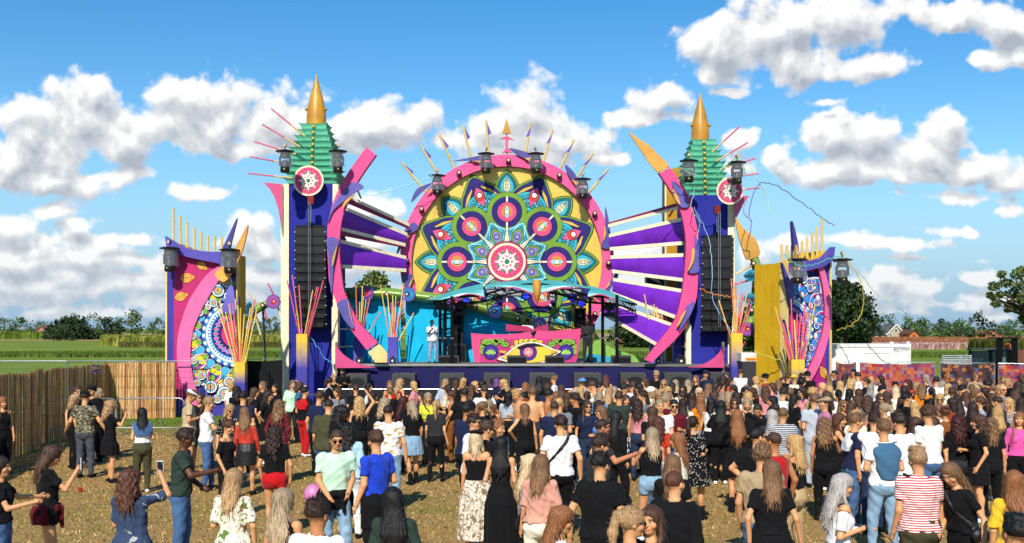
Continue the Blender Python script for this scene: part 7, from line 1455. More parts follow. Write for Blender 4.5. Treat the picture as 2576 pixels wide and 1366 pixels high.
    for S, E, W, sd in arms:
        d = (W-E)/np.linalg.norm(W-E); lat = np.cross(d, (0, 1, 0) if abs(d[2]) < .9 else (0, 1, 0)); lat = np.cross(d, np.array([sd*1.0, 0, 0]) if abs(d[0]) < .8 else np.array([0, 0, 1.])); lat /= np.linalg.norm(lat); nm = np.cross(lat, d); nm *= (-1 if nm @ np.array([-sd, .2, 0]) < 0 else 1); curl = .55 if sp.get('fist') else .28
        P0 = W + d*.07
        for q in range(5):
            if q < 4: b0 = P0 + lat*(.021*(1.5-q)*.62*1.05); Ls = (.040, .045, .043, .034)[q]; c1 = b0 + d*Ls + nm*Ls*curl*.6; c2 = c1 + d*Ls*.55*(1-curl*.7) + nm*Ls*curl*1.3; pts = [b0 - d*.02, b0, c1, c2]; rr = [.0095, .0092, .0082, .0062]
            else: b0 = W + d*.018 + lat*.020; c1 = b0 + lat*.022 + d*.028 + nm*.008; c2 = c1 + d*.026 + nm*.012; pts = [b0 - lat*.008, b0, c1, c2]; rr = [.011, .011, .0095, .007]
            i0 = len(fv); nn = 5
            for pp, r in zip(pts, rr):
                for t in range(nn): a = 2*math.pi*t/nn; fv.append(pp + (lat*math.cos(a) + nm*math.sin(a))*r)
            for t in range(3):
                for w2 in range(nn): ff.append((i0+t*nn+w2, i0+t*nn+(w2+1) % nn, i0+(t+1)*nn+(w2+1) % nn, i0+(t+1)*nn+w2))
            ff.append((i0+3*nn, i0+3*nn+1, i0+3*nn+2, i0+3*nn+3))
    fv = np.array(fv); ff = np.array(ff)
    def fin(V): return bend(turn(V) if False else V)
    Vb = bend(V); Vh = bend(turn(HV)); Vf = bend(fv); allV = np.concatenate([Vb, Vh, Vf]); allQ = np.concatenate([Q, HQ+len(Vb), ff+len(Vb)+len(Vh)])
    me = mkmesh('person', allV, allQ, None, True); colv = np.ones((len(allV), 4), np.float32); colv[:, :3] = sk; colv[len(Vb):len(Vb)+len(Vh), :3] = Ch
    at = me.color_attributes.new('Col', 'FLOAT_COLOR', 'POINT'); at.data.foreach_set('color', colv.ravel()); me.materials.append(skin_mat())
    o = bpy.data.objects.new('person', me); link(o); o.location = (X0, Y, sp.get('z', 0)); o.rotation_euler = (0, 0, -R(face))
    def kid(name, V, Q, mt, smooth=True):
        if not len(V): return
        m2 = mkmesh(name, V, Q, None, smooth); m2.materials.append(mt); c = bpy.data.objects.new(name, m2); link(c, o); return c
    for nm, g, mt in kids: V2, Q2 = g.mesh(); kid(nm, bend(V2), Q2, mt)
    if not sp.get('noshoes'):
        for g in gs: V2, Q2 = g.mesh(); kid('shoe', bend(V2), Q2, cloth_mat(shoecol, ''))
    # ---- hair
    st, hc = sp['hair']; tall = {'long': .37, 'mid': .25, 'xlong': .50, 'curl': .36, 'bob': .20, 'pony': .34, 'half': .36, 'dread': .42}.get(st, .0)
    if st != 'bald':
        gv = hh*(1.0 if tall < .1 else 1.15); g = Fld((-.19, -.24, 1.72-tall-.10), (.19, .17, 1.83), gv); ph = rs.rand()*6
        cur = st in ('curl', 'afro', 'dread'); strand = lambda X, Y_, Z: ((.0020 if not cur else .009)*np.sin(np.arctan2(X, Y_+.03)*(29 if not cur else 11) + (Z*4 if not cur else np.sin(Z*60+ph)*1.8) + ph) + (.0 if not cur else .006*np.sin(Z*75 + X*40 + ph))).astype(np.float32)
        t = {'buzz': .004, 'short': .011, 'quiff': .013, 'afro': .026}.get(st, .016)
        if st in ('buzz', 'short', 'quiff', 'afro'):
            g.ell((0, -.010, 1.672), (.078*fm+t, .099+t, .089+t), 0)
            if st == 'short': g.ell((rs.uniform(-.02, .02), rs.uniform(-.02, .03), 1.752), (.060, .075, .022), .03)
            if st == 'quiff': g.ell((0, .055, 1.755), (.062, .05, .030), .03); g.ell((0, .0, 1.765), (.07, .07, .026), .02)
            if st == 'afro':
                for q in range(16): a, b = rs.rand()*6.28, rs.rand()*1.2; g.ell((.075*math.cos(a)*math.sin(b), -.02+.085*math.sin(a)*math.sin(b), 1.69+.085*math.cos(b)), (.032, .032, .028), .012)
            if st == 'afro': g.F += strand(*g.ax(tuple(slice(0, n) for n in g.n)))*.6*(g.F < .04)
            rag = rs.rand()*6; tf = (lambda X, Y_, Z: (.0028*np.sin(X*110+Y_*37+ph*3)*np.sin(Y_*96+ph) + .0022*np.sin(Z*90 + X*60 + Y_*44)).astype(np.float32)); g.F += tf(*g.ax(tuple(slice(0, n) for n in g.n)))*(g.F < .04)*(0 if st == 'buzz' else 1)
            g.cut(lambda X, Y_, Z: ((1.632 + .60*(Y_+.0) - .035*(np.abs(X) > .055)*(Y_ > -.02)*(Y_ < .035) + .006*np.sin(X*90+rag)) - Z).astype(np.float32))
        else:
            g.ell((0, -.012, 1.674), (.078*fm+t, .100+t, .090+t), 0); bot = 1.70 - tall
            if st in ('long', 'mid', 'xlong', 'curl', 'bob', 'half', 'dread'):
                wv = 1.0 + (.16 if st == 'curl' else .05 if st in ('dread',) else 0); zz = np.array([1.0, 1.12, 1.22, 1.34, 1.42, 1.50, 1.58, 1.66, 1.73]); aa = np.array([.06, .085, .115, .130, .122, .108, .100, .096, .08])*wv; bb = np.array([.022, .03, .038, .046, .056, .070, .082, .095, .09])*(1.25 if cur else 1); cc = np.array([-.115, -.125, -.135, -.130, -.105, -.070, -.045, -.025, -.015])
                rag = rs.rand()*6; end = bot + rs.uniform(-.02, .02)
                tap = np.clip((zz - end)/.12, .5, 1) if st in ('long', 'xlong', 'curl', 'mid') else np.ones(len(zz)); g.prof(zz, aa*tap, bb, cc, z0=end-.08, z1=1.73, k=.03, nz=strand)
                g.cut(lambda X, Y_, Z: (end + .018*np.sin(X*70+rag) + .012*np.sin(X*170+rag*2) + .35*np.maximum(np.abs(X)-.05, 0) - Z + 0*Y_).astype(np.float32))
                if rs.rand() < .6 or face > 90 and face < 270:
                    for q in (1, -1):
                        if rs.rand() < .75: g.cone((q*.088, -.005, 1.64), (q*.098, .02, 1.49), .018, .024, .02); g.cone((q*.098, .02, 1.49), (q*.095, .125, 1.40-.4*tall*rs.rand()), .024, .012, .02)
            if st == 'pony': g.ell((0, -.118, 1.70), (.026, .03, .028), .015); g.cone((0, -.14, 1.70), (.01, -.16, 1.55), .032, .042, .02); g.cone((.01, -.16, 1.55), (.03, -.15, 1.36), .042, .012, .02)
            if st == 'half': g.ell((0, -.108, 1.725), (.03, .032, .026), .01)
            if st == 'bun': g.ell((.0, -.095, 1.755), (.045, .045, .04), .01)
            if st == 'dread':
                for q in range(15): a = -2.6 + 5.2*q/14 - math.pi/2; c = (.10*math.cos(a), -.03+.10*math.sin(a)); g.cone((c[0]*.9, c[1], 1.66), (c[0]*1.25, c[1]*1.25-.02, 1.40+rs.uniform(-.06, .05)), .016, .011, .006)
            if not cur: g.F += strand(*g.ax(tuple(slice(0, n) for n in g.n)))*(g.F < .04)*.8
            low = 1.585 if st in ('pony', 'bun') else None
            def facecut(X, Y_, Z):
                d = 1 - np.sqrt((X/.066)**2 + ((Y_-.115)/.085)**2 + ((Z-1.600)/.108)**2); d = d*.06
                if low: d = np.maximum(d, (low + .45*np.maximum(Y_, -.04) + .02) - Z - (Y_ < -.085)*1.0)
                n_ = .050 - np.sqrt((X/1.0)**2 + ((Y_-.0)/1.0)**2) ; d = np.maximum(d, np.where(Z < 1.53, n_, -1)); return d.astype(np.float32)
            g.cut(facecut)
        V2, Q2 = g.mesh()
        if Y < 26 and len(V2) and st != 'buzz':
            tl = tall > .1 and st not in ('pony', 'bun'); ns = 260 if tl else 150; ok = np.nonzero((V2[:, 1] < .01) | (V2[:, 2] < 1.50) | (V2[:, 2] > 1.72))[0]; pick = ok[rs.randint(0, len(ok), ns)]; p = V2[pick]; ctr = np.array((0, -.02, 1.66)); ctr = np.stack([np.zeros(ns), np.full(ns, -.04), np.minimum(p[:, 2], 1.69)], 1); out = p - ctr; out /= np.linalg.norm(out, axis=1, keepdims=True)+1e-6
            dn = np.array([0, 0, -1.]); Ls = (.05 + .06*rs.rand(ns))[:, None] if tl else (.012 + .012*rs.rand(ns))[:, None]; q = rs.randn(ns, 3)*.35; q[:, 2] = 0
            d1 = (dn*1.0 + out*.35 + q*.5) if tl else (out*1.0 + q*.6 + np.array([0, 0, .3])); sd_ = np.cross(d1, out + .01); sd_ /= np.linalg.norm(sd_, axis=1, keepdims=True)+1e-6; wd_ = .0032; b0 = len(V2)
            A0 = p - out*.004; A1 = p + d1*Ls*.5 + out*.004; A2 = p + d1*Ls + out*rs.uniform(-.01, .012, (ns, 1)); VV = np.stack([A0-sd_*wd_, A0+sd_*wd_, A1+sd_*wd_*.8, A1-sd_*wd_*.8, A2+sd_*wd_*.15, A2-sd_*wd_*.15], 1).reshape(-1, 3); k6 = b0 + np.arange(ns)*6
            V2 = np.concatenate([V2, VV]); Q2 = np.concatenate([Q2, np.stack([k6, k6+1, k6+2, k6+3], 1), np.stack([k6+3, k6+2, k6+4, k6+5], 1)])
        kid('hair', bend(turn(V2)), Q2, hair_mat(hc, cur))
    def boxkid(name, boxes, mt, seg=None):
        VV = []; QQ = []
        for (x0, x1, y0, y1, z0, z1) in boxes:
            i = len(VV); VV += [(x, y, z) for z in (z0, z1) for y in (y0, y1) for x in (x0, x1)]; QQ += [tuple(i+k for k in q) for q in ((0,2,3,1),(4,5,7,6),(0,1,5,4),(2,6,7,3),(1,3,7,5),(0,4,6,2))]
        m2 = mkmesh(name, bend(turn(np.array(VV))), QQ, [lin(seg or '#0c0c0e')]*len(QQ)); m2.materials.append(mt); c = bpy.data.objects.new(name, m2); link(c, o)
    if sp.get('shades'):
        VV = []; QQ = []
        for q in (1, -1):
            i = len(VV); n = 10
            for yy, rr in ((.105, 1), (.111, .92)): VV += [(q*.034 + .027*rr*math.cos(a), yy - abs(.027*math.cos(a))*.25, ez + .019*rr*math.sin(a)*(1.1 if math.sin(a) < 0 else .85)) for a in [2*math.pi*k/n for k in range(n)]]
            QQ += [(i+k, i+(k+1) % n, i+n+(k+1) % n, i+n+k) for k in range(n)]; QQ.append(tuple(range(i+n, i+2*n)))
            for (x0, x1, y0, y1, z0, z1) in ((q*.060-.002, q*.060+.002, .02, .100, ez+.006, ez+.012), (q*.079*fm-.003+q*.004, q*.079*fm+.003+q*.004, -.01, .06, ez+.006, ez+.012)):
                i = len(VV); VV += [(x + (q*.018 if y < .05 and abs(x) < .07 else 0), y, z) for z in (z0, z1) for y in (y0, y1) for x in (x0, x1)]; QQ += [tuple(i+k for k in qq) for qq in ((0,2,3,1),(4,5,7,6),(0,1,5,4),(2,6,7,3),(1,3,7,5),(0,4,6,2))]
        i = len(VV); VV += [(x, y, z) for z in (ez+.004, ez+.009) for y in (.104, .110) for x in (-.012, .012)]; QQ += [tuple(i+k for k in qq) for qq in ((0,2,3,1),(4,5,7,6),(0,1,5,4),(2,6,7,3),(1,3,7,5),(0,4,6,2))]
        m2 = mkmesh('sunglasses', bend(turn(np.array(VV))), QQ, [lin('#0a0a0c')]*len(QQ)); m2.materials.append(mat('lens')); link(bpy.data.objects.new('sunglasses', m2), o)
    if sp.get('hat'):
        kind, hcol = sp['hat']; g = Fld((-.15, -.22, 1.60), (.15, .24, 1.85), hh)
        if kind == 'beret': g.ell((.012, -.02, 1.755), (.118, .122, .038), 0); g.cone((0, -.02, 1.79), (.004, -.02, 1.80), .006, .006, .01)
        elif kind == 'wrap': g.ell((0, -.02, 1.69), (.105, .125, .10), 0); g.cut(lambda X, Y_, Z: ((1.62 + .5*Y_) - Z + 0*X).astype(np.float32))
        else:
            g.ell((0, -.010, 1.700), (.094, .113, .083), 0); g.cut(lambda X, Y_, Z: (1.695 - Z + 0*X + 0*Y_).astype(np.float32)); q = -1 if kind == 'backcap' else 1
            g.add(lambda X, Y_, Z: np.maximum(np.maximum(np.sqrt((X/.075)**2 + ((Y_*q-.09)/.10)**2)*.075-.075, np.abs(Z-1.703+.25*(Y_*q-.1)*.6)-.006), -(Y_*q-.07)), (-.08, -.2, 1.66), (.08, .2, 1.74), .004)
        V2, Q2 = g.mesh(); kid('hat' if kind in ('beret', 'wrap') else 'cap', bend(turn(V2)), Q2, cloth_mat(hcol, ''))
    # things held in the hand stand on their own
    rot = Matrix.Rotation(-R(face), 3, 'Z')
    def handpos(i, off=(0, 0, 0)):
        S, E, W, sd = arms[i]; d = (W-E)/np.linalg.norm(W-E); p = bend(np.array([W + d*.085 + np.array(off)]))[0]; return Vector((X0, Y, sp.get('z', 0))) + rot @ Vector(p)
    if sp.get('held'):
        kind, hi_ = sp['held']; p = handpos(hi_, (0, .015, .03)); m = MB(p)
        who = sp['label'].split(',')[0]
        if kind == 'phone':
            c = [rot @ Vector((x, y, z)) for z in (-.06, .085) for y in (0, .009) for x in (-.037, .037)]; m.hexa([q + p for q in c], '#d8d8da'); ph = tag(m.build('phone', 'plastic'), None); m = MB(p); c = [rot @ Vector((x, y, z)) for z in (-.05, .075) for y in (-.002, -.0005) for x in (-.033, .033)]; m.hexa([q + p for q in c], '#1b1e24'); sc_ = m.build('screen', 'lens', None); sc_.parent = ph; sc_.location = (0, 0, 0)
            tag(ph, ' '.join(('phone held by the ' + who).split()[:15]), 'phone', 'phones in hands')
        else:
            m.lathe(p, [(.028, -.06), (.034, .0), (.038, .06)], 14, '#c8803a' if kind == 'beer' else '#b8bcc0'); cp = m.build('cup', 'plastic', None, True); m = MB(p); m.lathe(p, [(.039, .055), (.040, .066)], 14, '#e8e8e6'); rm = m.build('rim', 'plastic', None); rm.parent = cp; rm.location = (0, 0, 0)
            tag(cp, ('amber drink cup' if kind == 'beer' else 'clear drink cup') + ' held by the ' + who, 'cup', 'drink cups in hands')
    if sp.get('lettering'):
        txt(sp['lettering'], Vector(o.location) + Vector((.300, -.01, 1.22)), .10, '#e8e8e6', o, rot=(R(90), 0, R(90)))
    tag(o, sp['label'], 'person', sp.get('group', 'festival crowd on the field')); return o
# ================================================================ the crowd
ACODE = dict(d='down', h='hold', p='phone', u='up', i='hip', e='head', f='fwd', o='fold', t='out', l='low', b='back', P='phoneup', c='face', s='side')
CAT = '''
8 998 W long.ginger tank.black pants.black 130 a=dd
195 972 M short.brown tee.black pants.darkgrey 170 a=dh sh
181 993 W long.blonde tee.black leggings.black 55 a=dd hat=cap.tan h=1.66
214 984 M short.dark tee.olive.camo pants.greyjeans 5 a=ss hat=cap.black h=1.82
233 970 M short.black jacket.black pants.black 215 a=dh hat=cap.black
247 977 W long.ash jacket.black pants.black 90 a=dh
277 1006 W curl.blonde tee.black dress.black 60 a=ph bare held=phone.0 h=1.68
357 1026 W long.black cami.white pants.olive 340 a=hh shawl=denim h=1.62
120 1120 W long.brown tee.black shorts.black 62 a=ph held=phone.0 waist=maroon w=1.15 pitch=24 h=1.70
2 1148 W long.dark tee.black jeans 80 a=ft w=1.1
330 1180 W curl.auburn shirt.inkblue.patch pants.greyjeans 8 a=Pl held=phone.0 w=1.1 h=1.66
455 1077 M short.dark tee.darkgreen pants.denim 82 a=fl sh skin=d h=1.82
476 979 M short.light tee.beige shorts.beige 70 a=hh hat=cap.white pitch=24 strap=black.0 h=1.84
500 989 W mid.brown tee.black pants.black 200 a=hd
520 999 M short.blonde tee.white pants.denim 75 a=fh h=1.80
569 1055 W bun.brown off.black pants.black 100 a=dd puff pitch=14 h=1.66
577 1016 W long.blonde blouse.black.dots pants.black 150 a=dd sh
583 957 W mid.straw blouse.white pants.black 20 a=dd
597 971 W curl.black tee.black pants.black 350 a=dd
612 985 M short.black tee.navy pants.darkgrey 5 a=dd w=1.1
617 1024 W long.light off.redorange.satin skirt.black.leather 2 a=dd bare h=1.66
592 1180 W long.blonde shirt.cream.floral pants.navyjeans 12 a=dh h=1.66
660 959 W long.light tee.black pants.black 200 a=cd
672 982 W long.dark tee.black dress.black 100 a=dd bare w=1.15 h=1.72
703 1005 W curl.light long.maroon.tiny skirt.maroon.tiny 0 a=dd h=1.70
735 956 W pony.light big.mint pants.darkgrey 340 a=de h=1.70
751 960 W mid.brown tee.slate pants.black 80 a=dd sh
768 974 M short.black tee.black pants.red 30 a=dd shawl=red h=1.70 w=1.1
692 1070 W curl.dark tee.black shorts.red 3 a=dd bare h=1.68
825 950 W pony.dark tee.black pants.denim 75 a=ld strap=white.0 w=1.15
838 942 W bun.blonde tank.black pants.black 130 a=hd
824 1004 M buzz.dark shirt.olive pants.denim 2 a=dd w=1.35 h=1.84
860 1019 M dread.black tee.black pants.black 120 a=dd sh skin=v h=1.86
903 997 W curl.straw cami.black pants.black 355 a=ud h=1.70
928 963 W mid.black tee.white skirt.grey 10 a=hh strap=black.0
848 1078 M buzz.brown tee.mint pants.lightjeans 160 a=ll sh waist=black h=1.84
880 1064 W curl.black jacket.paleblue pants.white 10 a=hh w=1.15 h=1.72
941 1083 M short.brown tee.royal pants.black 310 a=hd beard waist=black.long h=1.84
978 1018 M buzz.dark tee.white.banana pants.lightjeans 3 a=dd h=1.82
983 957 W long.light cami.red pants.black 160 a=dd
1007 952 W curl.blonde cami.maroon pants.black 60 a=dh
1042 959 W long.straw tee.rose pants.black 275 a=fd held=beer.0
980 975 W long.light tee.black pants.black 350 a=ti
966 1000 W curl.ash tee.black pants.black 60 a=dh h=1.66
1010 997 W xlong.red tee.black pants.darkgrey 10 a=hd w=1.1
1040 1008 W mid.ash tee.black skirt.lightjeans 330 a=dd boots bare pitch=24 w=1.08 h=1.68
1079 987 W long.ash crop.lemon pants.black 0 a=dd strap=black.0
1096 1008 W pony.straw tee.darkgrey leggings.black 8 a=dd w=1.1 h=1.66
1120 953 W bob.blonde jacket.lightgrey pants.black 20 a=dh
1127 968 W long.dark blouse.cream.knit pants.black 290 a=dd
1136 983 W long.brown cami.black pants.brown 285 a=fd skin=t held=cup.0
1167 951 W long.straw tank.black pants.black 165 a=dh sh
1195 959 W long.straw tee.rose pants.black 340 a=dd
1168 976 M short.dark tee.black pants.black 350 a=ss beard w=1.1
1170 1014 M quiff.black tee.navy pants.black 45 a=dd skin=t h=1.84
1187 1042 M short.dark shirt.white pants.black 110 a=dh sh
1197 1086 W mid.platinum cami.black longskirt.cream.snake 3 a=dd hat=beret.black bare w=1.12 h=1.66
719 1229 W xlong.ash tank.black pants.black 25 a=dd h=1.66
802 1255 M short.dark tee.white pants.black 20 a=dd shawl=white skin=t h=1.76
992 1227 W xlong.black blouse.darkgreen pants.black 0 a=dd h=1.68
1212 958 M afro.black tee.black pants.black 20 a=dd skin=v
1251 952 W bob.purple tee.navy pants.black 60 a=cd
1266 954 W curl.straw tee.black pants.black 285 a=hh w=1.1
1228 986 W pony.dark blouse.brown.leopard skirt.brown.leopard 350 a=hh w=1.08
1220 969 M short.brown tee.white pants.denim 10 a=ss
1308 978 M short.straw none.black pants.black 235 a=hi pitch=24
1322 962 W curl.ginger tee.rust pants.black 340 a=dd
1317 987 W bun.black tee.black pants.black 350 a=hd strap=black.1 skin=t
1343 974 M short.light none.black pants.darkgrey 2 a=hh h=1.86
1381 980 M short.black none.black pants.darkjeans 70 a=fh skin=t h=1.80
1376 965 M short.brown tee.navy pants.lightjeans 20 a=dd w=1.1
1356 947 W xlong.black tee.black pants.black 5 a=dd h=1.72
1393 945 W bun.light tee.white pants.black 280 a=dd sh h=1.70
1413 968 W xlong.brown tee.black pants.black 355 a=dd
1462 951 M short.light tee.navy.bwstripes pants.black 5 a=dd hat=backcap.skyblue h=1.86
1457 974 W mid.straw tank.navy pants.denim 10 a=ee h=1.68
1427 987 W curl.brown tee.black pants.green 10 a=dd
1452 989 M short.dark shirt.black pants.black 300 a=hh skin=t w=1.05 h=1.82
1493 958 M short.brown tee.white pants.black 290 a=dd pitch=22
1507 962 M short.black tee.black pants.black 90 a=dd
1523 943 W curl.auburn cami.cream pants.black 350 a=dd
1508 986 W long.ash tee.skyblue pants.black 0 a=dd
1544 972 W long.ash jacket.paleblue pants.black 40 a=dd
1567 965 M short.black tee.darkgrey pants.black 75 a=dd sh
1512 1020 W long.light tee.skyblue pants.black 250 a=dh sh
1515 1053 M buzz.dark tee.darkgrey pants.black 85 a=fd sh skin=r h=1.82
1411 1045 M short.dark tee.white pants.black 355 a=bb strap=black.0 h=1.84
1553 1035 W xlong.black jacket.black pants.black 60 a=dd sh h=1.70 lettering
1505 1094 M quiff.dark tee.darkgrey pants.black 70 a=dd sh h=1.82
1505 1137 M short.black tee.black pants.black 25 a=bb w=1.12 h=1.84
1221 1058 M short.brown shirt.black pants.black 70 a=dd sh
1251 1055 M short.ginger tee.navy pants.black 110 a=dd
1262 1098 W xlong.black cami.black longskirt.black 5 a=dh bare h=1.66
1329 1143 W half.platinum off.bluegrey pants.black 88 a=hd sh held=cup.0 h=1.68
1359 1144 W long.light blouse.rose.knit pants.cream 20 a=dd
1397 1273 W long.ginger tee.white pants.black 80 a=dd sh h=1.64
1589 1275 W pony.blonde tee.black pants.black 80 a=dd sh h=1.70 pitch=6
1642 1273 W mid.brown tee.black pants.black 215 a=dd h=1.70
1694 1183 M buzz.auburn jacket.black pants.black 40 a=dd h=1.78 w=1.1
1573 993 W long.brown blouse.cream pants.lightjeans 345 a=hd h=1.70
1592 960 M short.brown tee.white.patch pants.black 60 a=dd
1610 965 M short.black tee.darkgrey pants.black 335 a=dd w=1.08
1621 982 M quiff.dark tee.grey pants.grey 285 a=dd sh h=1.80
1637 974 W bob.blonde tee.cream pants.black 10 a=dd hat=wrap.cream
1575 953 W mid.brown tee.black pants.black 160 a=dd
1656 982 W pony.blonde blouse.olive.dots skirt.olive.dots 130 a=dd sh
1681 972 W long.straw blouse.grey.zebra pants.black 175 a=dd sh h=1.74
1717 969 W long.dark crop.white pants.brown 180 a=dd sh h=1.74
1652 933 M quiff.straw jacket.black pants.black 190 a=dd sh
1757 975 W xlong.platinum tee.cream pants.black 180 a=dd sh
1763 995 W long.ginger tee.orange pants.lightjeans 355 a=hh w=1.1 h=1.70
1642 1022 W long.brown tee.black pants.black 350 a=dh sh
1656 1047 W curl.auburn tee.redorange.tiny pants.denim 10 a=hd
1638 1075 W long.ash tank.black jorts.lightjeans 345 a=df bare h=1.68
1710 1088 W long.ginger tee.cream pants.black 300 a=hd held=cup.0 h=1.66
1694 1144 W long.light tee.black pants.black 8 a=dd
1742 1047 W pony.dark blouse.black.dots dress.black.dots 40 a=hh sh bare boots w=1.3 h=1.70
1775 931 M short.black jacket.navy pants.black 185 a=ch hat=cap.navy
1750 944 W long.light tee.black pants.black 20 a=dd
1731 955 W long.ash tee.black pants.black 10 a=dd
1800 962 W curl.dark tee.grey pants.black 60 a=dd
1821 944 W curl.dark long.brick.vstripes pants.brick.vstripes 70 a=ec h=1.72
1836 948 W long.dark tee.brick pants.black 110 a=dd sh
1864 928 M short.brown tee.white pants.black 40 a=dd
1812 1008 W xlong.black big.black pants.black 10 a=ff w=1.2
1856 1031 W xlong.ginger long.black skirt.black 2 a=ef bare boots h=1.74
1909 1012 M buzz.dark tee.black pants.black 190 a=hh pitch=26 skin=t w=1.2
1944 1031 W xlong.silver jacket.darkgrey pants.black 0 a=dd h=1.72
1970 1024 M buzz.light tee.darkgrey.bwstripes pants.black 20 a=hd w=1.1
1905 1074 M buzz.black tee.black pants.black 60 a=ii sh w=1.25 h=1.84
1943 1086 M buzz.brown tank.red pants.black 330 a=bh skin=t h=1.80
1910 1122 M afro.light tee.tan pants.denim 20 a=dd h=1.80
1945 1159 W long.light tee.black pants.black 0 a=bb w=1.12 h=1.74
1998 1093 W half.straw off.black pants.khaki 310 a=dd w=1.05 h=1.72
1967 976 M quiff.dark tee.white pants.black 60 a=hh
1943 996 W bob.black tee.black pants.black 260 a=dd
1928 971 W curl.auburn tee.rose pants.black 10 a=dd
1903 968 W bob.platinum tee.grey pants.black 10 a=dd
1902 947 M short.straw tee.grey pants.black 20 a=dd
1924 940 M short.black tee.black pants.black 300 a=cd hat=cap.black
1881 987 W long.straw tee.white pants.black 10 a=dd
1849 969 W mid.dark tee.black pants.black 190 a=hh pitch=24
1873 973 W long.black tee.black pants.black 170 a=dd sh
1999 942 M short.blonde tee.cream pants.black 75 a=dd hat=backcap.yellow
2034 934 M short.black tee.black pants.black 350 a=dh w=1.1 hat=cap.black
2018 938 M short.brown tee.black pants.black 150 a=dd
1982 940 M short.brown tee.black pants.black 60 a=dd
2016 950 M afro.black tee.black pants.black 30 a=dd skin=d
2022 974 W mid.dark blouse.rose skirt.rose 250 a=hh sh bare shawl=denim h=1.72
1988 976 W pony.light tee.black pants.black 95 a=dh sh
2050 991 M short.light tee.lightgrey pants.lightgrey 355 a=dh h=1.84
2073 998 M short.brown tee.lilac pants.black 275 a=dd hat=cap.tan
2109 1039 W mid.auburn tank.black pants.black 110 a=cd h=1.70
2074 1051 W curl.light tank.black pants.black 20 a=cd skin=t
2098 932 M short.black tee.navy pants.black 200 a=cd sh
2084 943 W half.light tee.black pants.black 10 a=dd
2080 984 W curl.brown tee.black pants.black 5 a=dd
2110 980 W pony.black tee.black pants.black 355 a=dd
2145 1039 M short.light tee.navy pants.denim 95 a=dl shawl=white h=1.82
2222 1055 M short.light tee.white pants.lightjeans 350 a=hh shawl=slate.1.0 h=1.88
2197 1038 M short.dark tee.white pants.darkjeans 10 a=ff h=1.84
2262 1041 M quiff.dark tee.white pants.black 335 a=hh h=1.86
2337 1023 M afro.brown tee.white pants.denim 340 a=ll h=1.86
2308 1128 M quiff.blonde tee.red.stripes wide.olive 0 a=dd w=1.12 h=1.84
2108 1192 W xlong.silver off.white pants.denim 85 a=hd sh strap=black.0 puff h=1.68
2412 1042 W curl.red tee.black pants.darkgrey 5 a=dd w=1.15 h=1.72
2460 1042 W curl.brown tee.black skirt.black 275 a=hd h=1.74
2422 1158 W long.light tee.black pants.black 250 a=ls strap=black.1 w=1.2 pitch=24 lean=10 h=1.72
2554 1183 W long.ginger blouse.yellow pants.black 10 a=hd h=1.70
2557 1293 M short.black tee.darkgrey pants.black 350 a=dd
2561 1037 W long.ginger long.pink pants.black 200 a=dd h=1.68
2511 1024 W half.straw jacket.black skirt.black 10 a=dd bare h=1.70
2380 1023 W bun.auburn tee.brown pants.black 0 a=dd
2302 1011 W long.straw tee.black pants.black 5 a=dd
2300 1049 W long.brown tee.brown pants.black 5 a=dd
2252 975 W xlong.platinum blouse.grey pants.black 0 a=dd
2254 960 M short.black tee.black pants.black 5 a=dd
2284 955 W curl.red tee.brick pants.black 20 a=dd
2216 945 W curl.dark tee.black pants.black 270 a=cd
2332 942 W curl.grey off.black pants.black 280 a=hd sh puff h=1.70
2366 958 W long.grey tee.rust pants.black 350 a=dd
2358 948 M short.black tee.black pants.black 10 a=dd
2415 949 W mid.light tee.tan pants.black 250 a=dd
2453 938 W bun.light jacket.tan pants.black 190 a=dc sh h=1.74
2486 957 M short.black tee.white pants.black 290 a=cd
2417 969 M short.black tee.cream pants.lightgrey 15 a=dd h=1.82
2442 966 W pony.light tee.grey pants.lightgrey 10 a=dd
2536 951 W mid.blonde tee.black pants.black 80 a=dd
2523 967 M bald.brown tee.black pants.black 190 a=dd sh
2560 960 W curl.dark tee.black pants.black 40 a=dd
2467 998 W pony.brown tee.black pants.black 280 a=dd
2508 996 M buzz.dark tee.darkgrey pants.black 320 a=dd w=1.1
2537 1001 W mid.straw tee.black pants.black 240 a=dd
2392 1001 W bob.dark tee.rust pants.black 300 a=dd
2408 992 W xlong.dark tee.black pants.black 5 a=dd
2367 990 W mid.straw tee.brown pants.black 200 a=dd sh
2341 1003 W curl.black tee.black pants.black 20 a=dd
2284 987 M short.black tee.black pants.black 350 a=dd w=1.05
2213 990 W mid.brown tee.white pants.denim 190 a=dd sh
2205 1008 W long.dark cami.black pants.black 20 a=dd skin=t
2163 978 W long.brown tee.black pants.black 0 a=dd
2143 957 W curl.straw blouse.cream pants.black 10 a=dd
2159 936 M short.dark tee.black pants.black 300 a=dd
2146 929 M short.black tee.black pants.black 240 a=dd sh
2191 947 W mid.straw tee.white pants.black 20 a=dd
2188 965 W long.grey tee.black pants.black 60 a=dd
2113 958 W long.straw tee.white pants.black 5 a=dd
2141 1011 W long.brown tee.black pants.black 0 a=dd
2152 1031 W mid.straw tee.cream pants.black 40 a=dd
2062 960 M bald.brown tee.grey pants.black 100 a=dd
2125 941 W long.dark tee.black pants.black 30 a=dd
2175 950 W curl.brown tee.black pants.black 350 a=dd
2232 985 W long.brown tee.black pants.black 10 a=dd
2268 998 W long.brown tee.olive pants.black 0 a=dd
2320 965 W curl.light tee.orange pants.black 20 a=dd
2306 962 W mid.blonde tee.maroon pants.black 250 a=dd sh
2345 975 W long.dark tee.black pants.black 15 a=dd
2385 965 W mid.straw tee.cream pants.black 60 a=dd
2395 975 M short.brown tee.black pants.black 40 a=dd
2430 985 W long.auburn tee.brown pants.black 0 a=dd
2498 965 W pony.light tee.yellow pants.black 340 a=dd
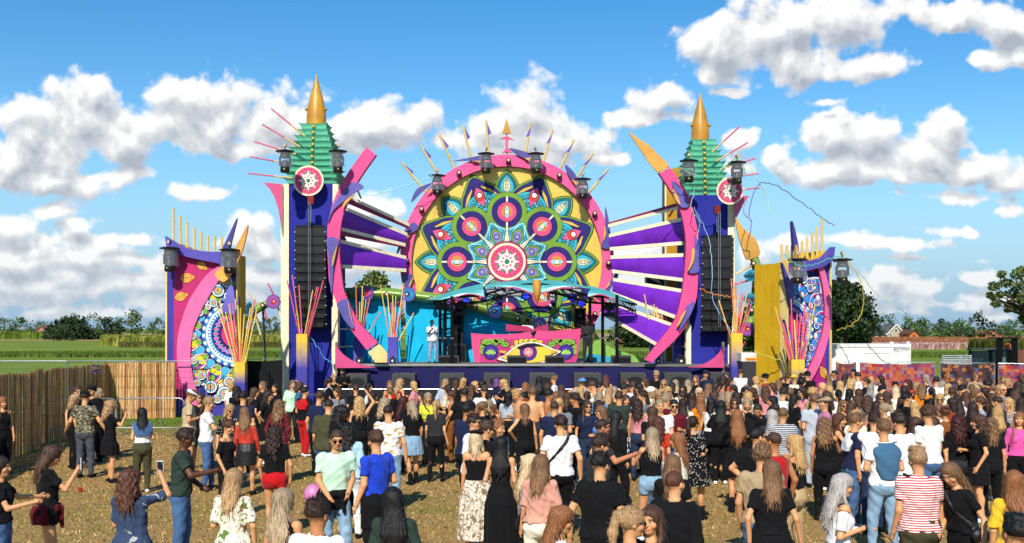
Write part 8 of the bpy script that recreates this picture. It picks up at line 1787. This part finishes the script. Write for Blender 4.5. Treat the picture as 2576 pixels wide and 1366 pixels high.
2480 975 W long.dark tee.grey pants.black 20 a=dd
2550 982 W curl.brown tee.black pants.black 20 a=dd
2570 1000 W long.dark tee.black pants.black 40 a=dd
2522 945 W mid.light tee.tan pants.black 170 a=cd
2572 940 W long.brown tee.black pants.black 330 a=dd
2445 1012 W long.dark tee.black pants.black 350 a=dd
2345 1050 W long.brown tee.black pants.black 40 a=dd
2492 1050 W curl.light tee.black pants.black 10 a=dd
2185 995 W curl.brown tee.black pants.black 20 a=dd
1957 955 W long.light tee.black pants.black 20 a=dd
1970 948 W curl.brown tee.black pants.black 170 a=dd
1945 963 W mid.brown tee.rose pants.black 10 a=dd
1894 975 W curl.brown tee.black pants.black 350 a=dd
1780 965 W long.light tee.black pants.black 60 a=dd
1795 985 W curl.brown jacket.grey pants.black 80 a=dd
1740 985 W long.dark tee.black pants.black 20 a=dd
1700 955 W long.ash tee.black pants.black 5 a=dd
1668 955 W mid.blonde tee.black pants.black 170 a=dd sh
1690 962 W long.dark tee.black pants.black 30 a=dd
1625 952 W curl.brown tee.black pants.black 20 a=cd
1600 975 W long.brown tee.navy pants.black 10 a=dd
1555 985 M short.brown tee.darkgreen pants.black 10 a=dd
1530 975 W long.blonde tee.black pants.denim 20 a=dd
1480 985 W pony.brown tee.darkgrey pants.denim 0 a=dd
1398 985 W curl.light tee.black pants.lightjeans 60 a=dd
1290 975 W long.brown cami.black pants.denim 40 a=dd skin=t
1275 985 W long.black crop.lightgrey pants.black 20 a=dd
1185 968 W curl.brown tee.black pants.black 10 a=dd
1145 955 W mid.brown tee.black pants.black 20 a=dd
1060 985 W long.dark tee.darkgrey pants.black 0 a=dd
940 985 W curl.dark tee.black pants.black 20 a=hh
895 968 W bun.brown tee.black pants.black 10 a=dd
800 985 M short.brown tee.navy pants.black 30 a=dd
850 975 W long.brown tee.grey pants.black 15 a=dd
640 975 W long.brown tee.black pants.black 60 a=dd
690 965 W pony.dark tee.black pants.black 0 a=dd
'''
STAGE = [(1087, 797, 'M', 'buzz.black', 'shirt.white', 'pants.lightjeans', 150, 'a=ph held=phone.0 strap=darkgrey.1 skin=v h=1.80 w=1.12', 45.6),
         (1327, 797, 'M', 'buzz.black', 'tee.white', 'pants.black', 180, 'a=ll skin=v pitch=22 w=1.2 h=1.88', 46.9),
         (1478, 797, 'M', 'bald.black', 'tee.darkgrey', 'pants.darkgrey', 185, 'a=hd sh skin=d h=1.84 w=1.05', 45.6),
         (864, 943, 'M', 'short.black', 'tee.black', 'pants.black', 180, 'a=hh beard skin=t h=1.80 pitch=18 lean=12', 38.4)]
def parse(line):
    t = line.split(); u, v = float(t[0]), float(t[1]); sex = t[2]; hs, hc = t[3].split('.')
    def g(x):
        if x == 'jeans': x = 'pants.denim'
        p = x.split('.'); return (p[0], p[1] if len(p) > 1 else 'black', p[2] if len(p) > 2 else '')
    sp = dict(u=u, v=v, sex=sex, hair=(hs, hc), top=g(t[4]), bot=g(t[5]), face=float(t[6]), h=1.80 if sex == 'M' else 1.68, skin='f', arms=('down', 'down'), shoes='white' if int(u) % 3 == 0 else 'black')
    for o in t[7:]:
        k, _, x = o.partition('=')
        if k == 'a': sp['arms'] = (ACODE[x[0]], ACODE[x[1]])
        elif k == 'sh': sp['shades'] = True
        elif k in ('h', 'w', 'lean', 'pitch', 'yaw'): sp[k] = float(x)
        elif k == 'skin': sp['skin'] = x
        elif k == 'hat': sp['hat'] = tuple(x.split('.'))
        elif k == 'held': a, b = x.split('.'); sp['held'] = (a, int(b))
        elif k == 'waist': sp['waist'] = (x.split('.')[0], 'long' if '.' in x else '')
        elif k == 'shawl': p = x.split('.'); sp['shawl'] = (p[0], 1.0 if len(p) > 1 else 1.2)
        elif k == 'strap': a, b = x.split('.'); sp['strap'] = (a, int(b))
        elif k == 'lettering': sp[k] = 'D\nI\nP'
        else: sp[k] = True
    return sp
HN = {'long': 'long {}', 'xlong': 'very long {}', 'mid': 'shoulder length {}', 'curl': 'long wavy {}', 'bob': 'bobbed {}', 'pony': '{} ponytail', 'half': 'half tied {}', 'bun': '{} bun', 'dread': '{} dreadlocks', 'buzz': 'cropped {}', 'short': 'short {}', 'quiff': 'swept {}', 'afro': 'curly {}', 'bald': 'bald {}'}
HC_ = {'ash': 'ash blonde', 'straw': 'golden blonde', 'light': 'light brown', 'dark': 'dark brown', 'red': 'dark red'}
TN = {'tee': 'top', 'big': 'sweater', 'crop': 'crop top', 'long': 'long sleeved top', 'tank': 'tank top', 'cami': 'strappy top', 'off': 'off shoulder top', 'blouse': 'blouse', 'jacket': 'jacket', 'shirt': 'shirt'}
PN = {'stripes': 'striped', 'bwstripes': 'striped', 'vstripes': 'striped', 'camo': 'camouflage', 'leopard': 'spotted', 'snake': 'snakeskin', 'dots': 'dotted', 'banana': 'motif printed', 'floral': 'floral', 'tiny': 'flecked', 'zebra': 'zebra', 'patch': 'patterned', 'knit': 'knitted', 'satin': 'satin', 'leather': 'leather'}
CN = {'inkblue': 'dark blue', 'lightjeans': 'pale denim', 'denim': 'blue denim', 'darkjeans': 'dark denim', 'greyjeans': 'grey', 'navyjeans': 'navy', 'lightgrey': 'pale grey', 'darkgrey': 'dark grey', 'darkgreen': 'dark green', 'paleblue': 'pale blue', 'skyblue': 'sky blue', 'bluegrey': 'blue grey', 'redorange': 'red', 'royal': 'royal blue', 'lemon': 'lemon yellow', 'brick': 'brick red', 'mint': 'mint green'}
BN = {'pants': 'trousers', 'wide': 'wide trousers', 'leggings': 'leggings', 'shorts': 'shorts', 'jorts': 'cut off shorts', 'skirt': 'short skirt', 'longskirt': 'long skirt', 'dress': 'dress'}
def cn(c): return CN.get(c, c)
def describe(sp, full=False):
    who = 'man' if sp['sex'] == 'M' else 'woman'; h = sp['hair']; hair = HN[h[0]].format(HC_.get(h[1], h[1])); hair += '' if h[0] in ('pony', 'bun', 'dread') else ' head' if h[0] == 'bald' else ' hair'
    if h[0] == 'bald': hair = 'bald head'
    if sp.get('hat'): hair = {'cap': '{} cap', 'backcap': 'backward {} cap', 'beret': '{} beret', 'wrap': '{} head wrap'}[sp['hat'][0]].format(cn(sp['hat'][1]))
    t = sp['top']; top = 'bare torso' if t[0] == 'none' else ' '.join(x for x in (PN.get(t[2], ''), cn(t[1]), TN[t[0]]) if x)
    b = sp['bot']; bot = ' '.join(x for x in (cn(b[1]), PN.get(b[2], ''), BN[b[0]]) if x)
    ex = (' and sunglasses' if sp.get('shades') else '')
    return f'{who} with {hair}{ex}', top, bot
def crowd():
    people = []; lines = CAT.strip().split('\n'); at_ = [tuple(map(float, l.split()[:2])) for l in lines]; q = random.Random(77); k = 0
    for _ in range(4000):       # fill the thin places of the dense middle distance
        if k >= 34: break
        u, v = q.uniform(1190, 2560), q.uniform(962, 1018)
        if min(math.hypot(u-a, (v-b)*1.3) for a, b in at_) < 19: continue
        wm = q.random() < .6; at_.append((u, v)); k += 1
        lines.append(f"{u:.0f} {v:.0f} {'W' if wm else 'M'} {q.choice(['long', 'mid', 'pony', 'half', 'curl']) if wm else q.choice(['short', 'quiff', 'buzz'])}.{q.choice(['brown', 'dark', 'light', 'straw', 'ash', 'black'])} {q.choice(['tee', 'tank', 'blouse']) if wm else 'tee'}.{q.choice(['black', 'white', 'black', 'navy', 'grey', 'cream', 'olive', 'rose', 'maroon'])} pants.{q.choice(['black', 'denim', 'darkjeans'])} {q.choice([0, 10, 350, 70, 290, 110, 180, 20])} a={q.choice(['dd', 'hd', 'dh', 'll', 'di', 'cd'])}{q.choice(['', ' sh'])}")
    for ln in lines:
        sp = parse(ln); s_ = (sp['v']-H0)/(HC - sp['h']*1.01)
        lim = 73 if sp['u'] > 1000 else 73
        if s_ < lim: sp['h'] = min(1.92, max(1.50, (HC - (sp['v']-H0)/lim)/1.01)); s_ = lim if sp['h'] in (1.92, 1.50) else (sp['v']-H0)/(HC - sp['h']*1.01)
        sp['Y'] = F/s_; q = random.Random(int(sp['u']*7 + sp['v']))
        if sp['v'] < 1006 and sp['u'] > 1500 and sp['top'][0] == 'tee' and sp['top'][1] == 'black' and q.random() < .55: sp['top'] = (q.choice(['tee', 'tee', 'tank', 'blouse', 'crop' if sp['sex'] == 'W' else 'tee']) if sp['sex'] == 'W' else 'tee', q.choice(['white', 'cream', 'grey', 'navy', 'olive', 'rose', 'denim', 'white', 'rust', 'khaki', 'lightgrey', 'maroon']), q.choice(['', '', 'dots', 'tiny', 'bwstripes']) if sp['sex'] == 'W' else '')
        if sp['v'] < 1015 and sp['sex'] == 'W' and sp['hair'][0] in ('long', 'curl') and q.random() < .42: sp['hair'] = (q.choice(['mid', 'pony', 'half', 'bun', 'mid', 'bob']), sp['hair'][1])
        if sp['v'] < 1000 and q.random() < .5 and sp['arms'] == ('down', 'down'): sp['arms'] = q.choice([('hold', 'down'), ('down', 'hold'), ('low', 'low'), ('hip', 'down'), ('face', 'down'), ('fold', 'fold'), ('back', 'hold')])
        if sp['v'] < 1000 and (sp['face'] < 25 or sp['face'] > 335) and q.random() < .26: sp['face'] = q.choice([70, 110, 150, 200, 240, 290, 175]); sp['yaw'] = 0
        people.append(sp)
    for (u, v, sex, hr, tp, bt, fc, ex, Y) in STAGE:
        sp = parse(f'{u} {v} {sex} {hr} {tp} {bt} {fc} {ex}'); sp['Y'] = Y; sp['z'] = ZD if v < 900 else 0; sp['stage'] = v < 900; sp['still'] = True
        if v < 900: sp['group'] = 'artists on the stage'
        people.append(sp)
    for k, sp in enumerate(people): sp['seed'] = 1000 + k*7; sp['x'] = (sp['u']-U0)*sp['Y']/F
    # push overlapping neighbours apart a little
    for it in range(6):
        for i, a in enumerate(people):
            for b in people[i+1:]:
                dx, dy = b['x']-a['x'], b['Y']-a['Y']; d = math.hypot(dx, dy)
                if d < .36 and d > 1e-6 and not a.get('stage') and not b.get('stage'):
                    m = (.36-d)/2; far, near = (a, b) if a['Y'] > b['Y'] else (b, a); far['Y'] += m; near['Y'] -= m
                    for q in (a, b): q['x'] = (q['u']-U0)*q['Y']/F
    for sp in people:       # keep the head where it belongs in height after moving
        if not sp.get('stage'): sp['h'] = min(1.95, max(1.48, (HC - (sp['v']-H0)*sp['Y']/F)/1.01)) if sp['v'] > 900 else sp['h']
    people[-1]['h'] = 1.80
    # labels: what each wears, then what tells it from others
    base = []
    for sp in people: w_, t, b = describe(sp); sp['d3'] = (w_, t, b); base.append(f'{w_}, {t}')
    cnt = {x: base.count(x) for x in base}
    uniq = [sp for sp, x in zip(people, base) if cnt[x] == 1]
    special = lambda sp: (sp['top'][1] not in ('black', 'darkgrey', 'navy') or sp['top'][2] or sp['bot'][2] or sp.get('hat'))
    land = [q for q in uniq if special(q)]
    used = set()
    for sp, x in zip(people, base):
        w_, t, b = sp['d3']
        if sp.get('stage'): lab = {1087: 'artist on stage in white shirt and ripped pale jeans holding a phone', 1327: 'artist in white bending over the pink booth', 1478: 'artist on stage in dark tee and sunglasses beside the canopy pole'}[int(sp['u'])]
        else:
            lab = f'{w_}, {t}, {b}'
            near_ = sorted((q for q in land if q is not sp and not q.get('stage')), key=lambda q: abs(q['u']-sp['u']) + 1.4*abs(q['v']-sp['v']))
            if cnt[x] > 1:
                for q in near_[:10]:
                    du, dv = q['u']-sp['u'], q['v']-sp['v']; rel = 'behind' if dv > 14 else 'before' if dv < -14 else 'beside'
                    qt = q['d3'][1] if q['top'][0] != 'none' else 'bare torso'; qq = ('man' if q['sex'] == 'M' else 'woman')
                    cand = f"{w_}, {t}, {rel} {qq} in {qt}" if qt != 'bare torso' else f"{w_}, {t}, {rel} {qq} with bare torso"
                    if len(cand.split()) > 16: cand = f"{w_}, {rel} {qq} in {qt}"
                    if cand not in used: lab = cand; break
            if lab in used:
                for q in near_[10:40]:
                    cand = f"{w_}, {t}, near {'man' if q['sex'] == 'M' else 'woman'} in {q['d3'][1]}"
                    if cand not in used: lab = cand; break
            if len(lab.split()) > 16: lab = f'{w_}, {t}'
        used.add(lab); sp['label'] = lab
    for sp in people: build_person(sp)
    return people
PEOPLE = crowd()
